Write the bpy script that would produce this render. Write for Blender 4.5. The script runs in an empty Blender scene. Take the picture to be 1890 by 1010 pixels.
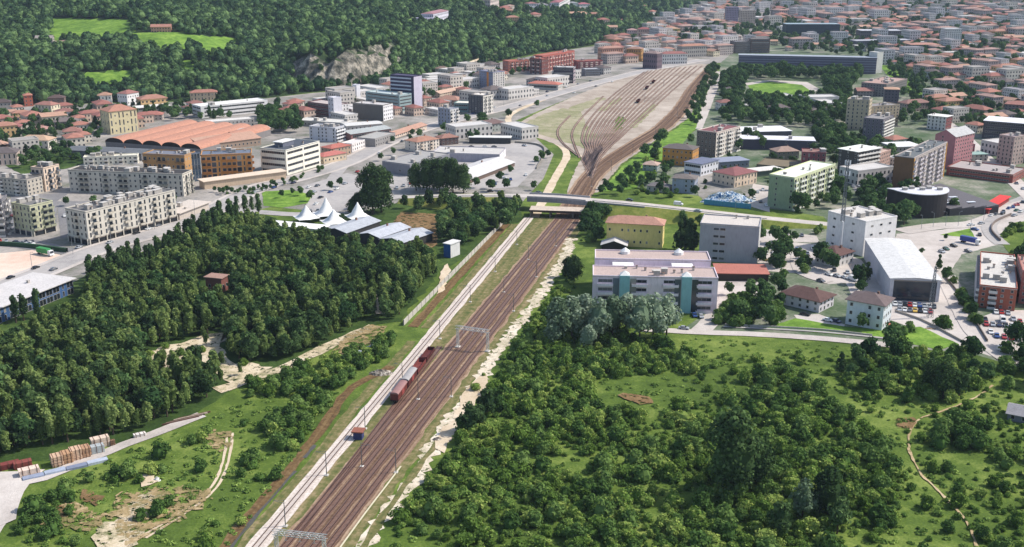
import bpy, bmesh, math, random
import numpy as np
from mathutils import Vector, Matrix

# ------------------------------------------------------------ camera, sky, sun, exposure
SC = bpy.context.scene
COL = SC.collection
FPX, CX, CY, HCAM = 2000.0, 945.0, 505.0, 150.0
PITCH = math.radians(17.1)
SP, CP = math.sin(PITCH), math.cos(PITCH)
cam_d = bpy.data.cameras.new("camera")
cam_d.sensor_width = 36.0
cam_d.lens = 36.0 * FPX / 1890.0
cam_d.clip_start = 1.0
cam_d.clip_end = 30000.0
cam = bpy.data.objects.new("camera", cam_d)
cam.location = (0, 0, HCAM)
cam.rotation_euler = (math.radians(90) - PITCH, 0, 0)
COL.objects.link(cam)
SC.camera = cam

SUN_EL, SUN_AZ = math.radians(47), math.radians(80)      # azimuth clockwise from +Y
world = bpy.data.worlds.new("World")
SC.world = world
world.use_nodes = True
wn = world.node_tree
sky = wn.nodes.new("ShaderNodeTexSky")
sky.sky_type = 'NISHITA'
sky.sun_disc = False
sky.sun_elevation = SUN_EL
sky.sun_rotation = SUN_AZ
sky.air_density = 1.0
sky.dust_density = 1.5
bg = wn.nodes["Background"]
wn.links.new(sky.outputs[0], bg.inputs[0])
bg.inputs[1].default_value = 0.15
sl = bpy.data.lights.new("sun", 'SUN')
sl.energy = 3.9
sl.angle = math.radians(0.5)
sl.color = (1.0, 0.95, 0.88)
sun = bpy.data.objects.new("sun", sl)
sd = Vector((math.sin(SUN_AZ) * math.cos(SUN_EL), math.cos(SUN_AZ) * math.cos(SUN_EL), math.sin(SUN_EL)))
sun.rotation_euler = sd.to_track_quat('Z', 'Y').to_euler()
sun.location = (300, 300, 600)
COL.objects.link(sun)
SC.view_settings.view_transform = 'Standard'
SC.view_settings.look = 'None'
SC.view_settings.gamma = 1.0
SC.view_settings.exposure = 0.35
try:
    SC.cycles.max_bounces = 5
    SC.cycles.diffuse_bounces = 3
    SC.cycles.glossy_bounces = 2
    SC.cycles.transparent_max_bounces = 4
    SC.cycles.transmission_bounces = 2
    SC.cycles.volume_bounces = 0
except Exception:
    pass

# ------------------------------------------------------------ helpers: picture -> place
def G(x, y, z=0.0):
    """point on the plane at height z seen at a pixel of the 1890x1010 photograph"""
    v = (y - CY) / FPX
    d = (HCAM - z) / (SP + v * CP)
    return Vector(((x - CX) / FPX * d, d * (CP - v * SP), z))

def PROJ(X, Y, Z):
    Z = Z - HCAM
    f = Y * CP - Z * SP
    d = -Y * SP - Z * CP
    return CX + FPX * X / f, CY + FPX * d / f

def PXM(x, y):
    v = (y - CY) / FPX
    return FPX * (SP + v * CP) / HCAM

def HZ(x, y, ytop):
    """height of a point straight above the ground pixel (x, y) seen at row ytop"""
    p = G(x, y)
    v = (ytop - CY) / FPX
    t = p.y / (CP - v * SP)
    return HCAM - t * (SP + v * CP)

FOOT = [G(a, b) for a, b in [(-700, 208), (0, 196), (150, 192), (330, 188), (480, 183), (575, 172), (700, 162),
        (800, 140), (905, 118), (1000, 100), (1100, 84), (1180, 58), (1260, 25), (1330, 2)]]
FX = np.array([p.x for p in FOOT]); FY = np.array([p.y for p in FOOT])
HILLPOLY = [(p.x, p.y) for p in FOOT] + [(400, 9000), (-9000, 9000), (-9000, FOOT[0].y)]

def inpoly(x, y, poly):
    x = np.asarray(x, float); y = np.asarray(y, float)
    c = np.zeros(x.shape, bool)
    n = len(poly)
    j = n - 1
    for i in range(n):
        xi, yi = poly[i][0], poly[i][1]
        xj, yj = poly[j][0], poly[j][1]
        t = ((yi > y) != (yj > y)) & (x < (xj - xi) * (y - yi) / ((yj - yi) or 1e-9) + xi)
        c ^= t
        j = i
    return c

def polydist(x, y, PX, PY):
    x = np.asarray(x, float); y = np.asarray(y, float)
    best = np.full(x.shape, 1e9)
    for i in range(len(PX) - 1):
        ax, ay, bx, by = PX[i], PY[i], PX[i + 1], PY[i + 1]
        dx, dy = bx - ax, by - ay
        t = np.clip(((x - ax) * dx + (y - ay) * dy) / (dx * dx + dy * dy), 0, 1)
        best = np.minimum(best, np.hypot(x - ax - t * dx, y - ay - t * dy))
    return best

CL = [G(a, b) for a, b in [(470, 150), (520, 160), (575, 166), (622, 164), (665, 161), (712, 150), (740, 138)]]
CLX = np.array([p.x for p in CL]); CLY = np.array([p.y for p in CL])
CLIFFPOLY = [(p.x, p.y) for p in CL] + [(CL[-1].x + 20, CL[-1].y + 500), (CL[0].x - 60, CL[0].y + 500)]

def terrain(x, y):
    x = np.asarray(x, float); y = np.asarray(y, float)
    d = polydist(x, y, FX, FY)
    d = np.where(inpoly(x, y, HILLPOLY), d, 0.0)
    h = 175 * (1 - np.exp(-d * 0.215 / 175)) * np.clip(d / 40, 0, 1) ** 0.5
    h = h + np.clip(d / 120, 0, 1) * (7 * np.sin(x / 83 + 0.7) * np.cos(y / 97) + 4 * np.sin(x / 37 + y / 51))
    dc = polydist(x, y, CLX, CLY)
    dc = np.where(inpoly(x, y, CLIFFPOLY), dc, 0.0)
    mid = (CL[2] + CL[4]) * 0.5
    fade = np.exp(-((x - mid.x) / 52) ** 4) * np.exp(-(np.clip(y - mid.y, 0, None) / 230) ** 2)
    jag = 1 + 0.45 * np.sin(x / 9.1) + 0.4 * np.sin(x / 4.2 + y / 6)
    h = h + (30 + 6 * np.sin(x / 13 + 1) + 4 * np.sin(x / 5)) * fade * np.clip(dc / (14 * jag), 0, 1)
    return np.where(d > 0, h, 0.0)

def GH(x, y):
    v = (y - CY) / FPX
    D = np.arange(350, 4200, 2.0)
    X = (x - CX) / FPX * D; Y = D * (CP - v * SP); Z = HCAM - D * (SP + v * CP)
    t = terrain(X, Y)
    k = np.argmax(Z <= t + 0.01)
    return Vector((X[k], Y[k], float(t[k])))

# ------------------------------------------------------------ helpers: materials
def lin(h):
    if isinstance(h, str):
        h = h.lstrip('#'); h = [int(h[i:i + 2], 16) / 255 for i in (0, 2, 4)]
    return tuple(((c / 12.92) if c <= 0.04045 else ((c + 0.055) / 1.055) ** 2.4) for c in h)

MATS = {}
class NT:
    def __init__(s, name):
        s.m = bpy.data.materials.new(name); s.m.use_nodes = True
        s.t = s.m.node_tree; s.b = s.t.nodes["Principled BSDF"]
        s.b.inputs["Specular IOR Level"].default_value = 0.25
    def n(s, typ, **kw):
        nd = s.t.nodes.new(typ)
        for k, v in kw.items(): setattr(nd, k, v)
        return nd
    def l(s, a, b): s.t.links.new(a, b)
    def noise(s, vec, scale, detail=3, rough=0.55):
        nd = s.n("ShaderNodeTexNoise"); nd.inputs["Scale"].default_value = scale
        nd.inputs["Detail"].default_value = detail; nd.inputs["Roughness"].default_value = rough
        if vec is not None: s.l(vec, nd.inputs["Vector"])
        return nd.outputs["Fac"]
    def ramp(s, fac, stops):
        nd = s.n("ShaderNodeValToRGB")
        el = nd.color_ramp.elements
        while len(el) < len(stops): el.new(0.5)
        for e, (p, c) in zip(el, stops):
            e.position = p; e.color = (*c, 1)
        s.l(fac, nd.inputs[0]); return nd.outputs[0]
    def mix(s, fac, a, b, mode='MIX'):
        nd = s.n("ShaderNodeMix", data_type='RGBA', blend_type=mode)
        for sock, v in ((nd.inputs[0], fac), (nd.inputs[6], a), (nd.inputs[7], b)):
            if isinstance(v, (int, float)): sock.default_value = v
            elif isinstance(v, tuple): sock.default_value = (*v, 1)
            else: s.l(v, sock)
        return nd.outputs[2]
    def math(s, op, a, b=0.0, c=None):
        nd = s.n("ShaderNodeMath", operation=op)
        for sock, v in zip(nd.inputs, (a, b, c)):
            if v is None: continue
            if isinstance(v, (int, float)): sock.default_value = v
            else: s.l(v, sock)
        return nd.outputs[0]
    def pos(s): return s.n("ShaderNodeNewGeometry").outputs["Position"]
    def objc(s): return s.n("ShaderNodeTexCoord").outputs["Object"]
    def uv(s): return s.n("ShaderNodeTexCoord").outputs["UV"]
    def scale(s, vec, v):
        nd = s.n("ShaderNodeMapping"); nd.inputs["Scale"].default_value = v
        s.l(vec, nd.inputs["Vector"]); return nd.outputs[0]
    def base(s, c): s.l(c, s.b.inputs["Base Color"])

def hexmul(c, k): return tuple(min(1, x * k) for x in c)

def plain(col, rough=0.75, var=0.13, sc=0.25, metal=0.0):
    """painted / plastered / metal surface with weathering blotches"""
    key = ('p', col, rough, var, sc, metal)
    if key in MATS: return MATS[key]
    t = NT("surface_" + str(col).lstrip('#'))
    c = lin(col)
    f = t.noise(t.objc(), sc, 4); g = t.noise(t.scale(t.objc(), (1.3, 1.3, .35)), 1.1, 3)
    a = t.ramp(f, [(0.3, hexmul(c, 1 - var)), (0.7, hexmul(c, 1 + var * .5))])
    t.base(t.mix(0.5 * var / .16, a, t.ramp(g, [(0.35, hexmul(c, .72)), (0.55, c)]))) if var > .05 else t.base(a)
    t.b.inputs["Roughness"].default_value = rough
    t.b.inputs["Metallic"].default_value = metal
    MATS[key] = t.m
    return t.m

def winwall(col, glass='#2c3138', pu=3.0, pv=3.0, ww=.42, wh=.45):
    """distant wall whose UV is in metres: plaster with a regular run of window openings"""
    key = ('w', col, glass, pu, pv, ww, wh)
    if key in MATS: return MATS[key]
    t = NT("wall_" + str(col).lstrip('#'))
    c = lin(col)
    sx = t.n("ShaderNodeSeparateXYZ"); t.l(t.uv(), sx.inputs[0])
    fu = t.math('FRACT', t.math('DIVIDE', sx.outputs[0], pu)); fv = t.math('FRACT', t.math('DIVIDE', sx.outputs[1], pv))
    iu = t.math('LESS_THAN', t.math('ABSOLUTE', t.math('SUBTRACT', fu, .5)), ww / 2)
    iv = t.math('LESS_THAN', t.math('ABSOLUTE', t.math('SUBTRACT', fv, .55)), wh / 2)
    m = t.math('MULTIPLY', iu, iv)
    f = t.noise(t.objc(), .2, 4)
    a = t.ramp(f, [(0.3, hexmul(c, .8)), (0.7, hexmul(c, 1.05))])
    t.base(t.mix(m, a, lin(glass)))
    MATS[key] = t.m
    return t.m

def tiles(col, var=.3):
    key = ('t', col, var)
    if key in MATS: return MATS[key]
    t = NT("roof_tiles_" + str(col).lstrip('#')); c = lin(col)
    g_ = .3 * c[0] + .59 * c[1] + .11 * c[2]; c = tuple(.92 * (.62 * x + .38 * g_) for x in c)
    f = t.noise(t.objc(), .5, 5, .65); g = t.noise(t.objc(), 3.0, 2)
    a = t.ramp(f, [(.3, hexmul(c, 1 - var)), (.5, c), (.75, hexmul(c, 1 + var * .7))])
    t.base(t.mix(.35, a, t.ramp(g, [(.35, hexmul(c, .55)), (.6, hexmul(c, 1.15))])))
    t.b.inputs["Roughness"].default_value = .9
    MATS[key] = t.m
    return t.m

def glassm(col='#1d2630', rough=.15):
    key = ('g', col)
    if key in MATS: return MATS[key]
    t = NT("window_glass_" + str(col).lstrip('#')); c = lin(col)
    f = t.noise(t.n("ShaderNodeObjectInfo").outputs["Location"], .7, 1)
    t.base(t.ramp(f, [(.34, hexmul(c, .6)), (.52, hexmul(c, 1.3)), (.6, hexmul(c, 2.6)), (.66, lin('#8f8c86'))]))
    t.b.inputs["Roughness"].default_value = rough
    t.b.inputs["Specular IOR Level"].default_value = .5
    MATS[key] = t.m
    return t.m

def ground(name, cols, s1=.02, s2=.2, s3=1.6, rough=.95, holes=0.0):
    """natural ground: broad, middle and fine noise through a three-colour ramp"""
    t = NT(name); p = t.pos()
    c = [lin(x) for x in cols]
    a = t.noise(p, s1, 4, .6); b = t.noise(p, s2, 5, .65); d = t.noise(p, s3, 3, .6)
    f = t.math('ADD', t.math('MULTIPLY', a, .46), t.math('ADD', t.math('MULTIPLY', b, .34), t.math('MULTIPLY', d, .20)))
    t.base(t.ramp(f, [(s, x) for s, x in zip((.36, .5, .64), c)]))
    t.b.inputs["Roughness"].default_value = rough
    t.b.inputs["Specular IOR Level"].default_value = .1
    bmp = t.n("ShaderNodeBump"); bmp.inputs["Strength"].default_value = .5; bmp.inputs["Distance"].default_value = .3
    t.l(d, bmp.inputs["Height"]); t.l(bmp.outputs[0], t.b.inputs["Normal"])
    if holes:
        # broken cover: grass grows through where the sand is thin
        hn = t.noise(p, .42, 5, .7); mr = t.n("ShaderNodeMapRange"); mr.inputs[1].default_value = holes - .02; mr.inputs[2].default_value = holes + .02
        t.l(hn, mr.inputs[0]); t.l(mr.outputs[0], t.b.inputs["Alpha"])
    return t.m

def streaks(name, cols, su=1.6, sv=.03, fine=1.5, mixf=.5):
    """strip whose UV is (metres across, metres along): long streaks and grain"""
    t = NT(name); c = [lin(x) for x in cols]
    u = t.scale(t.uv(), (su, sv, 1))
    a = t.noise(u, 1.0, 4, .6); g = t.noise(t.pos(), fine, 3, .7)
    f = t.math('ADD', t.math('MULTIPLY', a, 1 - mixf), t.math('MULTIPLY', g, mixf))
    t.base(t.ramp(f, [(p, x) for p, x in zip((.36, .5, .64), c)]))
    t.b.inputs["Roughness"].default_value = .95
    t.b.inputs["Specular IOR Level"].default_value = .1
    return t.m

# ------------------------------------------------------------ helpers: meshes and things
class MB:
    def __init__(s): s.v = []; s.f = []; s.mi = []; s.uv = []; s.hasuv = False
    def face(s, pts, mi=0, uv=None):
        i = len(s.v); s.v.extend([tuple(p) for p in pts]); s.f.append(tuple(range(i, i + len(pts)))); s.mi.append(mi)
        s.uv.extend(uv if uv else [(0, 0)] * len(pts)); s.hasuv = s.hasuv or uv is not None
    def box(s, x0, x1, y0, y1, z0, z1, mi=0, top=None, bottom=True):
        """closed box sharing vertices; walls carry metre UVs"""
        i = len(s.v)
        s.v.extend([(x0, y0, z0), (x1, y0, z0), (x1, y1, z0), (x0, y1, z0), (x0, y0, z1), (x1, y0, z1), (x1, y1, z1), (x0, y1, z1)])
        fs = [((0, 1, 5, 4), x1 - x0), ((1, 2, 6, 5), y1 - y0), ((2, 3, 7, 6), x1 - x0), ((3, 0, 4, 7), y1 - y0)]
        for q, w in fs:
            s.f.append(tuple(i + k for k in q)); s.mi.append(mi); h = z1 - z0
            s.uv.extend([(0, 0), (w, 0), (w, h), (0, h)])
        s.f.append((i + 4, i + 5, i + 6, i + 7)); s.mi.append(mi if top is None else top); s.uv.extend([(.01, .01)] * 4)
        if bottom:
            s.f.append((i + 3, i + 2, i + 1, i)); s.mi.append(mi); s.uv.extend([(.01, .01)] * 4)
        s.hasuv = True
    def bar(s, a, b, r, n=6, mi=0, r2=None):
        a = Vector(a); b = Vector(b); d = (b - a).normalized()
        u = d.orthogonal().normalized(); w = d.cross(u); i = len(s.v); r2 = r if r2 is None else r2
        for p, rr in ((a, r), (b, r2)):
            for k in range(n):
                t = 2 * math.pi * k / n
                s.v.append(tuple(p + u * (rr * math.cos(t)) + w * (rr * math.sin(t))))
        for k in range(n):
            s.f.append((i + k, i + (k + 1) % n, i + n + (k + 1) % n, i + n + k)); s.mi.append(mi); s.uv.extend([(0, 0)] * 4)
        s.f.append(tuple(i + n + k for k in range(n))); s.mi.append(mi); s.uv.extend([(0, 0)] * n)
        s.f.append(tuple(i + n - 1 - k for k in range(n))); s.mi.append(mi); s.uv.extend([(0, 0)] * n)
    def mesh(s, name, mats):
        me = bpy.data.meshes.new(name)
        me.from_pydata(s.v, [], s.f)
        for m in (mats if isinstance(mats, (list, tuple)) else [mats]): me.materials.append(m)
        me.polygons.foreach_set("material_index", s.mi)
        if s.hasuv:
            ul = me.uv_layers.new(name="UVMap")
            ul.data.foreach_set("uv", np.array(s.uv, dtype=np.float32).ravel())
        me.update()
        return me
    def build(s, name, mats, parent=None, loc=None):
        o = bpy.data.objects.new(name, s.mesh(name, mats)); COL.objects.link(o)
        if parent is not None: o.parent = parent
        if loc is not None: o.location = loc
        return o

def tag(o, label=None, cat=None, group=None, kind=None):
    if label: o['label'] = label
    if cat: o['category'] = cat
    if group: o['group'] = group
    if kind: o['kind'] = kind
    return o

def empty(name, loc, rz=0.0):
    o = bpy.data.objects.new(name, None); COL.objects.link(o)
    o.location = loc; o.rotation_euler = (0, 0, rz); o.empty_display_size = 1
    return o

def thing(name, label, cat, loc, rz=0.0, group=None):
    return tag(empty(name, loc, rz), label, cat, group)

def dup(o, parent=None):
    c = o.copy(); COL.objects.link(c)
    if parent is not None: c.parent = parent
    for ch in o.children: dup(ch, c)
    return c

def structure(o): o['kind'] = 'structure'; return o
RNG = random.Random(7)

def densify(pts, step):
    out = []
    for i in range(len(pts)):
        a = Vector(pts[i]); b = Vector(pts[(i + 1) % len(pts)])
        n = max(1, int((b - a).length / step))
        for k in range(n): out.append(a.lerp(b, k / n))
    return out

LAYER = [0]
def sheet(name, px, z, mat, jit=0.0, step=4.0, zone_kind='structure', seed=1):
    LAYER[0] += 1; z += .0035 * LAYER[0]
    pts = [G(a, b) for a, b in px]
    if jit:
        r = random.Random(seed + len(px)); pts = densify(pts, step)
        pts = [p + Vector((r.uniform(-jit, jit), r.uniform(-jit, jit), 0)) for p in pts]
    bm = bmesh.new()
    f = bm.faces.new([bm.verts.new((p.x, p.y, z)) for p in pts])
    bm.normal_update()
    if f.normal.z < 0: f.normal_flip()
    bmesh.ops.triangulate(bm, faces=[f])
    me = bpy.data.meshes.new(name); bm.to_mesh(me); bm.free(); me.materials.append(mat)
    o = bpy.data.objects.new(name, me); COL.objects.link(o); o['kind'] = zone_kind
    return o

def smooth_path(pts, step=6.0):
    """Catmull-Rom through world points"""
    P = [Vector(p) for p in pts]; out = []
    for i in range(len(P) - 1):
        p0 = P[max(i - 1, 0)]; p1 = P[i]; p2 = P[i + 1]; p3 = P[min(i + 2, len(P) - 1)]
        n = max(2, int((p2 - p1).length / step))
        for k in range(n):
            t = k / n
            out.append(.5 * ((2 * p1) + (p2 - p0) * t + (2 * p0 - 5 * p1 + 4 * p2 - p3) * t * t + (3 * p1 - p0 - 3 * p2 + p3) * t ** 3))
    out.append(P[-1]); return out

def ribbon(mb, path, w0, w1, mi=0, jit=0.0, seed=3, zz=None):
    """strip between offsets w0..w1 (metres to the right of travel) along a world path"""
    r = random.Random(seed); n = len(path); L = 0; prev = None
    base = len(mb.v); uvs = []
    for i, p in enumerate(path):
        d = (path[min(i + 1, n - 1)] - path[max(i - 1, 0)]); d.z = 0; d.normalize()
        nr = Vector((d.y, -d.x, 0))
        if i: L += (p - path[i - 1]).length
        a = w0 + r.uniform(-jit, jit); b = w1 + r.uniform(-jit, jit)
        for w in (a, b):
            q = p + nr * w
            mb.v.append((q.x, q.y, q.z if zz is None else zz)); uvs.append((w, L))
    for i in range(n - 1):
        k = base + 2 * i
        mb.f.append((k, k + 1, k + 3, k + 2)); mb.mi.append(mi)
        mb.uv.extend([uvs[2 * i], uvs[2 * i + 1], uvs[2 * i + 3], uvs[2 * i + 2]])
    mb.hasuv = True

def strip(name, px, width, z, mat, jit=0.0, step=5.0, smooth=True):
    pts = [G(a, b) for a, b in px]
    path = smooth_path(pts, step) if smooth else pts
    LAYER[0] += 1; z += .0035 * LAYER[0] - .1
    mb = MB(); ribbon(mb, path, -width / 2, width / 2, 0, jit, zz=z)
    return structure(mb.build(name, mat))
# ------------------------------------------------------------ the ground
M_GRASS = ground("meadow_grass", ['#35471f', '#55692b', '#86924a'], .022, .14, 1.2)
M_LAWN = ground("lawn_grass", ['#4a6626', '#668634', '#8aa448'], .05, .2, 1.0)
M_DRYGRASS = ground("dry_grass", ['#6f7747', '#949070', '#b5a892'], .03, .15, 1.0, holes=.4)
M_WOODFLOOR = ground("wood_floor", ['#26371a', '#374b22', '#566a34'], .04, .2, 1.0)
M_HILL = ground("hillside_scrub", ['#1b2a17', '#2a4020', '#3f5a2a'], .01, .08, .5)
M_CITY = ground("city_paving", ['#535c44', '#8b8680', '#b3aba2'], .02, .07, .6)
M_CITYGREEN = ground("garden_paving", ['#35512a', '#66705a', '#a59d93'], .02, .07, .6)
M_YARDPALE = ground("pale_concrete", ['#a39b93', '#bab1a9', '#c9c1b9'], .03, .2, 1.5)
M_ASPH = ground("worn_asphalt", ['#8f8b89', '#a5a09c', '#b4aea8'], .03, .25, 1.5)
M_ASPHD = ground("dark_asphalt", ['#6c6b6d', '#7d7b7b', '#908d8b'], .03, .25, 1.5)
M_SAND = ground("bare_sand", ['#b39f83', '#cbb99f', '#dccfba'], .05, .3, 1.8)
M_SANDLOT = ground("sandy_lot", ['#c9ab97', '#d8bfad', '#e2cfc0'], .03, .2, 1.6)
M_PATCHY = ground("patchy_sand", ['#5c6436', '#c3b396', '#ded2bd'], .06, .35, 1.8, holes=.42)
M_PATH = ground("trodden_path", ['#7d6f4a', '#b09a76', '#c9b896'], .06, .35, 1.8, holes=.38)
M_PALERUB = ground("pale_rubble", ['#8f8a68', '#cdbfa8', '#e4dbca'], .06, .35, 1.8, holes=.43)
M_PATCHYD = ground("patchy_dirt", ['#4e5a2c', '#9a8560', '#cdb995'], .06, .3, 1.8, holes=.48)
M_DIRT = ground("brown_dirt", ['#5d4a33', '#7a6243', '#937a58'], .05, .3, 1.8, holes=.44)
M_WHITEBAL = streaks("white_ballast", ['#aa9c8f', '#cabdb1', '#dcd2c8'], 1.5, .02, 1.3, .6)
M_BROWNBAL = streaks("brown_ballast", ['#4a392d', '#6f5846', '#937a66'], .8, .006, .9, .35)
M_TANBAL = streaks("tan_ballast", ['#6b5140', '#927a64', '#b59d84'], .8, .006, .7, .35)
M_YARDBED = ground("yard_track_bed", ['#745d4f', '#917a6b', '#ad9787'], .03, .2, 1.0)
M_YARD = ground("rail_yard_gravel", ['#857769', '#a79a8c', '#beb2a4'], .02, .1, .8)
M_MIDSTRIP = streaks("trackside_weeds", ['#44542a', '#6d6a42', '#9a8767'], .35, .015, .4, .5)
M_MUD = streaks("mud_bank", ['#4a3a2a', '#6b5539', '#877250'], .5, .02, .6, .5)
M_RAIL = plain('#4a362e', .45, .1, .2)

mb = MB()
gx = np.linspace(-3600, 3600, 25); gy = np.linspace(-300, 6600, 25)
for a in range(24):
    for b in range(24):
        mb.face([(gx[a], gy[b], 0), (gx[a + 1], gy[b], 0), (gx[a + 1], gy[b + 1], 0), (gx[a], gy[b + 1], 0)])
bm = bmesh.new(); me = mb.mesh("ground", M_GRASS); bm.from_mesh(me); bmesh.ops.remove_doubles(bm, verts=bm.verts, dist=.01)
bm.to_mesh(me); bm.free()
g0 = bpy.data.objects.new("ground", me); COL.objects.link(g0); structure(g0)

# the hill behind the town, with its meadows and the bare quarry face
def make_hill():
    x = np.arange(-1150, 900, 9.0); y = np.arange(880, 3600, 9.0)
    X, Y = np.meshgrid(x, y, indexing='ij'); Z = terrain(X, Y)
    ins = Z > 0
    PX, PY = PROJ(X, Y, Z)
    ok = ins | np.roll(ins, 1, 0) | np.roll(ins, -1, 0) | np.roll(ins, 1, 1) | np.roll(ins, -1, 1)
    view = (PX > -400) & (PX < 2000) & (PY > -700)
    ok &= view
    idx = -np.ones(X.shape, int); idx[ok] = np.arange(ok.sum())
    V = np.stack([X[ok], Y[ok], np.where(ins, Z, -1.0)[ok]], 1)
    q = ok[:-1, :-1] & ok[1:, :-1] & ok[1:, 1:] & ok[:-1, 1:]
    F = np.stack([idx[:-1, :-1][q], idx[1:, :-1][q], idx[1:, 1:][q], idx[:-1, 1:][q]], 1)
    me = bpy.data.meshes.new("hill"); me.from_pydata(V.tolist(), [], F.tolist())
    t = NT("hill_ground"); p = t.pos()
    # bare rock shows wherever the slope is steep; elsewhere scrub
    nz = t.n("ShaderNodeSeparateXYZ"); t.l(t.n("ShaderNodeNewGeometry").outputs["True Normal"], nz.inputs[0])
    s = t.n("ShaderNodeMapRange"); s.inputs[1].default_value = .80; s.inputs[2].default_value = .68
    t.l(nz.outputs[2], s.inputs[0])
    rock = t.ramp(t.noise(p, .12, 6, .7), [(.36, lin('#2f332c')), (.5, lin('#6f6b5f')), (.64, lin('#b8ae9d'))])
    grn = t.ramp(t.noise(p, .05, 5), [(.3, lin('#1c2c17')), (.6, lin('#33491f')), (.75, lin('#5a6a35'))])
    t.base(t.mix(s.outputs[0], grn, rock)); t.b.inputs["Roughness"].default_value = .95
    b = t.n("ShaderNodeBump"); b.inputs["Strength"].default_value = 1; b.inputs["Distance"].default_value = 3
    t.l(t.noise(p, .25, 5, .7), b.inputs["Height"]); t.l(b.outputs[0], t.b.inputs["Normal"])
    me.materials.append(t.m); me.materials.append(M_LAWN)
    cx = V[F].mean(1); px, py = PROJ(cx[:, 0], cx[:, 1], cx[:, 2])
    mi = np.zeros(len(F), int)
    for poly in HILLMEADOWS: mi[inpoly(px, py, poly)] = 1
    me.polygons.foreach_set("material_index", mi); me.update()
    o = bpy.data.objects.new("hill", me); COL.objects.link(o); structure(o)

HILLMEADOWS = [
    [(90, 34), (240, 36), (246, 70), (205, 74), (90, 78)],
    [(238, 60), (320, 58), (350, 64), (432, 70), (446, 98), (395, 102), (350, 96), (262, 94)],
    [(104, 108), (152, 104), (150, 118), (112, 118)],
    [(140, 136), (240, 130), (262, 160), (200, 168), (150, 150)],
    [(905, 12), (1000, 30), (1000, 38), (900, 20)],
    [(744, 36), (766, 32), (772, 46), (746, 46)], [(560, 48), (600, 46), (640, 52), (600, 56)], [(20, 20), (50, 14), (60, 22), (28, 30)], [(330, 120), (352, 110), (366, 140), (350, 150)],
]
make_hill()
def hill_road(px, w, mat):
    P = smooth_path([GH(*q) for q in px], 5); mb = MB(); n = len(P)
    for i, p in enumerate(P):
        d = P[min(i + 1, n - 1)] - P[max(i - 1, 0)]; d.z = 0; d.normalize(); r = Vector((d.y, -d.x, 0))
        for s_ in (-1, 1): q = p + r * (s_ * w / 2); mb.v.append((q.x, q.y, float(terrain(q.x, q.y)) + .9))
    for i in range(n - 1): k = 2 * i; mb.f.append((k, k + 1, k + 3, k + 2)); mb.mi.append(0); mb.uv.extend([(0, 0)] * 4)
    structure(mb.build("hill_road", mat))
hill_road([(848, 140), (853, 126), (878, 115), (905, 107), (930, 100), (944, 92)], 9, M_SAND)
hill_road([(882, 73), (898, 73), (902, 82)], 10, M_YARDPALE)
hill_road([(46, -2), (56, 8), (64, 16)], 8, M_SAND)

sheet("city_ground", [(-420, 700), (0, 598), (150, 515), (262, 465), (335, 432), (430, 398), (500, 382), (640, 395), (700, 384), (770, 370),
      (965, 372), (1003, 330), (1022, 285), (990, 256), (940, 228), (1010, 198), (1085, 168), (1180, 132), (1330, 116),
      (1420, 40), (1500, -30), (1335, -30), (1330, 2), (1260, 25), (1180, 58), (1100, 84), (1000, 100), (905, 118), (800, 140), (700, 162),
      (575, 172), (480, 183), (330, 188), (150, 192), (0, 196), (-500, 206)], .02, M_CITY, .0)
sheet("city_ground", [(1330, 116), (1322, 170), (1290, 235), (1225, 290), (1170, 345), (1290, 362), (1400, 382), (1520, 400), (1530, 412),
      (1405, 432), (1395, 480), (1420, 510), (1330, 560), (1262, 606), (1640, 640), (1790, 652), (1860, 672), (2150, 690),
      (2400, 300), (2300, -30), (1500, -30), (1420, 40)], .02, M_CITYGREEN, .0)
sheet("wood_floor", [(-300, 780), (-150, 640), (0, 600), (150, 512), (262, 466), (340, 430), (440, 385), (500, 400), (560, 430), (700, 450), (800, 455),
      (812, 505), (740, 592), (690, 600), (560, 668), (440, 712), (380, 756), (250, 812), (90, 850), (0, 862), (-200, 900)], .04, M_WOODFLOOR, 1.5)
sheet("wood_floor", [(745, 372), (960, 378), (965, 405), (900, 440), (850, 480), (815, 500), (800, 452), (700, 446), (640, 400)], .04, M_WOODFLOOR, 1.2)

# pale lots and yards
sheet("sandy_lot", [(-160, 482), (60, 462), (112, 470), (120, 486), (40, 512), (-160, 580)], .06, M_SANDLOT, .4)
sheet("concrete_yard", [(1655, 432), (1740, 424), (1850, 402), (1900, 380), (2000, 380), (1900, 440), (1830, 455), (1775, 470), (1748, 510), (1790, 600),
      (1850, 640), (1900, 655), (2000, 690), (1870, 672), (1790, 645), (1640, 590), (1580, 560), (1560, 520), (1600, 500), (1640, 480)], .06, M_YARDPALE, .2)
sheet("concrete_yard", [(1395, 440), (1510, 452), (1590, 480), (1605, 500), (1590, 520), (1530, 525), (1480, 505), (1400, 500)], .06, M_YARDPALE, .2)
sheet("concrete_yard", [(690, 342), (720, 296), (800, 272), (990, 262), (1006, 276), (990, 310), (955, 345), (900, 350), (800, 352)], .06, M_ASPH, .2)
sheet("concrete_yard", [(1325, 520), (1400, 518), (1398, 545), (1335, 575), (1310, 600), (1285, 600), (1322, 560)], .06, M_YARDPALE, .2)
sheet("concrete_yard", [(1465, 582), (1512, 580), (1560, 600), (1556, 606), (1475, 596)], .06, M_YARDPALE, .2)
sheet("concrete_yard", [(1802, 588), (1850, 572), (1980, 576), (1990, 662), (1890, 652), (1836, 640)], .06, M_YARDPALE, .2)
sheet("concrete_yard", [(1398, 422), (1508, 436), (1512, 448), (1396, 446)], .06, M_YARDPALE, .2)
sheet("courtyard", [(105, 372), (330, 372), (322, 392), (170, 432), (112, 440)], .06, M_ASPHD, .2)
sheet("courtyard", [(20, 362), (128, 356), (105, 372), (104, 425), (20, 432)], .06, M_ASPHD, .2)
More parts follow.
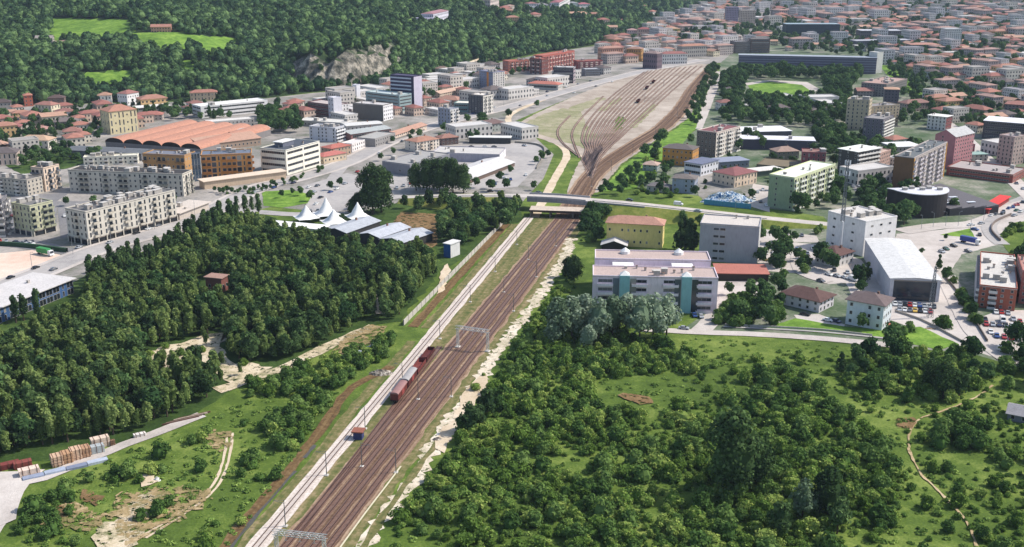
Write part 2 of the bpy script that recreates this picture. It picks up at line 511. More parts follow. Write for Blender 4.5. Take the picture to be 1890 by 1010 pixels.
sheet("car_park", [(-60, 444), (60, 442), (150, 462), (112, 470), (60, 462)], .06, M_ASPHD, .2)
sheet("garden", [(0, 300), (35, 306), (90, 280), (120, 262), (160, 300), (120, 312), (40, 322)], .06, M_WOODFLOOR, .8)
sheet("garden", [(1285, 305), (1330, 325), (1420, 345), (1420, 360), (1300, 372), (1290, 362)], .06, M_CITY, .4)
sheet("car_park", [(1560, 326), (1640, 318), (1700, 352), (1660, 380), (1590, 372)], .06, M_ASPHD, .2)
sheet("car_park", [(1850, 376), (1900, 356), (1960, 350), (1960, 380), (1880, 398), (1840, 402)], .06, M_ASPH, .2)
sheet("car_park", [(555, 345), (640, 320), (690, 330), (620, 395), (570, 392)], .06, M_ASPH, .2)
sheet("car_park", [(1390, 340), (1425, 345), (1420, 392), (1380, 380)], .06, M_YARDPALE, .2)
sheet("lawn", [(484, 354), (540, 351), (575, 360), (568, 376), (520, 384), (486, 380)], .08, M_LAWN, .3)
sheet("lawn", [(1405, 606), (1470, 588), (1560, 604), (1640, 610), (1700, 604), (1770, 636), (1735, 646), (1640, 626)], .08, M_LAWN, .4)
sheet("lawn", [(1735, 434), (1790, 422), (1800, 440)], .08, M_LAWN, .2)
sheet("lawn", [(1840, 440), (1866, 412), (1960, 400), (1960, 480), (1870, 476)], .08, M_GRASS, .3)
sheet("lawn", [(1108, 354), (1150, 306), (1206, 264), (1252, 236), (1280, 195), (1300, 178), (1285, 236), (1240, 290), (1170, 350)], .07, M_LAWN, .4)
sheet("sports_field", [(1380, 158), (1420, 150), (1478, 156), (1500, 168), (1490, 180), (1420, 180), (1390, 174)], .1, M_LAWN, .0)
sheet("running_track", [(1372, 154), (1420, 148), (1490, 152), (1515, 166), (1500, 184), (1478, 182), (1496, 168), (1480, 157), (1420, 151), (1380, 158)], .12, M_YARDPALE, .0)
sheet("lawn", [(1622, 120), (1648, 122), (1690, 150), (1752, 196), (1768, 222), (1720, 198), (1672, 170), (1640, 142)], .1, M_LAWN, .3)

# the railway: beds first, then weeds, mud and sand beside them
def Wline(a, b, n=40):
    A = G(*a); B = G(*b); return [A.lerp(B, k / n) for k in range(n + 1)]
LT0, LT1 = (430, 1062), (977, 402)            # middle of the white bed
mb = MB(); ribbon(mb, Wline(LT0, LT1, 70), -2.75, 2.75, 0, .22, zz=.16); structure(mb.build("track_bed", M_WHITEBAL))
MT0, MT1 = (540, 1045), (1052, 400)           # middle of the brown bed
mb = MB(); ribbon(mb, Wline(MT0, MT1, 80), -8.1, 8.0, 0, .5, zz=.10); structure(mb.build("track_bed", M_TANBAL))
mb = MB(); ribbon(mb, Wline(MT0, MT1, 80), -3.9, 3.4, 0, .35, zz=.13); structure(mb.build("track_bed", M_BROWNBAL))
mb = MB(); ribbon(mb, Wline(MT0, MT1, 80), 3.9, 6.9, 0, .35, zz=.13); structure(mb.build("track_bed", M_BROWNBAL))
mb = MB(); ribbon(mb, Wline(MT0, MT1, 80), -7.0, -4.5, 0, .3, zz=.13); structure(mb.build("track_bed", M_BROWNBAL))
mb = MB(); ribbon(mb, Wline((480, 1050), (1010, 402), 60), -6.5, 7.0, 0, .5, zz=.05); structure(mb.build("trackside_strip", M_MIDSTRIP))
mb = MB(); ribbon(mb, Wline(MT0, MT1, 80), 7.6, 11.5, 0, .6, zz=.06); structure(mb.build("trackside_strip", M_MIDSTRIP))
# beyond the bridge the bed turns into the yard
sheet("rail_yard", [(1046, 356), (1062, 312), (1076, 288), (1040, 272), (985, 252), (950, 232), (985, 212), (1060, 178), (1130, 150), (1182, 134), (1290, 118), (1326, 121),
      (1316, 150), (1292, 180), (1272, 218), (1206, 262), (1146, 304), (1104, 356)], .06, M_YARD, .6)
sheet("dry_yard_grass", [(958, 232), (1000, 212), (1040, 200), (1070, 205), (1085, 235), (1120, 262), (1098, 282), (1060, 268), (1000, 250)], .09, M_DRYGRASS, 1.2, 6)
sheet("dry_yard_grass", [(1048, 200), (1105, 180), (1120, 182), (1075, 205), (1062, 220)], .09, M_DRYGRASS, 1.2, 6)
sheet("dry_yard_grass", [(1100, 205), (1116, 206), (1150, 182), (1142, 180)], .09, M_DRYGRASS, .8, 4)
sheet("dry_yard_grass", [(1160, 235), (1172, 238), (1215, 195), (1205, 192)], .09, M_DRYGRASS, .8, 4)
sheet("dry_yard_grass", [(1100, 262), (1130, 240), (1140, 244), (1118, 275)], .09, M_DRYGRASS, .8, 4)
sheet("dry_yard_grass", [(1140, 215), (1155, 218), (1148, 238), (1132, 244)], .09, M_GRASS, 1.0, 4)
mb = MB()
mpath = smooth_path([G(1050, 402), G(1072, 356), G(1102, 316), (G(1168, 270)), G(1222, 236), G(1258, 200), G(1284, 160), G(1316, 124)], 8)
ribbon(mb, mpath, -8, 8, 0, .6, zz=.30); structure(mb.build("track_bed", M_TANBAL))
mb = MB(); ribbon(mb, mpath, -6, 6.2, 0, .5, zz=.33); structure(mb.build("track_bed", M_BROWNBAL))
strip("gravel_road", [(986, 402), (1012, 352), (1034, 312), (1046, 288), (1036, 270), (1006, 256), (958, 240), (938, 222), (952, 206), (1004, 184)], 5.5, .13, M_SAND, .3)
strip("gravel_road", [(1005, 256), (1045, 270), (1075, 290)], 3.0, .12, M_SAND, .3)
strip("gravel_road", [(1012, 212), (1050, 192), (1095, 176), (1140, 160), (1160, 150)], 12, .12, M_YARDPALE, 1.0)
strip("path", [(1286, 238), (1300, 205), (1316, 165), (1328, 132)], 9, .12, M_YARDPALE, .2)
# left of the white bed: weeds, mud bank, ditch water, the strip under the boundary wall
strip("mud_bank", [(395, 1040), (470, 940), (545, 855), (604, 775), (650, 715), (700, 690), (720, 676)], 3.6, .06, M_MUD, .5)
strip("weed_strip", [(425, 1045), (500, 945), (572, 862), (640, 770), (700, 700), (760, 630)], 4.0, .05, M_MIDSTRIP, .5)
M_WATER = plain('#55524a', .3, .2, .3)
strip("ditch_water", [(412, 1030), (480, 945), (545, 870)], 1.0, .09, M_WATER, .3)
strip("ditch_water", [(562, 846), (572, 834), (582, 822)], 1.1, .1, M_WATER, .3)
strip("dirt_strip", [(762, 604), (850, 506), (935, 414)], 4.2, .08, M_MUD, .3)
strip("weed_strip", [(785, 606), (872, 506), (950, 414)], 3.6, .07, M_MIDSTRIP, .4)
# pale sand and rubble along the other side of the line
strip("sand_strip", [(640, 1060), (698, 966), (764, 884), (806, 812), (848, 756), (880, 712), (905, 670), (935, 628), (985, 560), (1035, 488), (1056, 440)], 4.8, .08, M_PALERUB, 1.5, 2)
sheet("sand_patch", [(838, 775), (850, 736), (880, 700), (900, 690), (902, 712), (880, 742), (862, 775)], .10, M_SAND, .8, 3)
sheet("sand_patch", [(800, 830), (818, 790), (846, 770), (842, 800), (816, 838)], .10, M_SAND, .8, 3)
strip("cable_trough", [(628, 1012), (676, 946), (716, 894), (740, 862)], .5, .2, plain('#cfc6a8', .8, .1), .0)
strip("weed_strip", [(655, 1040), (710, 950), (770, 865), (830, 790)], 2.2, .09, M_MIDSTRIP, .6)

# roads
MAINST = [(-120, 572), (0, 530), (75, 503), (150, 472), (215, 450), (300, 426), (365, 402), (420, 374), (480, 346), (560, 326), (640, 300), (700, 270),
          (760, 245), (850, 219), (930, 200), (1000, 181), (1070, 161), (1130, 146), (1200, 129), (1300, 110)]
strip("road", MAINST, 13, .14, M_ASPH, .0)
mb = MB(); mp = smooth_path([G(*p) for p in MAINST], 5)
ribbon(mb, mp, 6.6, 9.6, 0, 0, zz=.26); ribbon(mb, mp, -9.6, -6.6, 0, 0, zz=.26); structure(mb.build("pavement", M_YARDPALE))
M_PAINT = plain('#d8d6d0', .7, .08)
mb = MB(); n = len(mp)
for k in range(0, min(n - 2, 150), 2): ribbon(mb, mp[k:k + 2], -.12, .12, 0, 0, zz=.165)
structure(mb.build("lane_marking", M_PAINT))
strip("road", [(420, 386), (480, 392), (560, 396), (640, 384), (720, 366), (752, 362)], 9, .15, M_ASPH, .0)
strip("road", [(640, 300), (615, 330), (600, 360), (585, 390)], 8, .155, M_ASPH, .0)
strip("road", [(1745, 226), (1778, 252), (1816, 290), (1862, 326), (1910, 372)], 11, .14, M_YARDPALE, .0)
strip("road", [(1662, 428), (1730, 418), (1796, 414), (1842, 398), (1880, 380), (1960, 360)], 12, .15, M_YARDPALE, .0)
strip("road", [(1846, 396), (1826, 416), (1832, 436), (1850, 452)], 8, .16, M_ASPH, .0)
strip("road", [(1180, 608), (1290, 614), (1400, 618), (1520, 626), (1648, 638)], 5.4, .14, M_YARDPALE, .15)
strip("road", [(1292, 613), (1310, 596), (1334, 572), (1345, 548)], 8, .15, M_YARDPALE, .15)
strip("pavement", [(1335, 604), (1420, 608), (1520, 614), (1640, 626)], 1.6, .2, M_ASPH, .0)
strip("road", [(1744, 508), (1768, 556), (1800, 612), (1862, 664), (1930, 690)], 9, .15, M_YARDPALE, .2)
strip("road", [(1480, 455), (1470, 480), (1482, 505), (1530, 522)], 6, .15, M_YARDPALE, .2)
# tracks and bare ground in the meadows
strip("gravel_road", [(-40, 1020), (8, 950), (26, 900), (80, 882), (160, 850), (230, 822), (292, 798), (372, 766)], 4.6, .12, M_YARDPALE, .35)
sheet("gravel_patch", [(-60, 905), (0, 872), (84, 868), (60, 892), (38, 925), (30, 962), (-60, 1000)], .11, M_YARDPALE, .6, 4)
for w in (-.8, .8):
    mb = MB(); ribbon(mb, smooth_path([G(*p) for p in [(265, 992), (310, 965), (350, 938), (388, 908), (410, 872), (420, 835), (424, 800)]], 2), w - .42, w + .42, 0, .16, zz=.12)
    structure(mb.build("dirt_track", M_SAND))
sheet("bare_patch", [(378, 806), (400, 792), (432, 798), (428, 815), (410, 838), (392, 826)], .1, M_PATCHYD, 1.0, 2)
sheet("bare_patch", [(170, 1020), (176, 985), (210, 960), (240, 930), (275, 912), (305, 915), (270, 940), (250, 968), (262, 988), (240, 1020)], .1, M_PATCHY, 1.5, 2.0)
sheet("bare_patch", [(215, 915), (300, 898), (385, 905), (400, 920), (340, 955), (290, 985), (235, 1010), (200, 960)], .1, M_PATCHYD, 1.5, 2)
sheet("bare_patch", [(60, 940), (140, 930), (200, 955), (170, 985), (90, 975)], .1, M_PATCHYD, 1.5, 2)
sheet("bare_patch", [(256, 880), (285, 876), (290, 890), (262, 900)], .1, M_SAND, .6, 2)
sheet("bare_patch", [(90, 932), (125, 940), (115, 955), (96, 948)], .1, M_DIRT, .6, 2)
sheet("bare_patch", [(150, 905), (190, 918), (178, 935), (148, 922)], .1, M_DIRT, .6, 2)
sheet("clearing", [(272, 650), (330, 636), (420, 612), (412, 640), (424, 668), (500, 680), (470, 705), (430, 716), (410, 690), (330, 680), (270, 700)], .1, M_PATCHY, 1.8, 3)
strip("gravel_road", [(400, 722), (470, 700), (540, 672), (600, 642), (660, 616), (690, 602)], 6.0, .11, M_PATCHY, .9)
sheet("clearing", [(640, 618), (690, 600), (716, 604), (690, 640), (650, 656), (610, 656)], .1, M_PATCHYD, .9, 3)
strip("dirt_path", [(696, 540), (694, 560), (704, 580)], 4.5, .11, M_SAND, .6)
sheet("clearing", [(815, 500), (826, 488), (832, 500), (818, 540), (806, 545)], .1, M_SAND, .6, 3)
strip("footpath", [(1832, 712), (1800, 735), (1745, 758), (1698, 774), (1680, 800), (1678, 830), (1688, 855), (1702, 878), (1722, 898), (1752, 928), (1785, 965), (1802, 1010)], .75, .1, M_PATH, .25, 2)
sheet("bare_patch", [(1138, 732), (1150, 726), (1200, 735), (1206, 746), (1180, 748)], .1, M_DIRT, .6, 2)
sheet("bare_patch", [(1650, 776), (1690, 772), (1684, 792), (1660, 790)], .1, M_DIRT, .6, 2)
sheet("asphalt_patch", [(700, 446), (740, 392), (806, 396), (808, 452), (780, 470)], .09, M_DIRT, .5, 3)

# ------------------------------------------------------------ rails
def track(label, path, z=.2, gauge=1.5, sleepers=True, w=.085):
    t = thing("railway_track", label, "track", (path[0].x, path[0].y, 0), 0, "railway tracks")
    o = Vector((path[0].x, path[0].y, 0)); P = [p - o for p in path]
    if sleepers:
        mb = MB(); ribbon(mb, P, -1.25, 1.25, zz=z); mb.build("sleepers", M_SLEEPER, t)
    for s in (-1, 1):
        mb = MB(); c = s * gauge / 2
        ribbon(mb, P, c - w, c + w, zz=z + .2)
        ribbon(mb, [Vector((p.x, p.y, z + .2)) for p in P], c - w - .001, c - w, zz=z + .02) if False else None
        n = len(mb.v)
        for k in range(0, n, 2):
            a, b = mb.v[k], mb.v[k + 1]
            mb.v.append((a[0], a[1], z + .02)); mb.v.append((b[0], b[1], z + .02))
        for k in range(0, n - 2, 2):
            for q in ((k + 2, k, n + k, n + k + 2), (k + 1, k + 3, n + k + 3, n + k + 1)):
                mb.f.append(q); mb.mi.append(0); mb.uv.extend([(0, 0)] * 4)
        mb.build("rail", M_RAIL, t)
    return t
t_ = NT("concrete_sleepers")
sx = t_.n("ShaderNodeSeparateXYZ"); t_.l(t_.uv(), sx.inputs[0])
fr = t_.math('LESS_THAN', t_.math('FRACT', t_.math('MULTIPLY', sx.outputs[1], 1 / .65)), .4)
gr = t_.ramp(t_.noise(t_.pos(), 1.0, 3, .7), [(.3, lin('#4a342b')), (.7, lin('#705446'))])
t_.base(t_.mix(fr, gr, lin('#84695a'))); M_SLEEPER = t_.m
t_ = NT("pale_sleepers")
sx = t_.n("ShaderNodeSeparateXYZ"); t_.l(t_.uv(), sx.inputs[0])
fr = t_.math('LESS_THAN', t_.math('FRACT', t_.math('MULTIPLY', sx.outputs[1], 1 / .65)), .4)
gr = t_.ramp(t_.noise(t_.pos(), 1.0, 3, .7), [(.3, lin('#b3a59a')), (.7, lin('#d2c6bb'))])
t_.base(t_.mix(fr, gr, lin('#b3a69b'))); M_SLEEPERPALE = t_.m
def off(path, d):
    out = []; n = len(path)
    for i, p in enumerate(path):
        t = path[min(i + 1, n - 1)] - path[max(i - 1, 0)]; t.z = 0; t.normalize()
        out.append(p + Vector((t.y, -t.x, 0)) * d)
    return out
keep = M_SLEEPER; M_SLEEPER = M_SLEEPERPALE
track("single track with dark rails on the white ballast bed", Wline(LT0, LT1, 8), .22)
M_SLEEPER = keep
main = Wline(MT0, MT1, 8)
for d, lb in ((-5.75, "rusty siding on the edge of the brown ballast nearest the white track"), (-2.0, "second track of the brown main line counted from the white track"),
              (1.6, "third track of the brown main line counted from the white track"), (5.3, "main line track beside the pale sand and rubble strip")):
    track(lb, off(main, d), .2)
track("overgrown siding under the dark red goods wagons", Wline((548, 988), (812, 640), 6), .12)
for d, lb in ((-4.6, "running track on the inner side of the curve past the bridge"), (0, "middle running track curving away past the bridge"), (4.6, "running track on the outer side of the curve by the green slope")):
    track(lb, off(mpath, d), .36, sleepers=False)
YT = [([(1092, 330), (1110, 290), (1150, 250), (1200, 205), (1250, 160), (1296, 122)], "beside the running tracks"),
      ([(1086, 328), (1104, 288), (1132, 256), (1178, 210), (1228, 165), (1276, 123)], "second from the running tracks"),
      ([(1082, 318), (1104, 282), (1120, 258), (1160, 212), (1206, 168), (1256, 125)], "third from the running tracks"),
      ([(1080, 310), (1100, 280), (1112, 256), (1142, 214), (1186, 170), (1238, 126)], "fourth from the running tracks"),
      ([(1078, 305), (1096, 278), (1100, 258), (1124, 218), (1168, 172), (1220, 128)], "fifth from the running tracks"),
      ([(1076, 300), (1090, 276), (1088, 258), (1106, 222), (1150, 174), (1204, 130)], "sixth from the running tracks"),
      ([(1074, 296), (1082, 276), (1074, 256), (1088, 222), (1132, 176), (1190, 133)], "next to the dry grass of the yard"),
      ([(1070, 292), (1060, 268), (1056, 246), (1072, 220), (1114, 178)], "short one curving through dry yellow grass"),
      ([(1066, 288), (1036, 262), (1030, 240), (1052, 214)], "outermost short one in the dry grass by the gravel road")]
YT += [([(1088, 326), (1107, 289), (1141, 253), (1189, 207), (1239, 162), (1286, 122)], "fine one between first and second"),
       ([(1084, 322), (1104, 285), (1126, 257), (1169, 211), (1217, 166), (1266, 124)], "fine one between second and third"),
       ([(1081, 314), (1102, 281), (1116, 257), (1151, 213), (1196, 169), (1247, 125)], "fine one between third and fourth"),
       ([(1079, 307), (1098, 279), (1106, 257), (1133, 216), (1177, 171), (1229, 127)], "fine one between fourth and fifth"),
       ([(1077, 302), (1093, 277), (1094, 258), (1115, 220), (1159, 173), (1212, 129)], "fine one between fifth and sixth"),
       ([(1075, 298), (1086, 276), (1081, 257), (1097, 222), (1141, 175), (1197, 131)], "fine one between sixth and the dry grass siding")]
for px, lb in YT:
    pth = smooth_path([G(*p) for p in px], 10)
    mb = MB(); ribbon(mb, pth, -.95, .95, 0, .3, zz=.34); structure(mb.build("track_bed", M_YARDBED))
    track("yard siding, " + lb, pth, .37, sleepers=False, w=.12)
# ------------------------------------------------------------ vegetation
def leafm(name, cols, trans=.3, ns=.06, wn=.28):
    t = NT(name)
    oi = t.n("ShaderNodeObjectInfo").outputs["Random"]
    ri = t.n("ShaderNodeNewGeometry").outputs["Random Per Island"]
    nz = t.noise(t.pos(), ns, 3)
    f = t.math('ADD', t.math('MULTIPLY', oi, .38), t.math('ADD', t.math('MULTIPLY', ri, .34), t.math('MULTIPLY', nz, wn)))
    ds = lambda c: tuple(.88 * x + .12 * (.3 * c[0] + .59 * c[1] + .11 * c[2]) for x in c)
    c = t.ramp(f, [(p, ds(lin(x))) for p, x in zip((.25, .5, .74), cols)])
    t.t.nodes.remove(t.b)
    d = t.n("ShaderNodeBsdfDiffuse"); tr = t.n("ShaderNodeBsdfTranslucent"); mx = t.n("ShaderNodeMixShader")
    mx.inputs[0].default_value = trans
    t.l(c, d.inputs[0]); t.l(c, tr.inputs[0]); t.l(d.outputs[0], mx.inputs[1]); t.l(tr.outputs[0], mx.inputs[2])
    out = [n for n in t.t.nodes if n.type == 'OUTPUT_MATERIAL'][0]
    t.l(mx.outputs[0], out.inputs[0])
    return t.m
L_WOOD = leafm("leaf_wood", ['#485c2c', '#687f3a', '#8fa054'])
L_DARK = leafm("leaf_dark", ['#2c4226', '#40592f', '#5f7a42'])
L_BUSH = leafm("leaf_bush", ['#48641f', '#67872e', '#a0b04e'])
L_BUSHD = leafm("leaf_bush_dark", ['#385424', '#51722f', '#748f42'])
L_LIGHT = leafm("leaf_light", ['#456326', '#5f8030', '#86a042'])
L_SILVER = leafm("leaf_silver", ['#566c4a', '#74896a', '#9cac90'])
L_TUFT = leafm("leaf_weeds", ['#557030', '#73923a', '#9ab34e'])
L_HILL = leafm("leaf_hill", ['#213b28', '#3f5f3c', '#6e8c4e'], .3, .014, .42)
L_CITY = leafm("leaf_city", ['#2f4c2a', '#466534', '#688648'])
M_BARK = plain('#54483a', .9, .2, 1.0)

def crown(name, mat, seed, lumps, size, zc, rz, rx, n, s, taper=0.0, core=.72, lr=.45):
    """crown of many leaf clumps on lumps spread through an ellipsoid / cone"""
    r = np.random.RandomState(seed)
    V = []; F = []
    L = []
    for k in range(lumps):
        a = r.uniform(0, 2 * math.pi); u = r.uniform(-1, 1); q = r.uniform(.25, 1) ** .6 * .72
        rr = math.sqrt(max(0, 1 - u * u))
        w = 1 - taper * (u * .5 + .5)
        L.append((rx * q * rr * math.cos(a) * w, rx * q * rr * math.sin(a) * w, zc + rz * u * .72, lr * rx * r.uniform(.65, 1.15) * (1 - .75 * taper * (u * .5 + .5))))
    L = np.array(L)
    per = max(4, n // lumps)
    for cx, cy, cz, cr in L:
        d = r.normal(size=(per, 3)); d /= np.linalg.norm(d, axis=1)[:, None]
        d[:, 2] = np.where(d[:, 2] < -.35, -d[:, 2], d[:, 2])
        stretch = np.array([1, 1, min(1.6, max(.75, rz / rx))])
        p = np.array([cx, cy, cz]) + d * cr * stretch * r.uniform(.78, 1.12, (per, 1))
        nn = d + r.normal(size=(per, 3)) * .45; nn /= np.linalg.norm(nn, axis=1)[:, None]
        t = np.cross(nn, r.normal(size=(per, 3))); t /= np.linalg.norm(t, axis=1)[:, None]
        b = np.cross(nn, t)
        sz = s * r.uniform(.6, 1.25, (per, 1))
        for i in range(per):
            k = len(V); e = sz[i, 0]
            V += [p[i] - t[i] * e * .5 - b[i] * e * .3, p[i] + t[i] * e * .5 - b[i] * e * .42, p[i] + t[i] * e * .45 + b[i] * e * .45, p[i] - t[i] * e * .4 + b[i] * e * .5]
            F.append((k, k + 1, k + 2, k + 3))
    # inner body so the middle of a crown is closed
    if core:
        m = 9
        k0 = len(V)
        for j in range(1, 5):
            ph = math.pi * j / 5
            for i in range(m):
                a = 2 * math.pi * i / m
                w = 1 - taper * (math.cos(ph) * .5 + .5)
                q = core * r.uniform(.8, 1.05)
                V.append(np.array([rx * q * w * math.sin(ph) * math.cos(a), rx * q * w * math.sin(ph) * math.sin(a), zc + rz * core * math.cos(ph)]))
        for j in range(3):
            for i in range(m):
                F.append((k0 + j * m + i, k0 + (j + 1) * m + i, k0 + (j + 1) * m + (i + 1) % m, k0 + j * m + (i + 1) % m))
        F.append(tuple(k0 + i for i in range(m)))
    me = bpy.data.meshes.new(name); me.from_pydata([tuple(v) for v in V], [], F); me.materials.append(mat); me.update()
    return me

def trunkmesh(h, r0, seed, limbs=4, spread=1.6):
    r = random.Random(seed); mb = MB()
    mb.bar((0, 0, -.2), (0, 0, h), r0, 7, r2=r0 * .55)
    for k in range(limbs):
        a = r.uniform(0, 6.28); z = h * r.uniform(.55, .95)
        mb.bar((0, 0, z), (spread * math.cos(a), spread * math.sin(a), z + h * .5), r0 * .45, 5, r2=r0 * .15)
    return mb.mesh("trunk", M_BARK)

# kind: (crown mesh list, trunk mesh, look for labels, thing name, category, height, radius)
KINDS = {}
def kind(key, look, name, cat, mat, H, R, zc, rz, n, s, lumps, taper=0, th=None, nv=2, core=.72, lr=.45):
    ms = [crown(key + "_crown", mat, sum(map(ord, key)) + 11 * k, lumps, 1, zc, rz, R, n, s, taper, core, lr) for k in range(nv)]
    KINDS[key] = dict(m=ms, t=trunkmesh(th, .045 * H ** .8, 5, spread=R * .5) if th else None, look=look, name=name, cat=cat, H=H, R=R)
kind('wood', ['slender dull green tree', 'close-grown olive green tree'], 'wood_tree', 'tree', L_WOOD, 10.5, 2.5, 5.9, 4.8, 800, .52, 18, .5, 3.0, 4)
kind('woodd', ['dark green broad tree', 'dense deep green tree'], 'wood_tree', 'tree', L_DARK, 9, 3.4, 5.4, 3.8, 700, .68, 14, .15, 3.0, 2)
kind('poplar', ['tall narrow dark poplar', 'columnar dark green poplar'], 'poplar_tree', 'tree', L_DARK, 14, 1.9, 7.6, 6.8, 600, .6, 16, .45, 3.0, 2, .7, .62)
kind('big', ['big rounded dark crown tree', 'tall wide leafy tree'], 'broadleaf_tree', 'tree', L_DARK, 16, 6.0, 8.2, 7.6, 3000, .62, 30, .15, 3.4, 2)
kind('silver', ['silvery grey-green willow', 'pale grey-leaved tree'], 'willow_tree', 'tree', L_SILVER, 13, 4.6, 7.8, 5.6, 1100, .75, 20, .15, 4.0, 2)
kind('city', ['round green town tree', 'leafy mid-green garden tree'], 'garden_tree', 'tree', L_CITY, 9, 3.6, 5.6, 3.6, 700, .75, 14, .1, 3.0, 2)
kind('conifer', ['dark pointed conifer', 'cone-shaped evergreen'], 'conifer_tree', 'tree', L_DARK, 13, 3.6, 6.6, 6.4, 800, .8, 18, .85, 2.5, 2, .6)
kind('bush', ['rounded bright green bush', 'domed leafy green bush'], 'bush', 'bush', L_BUSH, 4.2, 2.9, 1.7, 2.5, 620, .5, 13, .1, None, 3)
kind('bushd', ['dark green rounded bush', 'dense dark domed bush'], 'bush', 'bush', L_BUSHD, 4.8, 3.2, 2.0, 2.9, 680, .55, 14, .15, None, 3)
kind('light', ['low yellow-green shrub', 'light green spreading shrub'], 'shrub', 'shrub', L_LIGHT, 2.2, 2.2, .8, 1.4, 360, .42, 10, 0, None, 2)
kind('hill', ['hillside oak'], 'hill_tree', 'tree', L_HILL, 10, 4.9, 5.0, 4.8, 420, 1.15, 9, .15, None, 3, .85)
kind('tuft', ['grass tuft'], 'tuft', 'tuft', L_TUFT, .6, 1.3, .1, .22, 60, .5, 6, 0, None, 2, 0)

AVOID = []          # (x, y, r) of buildings and other things that plants keep clear of
_AH = {}
_AN = [0]
def clear_of(x, y, r):
    for a, b, c in AVOID[_AN[0]:]:
        R = c + 14
        for i in range(int((a - R) // 40), int((a + R) // 40) + 1):
            for j in range(int((b - R) // 40), int((b + R) // 40) + 1): _AH.setdefault((i, j), []).append((a, b, c))
    _AN[0] = len(AVOID)
    for a, b, c in _AH.get((int(x // 40), int(y // 40)), ()):
        if (a - x) ** 2 + (b - y) ** 2 < (c + r) ** 2: return False
    return True

class Plants:
    def __init__(s): s.items = []
    def add(s, key, p, sc, zone, force=False):
        s.items.append(dict(key=key, p=p, sc=sc, zone=zone, force=force))
PL = Plants()
def zone(name, poly, mix, gap, seed, smin=.75, smax=1.2, keep=1.0, excl=(), r=1.5):
    """fill a picture-outlined piece of ground with plants on a jittered grid of the given spacing"""
    rnd = random.Random(seed)
    pts = [G(*q) for q in poly]
    x0, x1 = min(p.x for p in pts), max(p.x for p in pts); y0, y1 = min(p.y for p in pts), max(p.y for p in pts)
    xs = np.arange(x0, x1, gap); ys = np.arange(y0, y1, gap)
    X, Y = np.meshgrid(xs, ys); X = X.ravel(); Y = Y.ravel()
    rs = np.random.RandomState(seed)
    X = X + rs.uniform(-.46, .46, X.shape) * gap; Y = Y + rs.uniform(-.46, .46, Y.shape) * gap
    wp = [(p.x, p.y) for p in pts]
    m = inpoly(X, Y, wp)
    for e in excl: m &= ~inpoly(X, Y, [(G(*q).x, G(*q).y) for q in e])
    X = X[m]; Y = Y[m]
    keys = [k for k, w in mix for _ in range(w)]
    for x, y in zip(X, Y):
        # plants gather in drifts: a slow wave decides where the gaps are
        if keep < 1:
            c = .5 + .5 * math.sin(x / 17.0 + 1.3 * math.sin(y / 23.0)) * math.cos(y / 19.0 + math.sin(x / 29.0))
            if rnd.random() > keep * (.35 + 1.3 * c): continue
        k = rnd.choice(keys); sc = rnd.uniform(smin, smax)
        if not clear_of(x, y, r): continue
        PL.add(k, Vector((x, y, 0)), sc, name)
def one(key, x, y, sc, zone="", h=None):
    p = G(x, y)
    if h: sc = h / KINDS[key]['H']
    PL.add(key, p, sc, zone, True)

def ordinal(n):
    w = ["", "first", "second", "third", "fourth", "fifth", "sixth", "seventh", "eighth", "ninth", "tenth", "eleventh", "twelfth", "thirteenth", "fourteenth",
         "fifteenth", "sixteenth", "seventeenth", "eighteenth", "nineteenth"]
    t = ["", "", "twenty", "thirty", "forty", "fifty", "sixty", "seventy", "eighty", "ninety"]
    if n < 20: return w[n]
    if n % 10 == 0: return t[n // 10][:-1] + "ieth"
    return t[n // 10] + "-" + w[n % 10]

LANDMARKS = [("the brick hut in the wood", 400, 516), ("the blue-doored hut", 832, 460), ("the grey metal shed roofs", 720, 430), ("the white peaked tents", 610, 395),
    ("the bare sandy clearing", 340, 660), ("the timber stacks", 150, 832), ("the blue fronted shop", 70, 545), ("the dirt loop track", 405, 850), ("the small signal cabin", 660, 800),
    ("the dark red goods wagons", 752, 695), ("the upper track gantry", 870, 620), ("the lower track gantry", 552, 985), ("the white culvert heap", 700, 690), ("the boundary wall end", 750, 600),
    ("the rubble strip bend", 850, 760), ("the pink apartment block", 1200, 545), ("the yellow house", 1180, 430), ("the grey windowless block", 1345, 450), ("the road bridge", 1030, 375),
    ("the red lean-to roof", 1370, 500), ("the brown-roofed villa", 1495, 545), ("the white cube villa", 1603, 575), ("the white warehouse", 1690, 530), ("the crane mast", 1716, 570),
    ("the footpath junction", 1692, 774), ("the footpath bend", 1715, 892), ("the footpath end", 1790, 980), ("the small reddish bare patch", 1180, 738), ("the road below the villas", 1450, 622),
    ("the road junction by the yards", 1850, 660), ("the grey shed at the meadow edge", 1880, 750), ("the tallest meadow tree", 1355, 850), ("the broken white branch", 1150, 790),
    ("the lattice mast", 1549, 440), ("the green apartment block", 1470, 365), ("the curved dark hall", 1716, 395), ("the tan slab tower", 1660, 330), ("the roundabout lawn", 525, 368),
    ("the arcade apartment row", 240, 420), ("the white office block", 545, 300), ("the vaulted red sheds", 300, 250), ("the sports field", 1440, 168), ("the long grey slab", 1490, 125),
    ("the beige twin towers", 1610, 220), ("the ochre house", 1250, 290), ("the white roofed depot", 1420, 245), ("the quarry face", 650, 130), ("the banded tower", 745, 165), ("the striped town hall roof", 430, 200),
    ("the orange flank apartments", 905, 145), ("the red brick apartments", 1010, 118), ("the long stable roof", 1060, 240), ("the white cylinder tower", 1756, 75), ("the brick mall", 1800, 320),
    ("the silver willow row", 1130, 590), ("the bottom corner of the scrub", 760, 980), ("the dark ditch shade", 1290, 930), ("the pale grey sapling", 1480, 900)]
LM_USED = {}
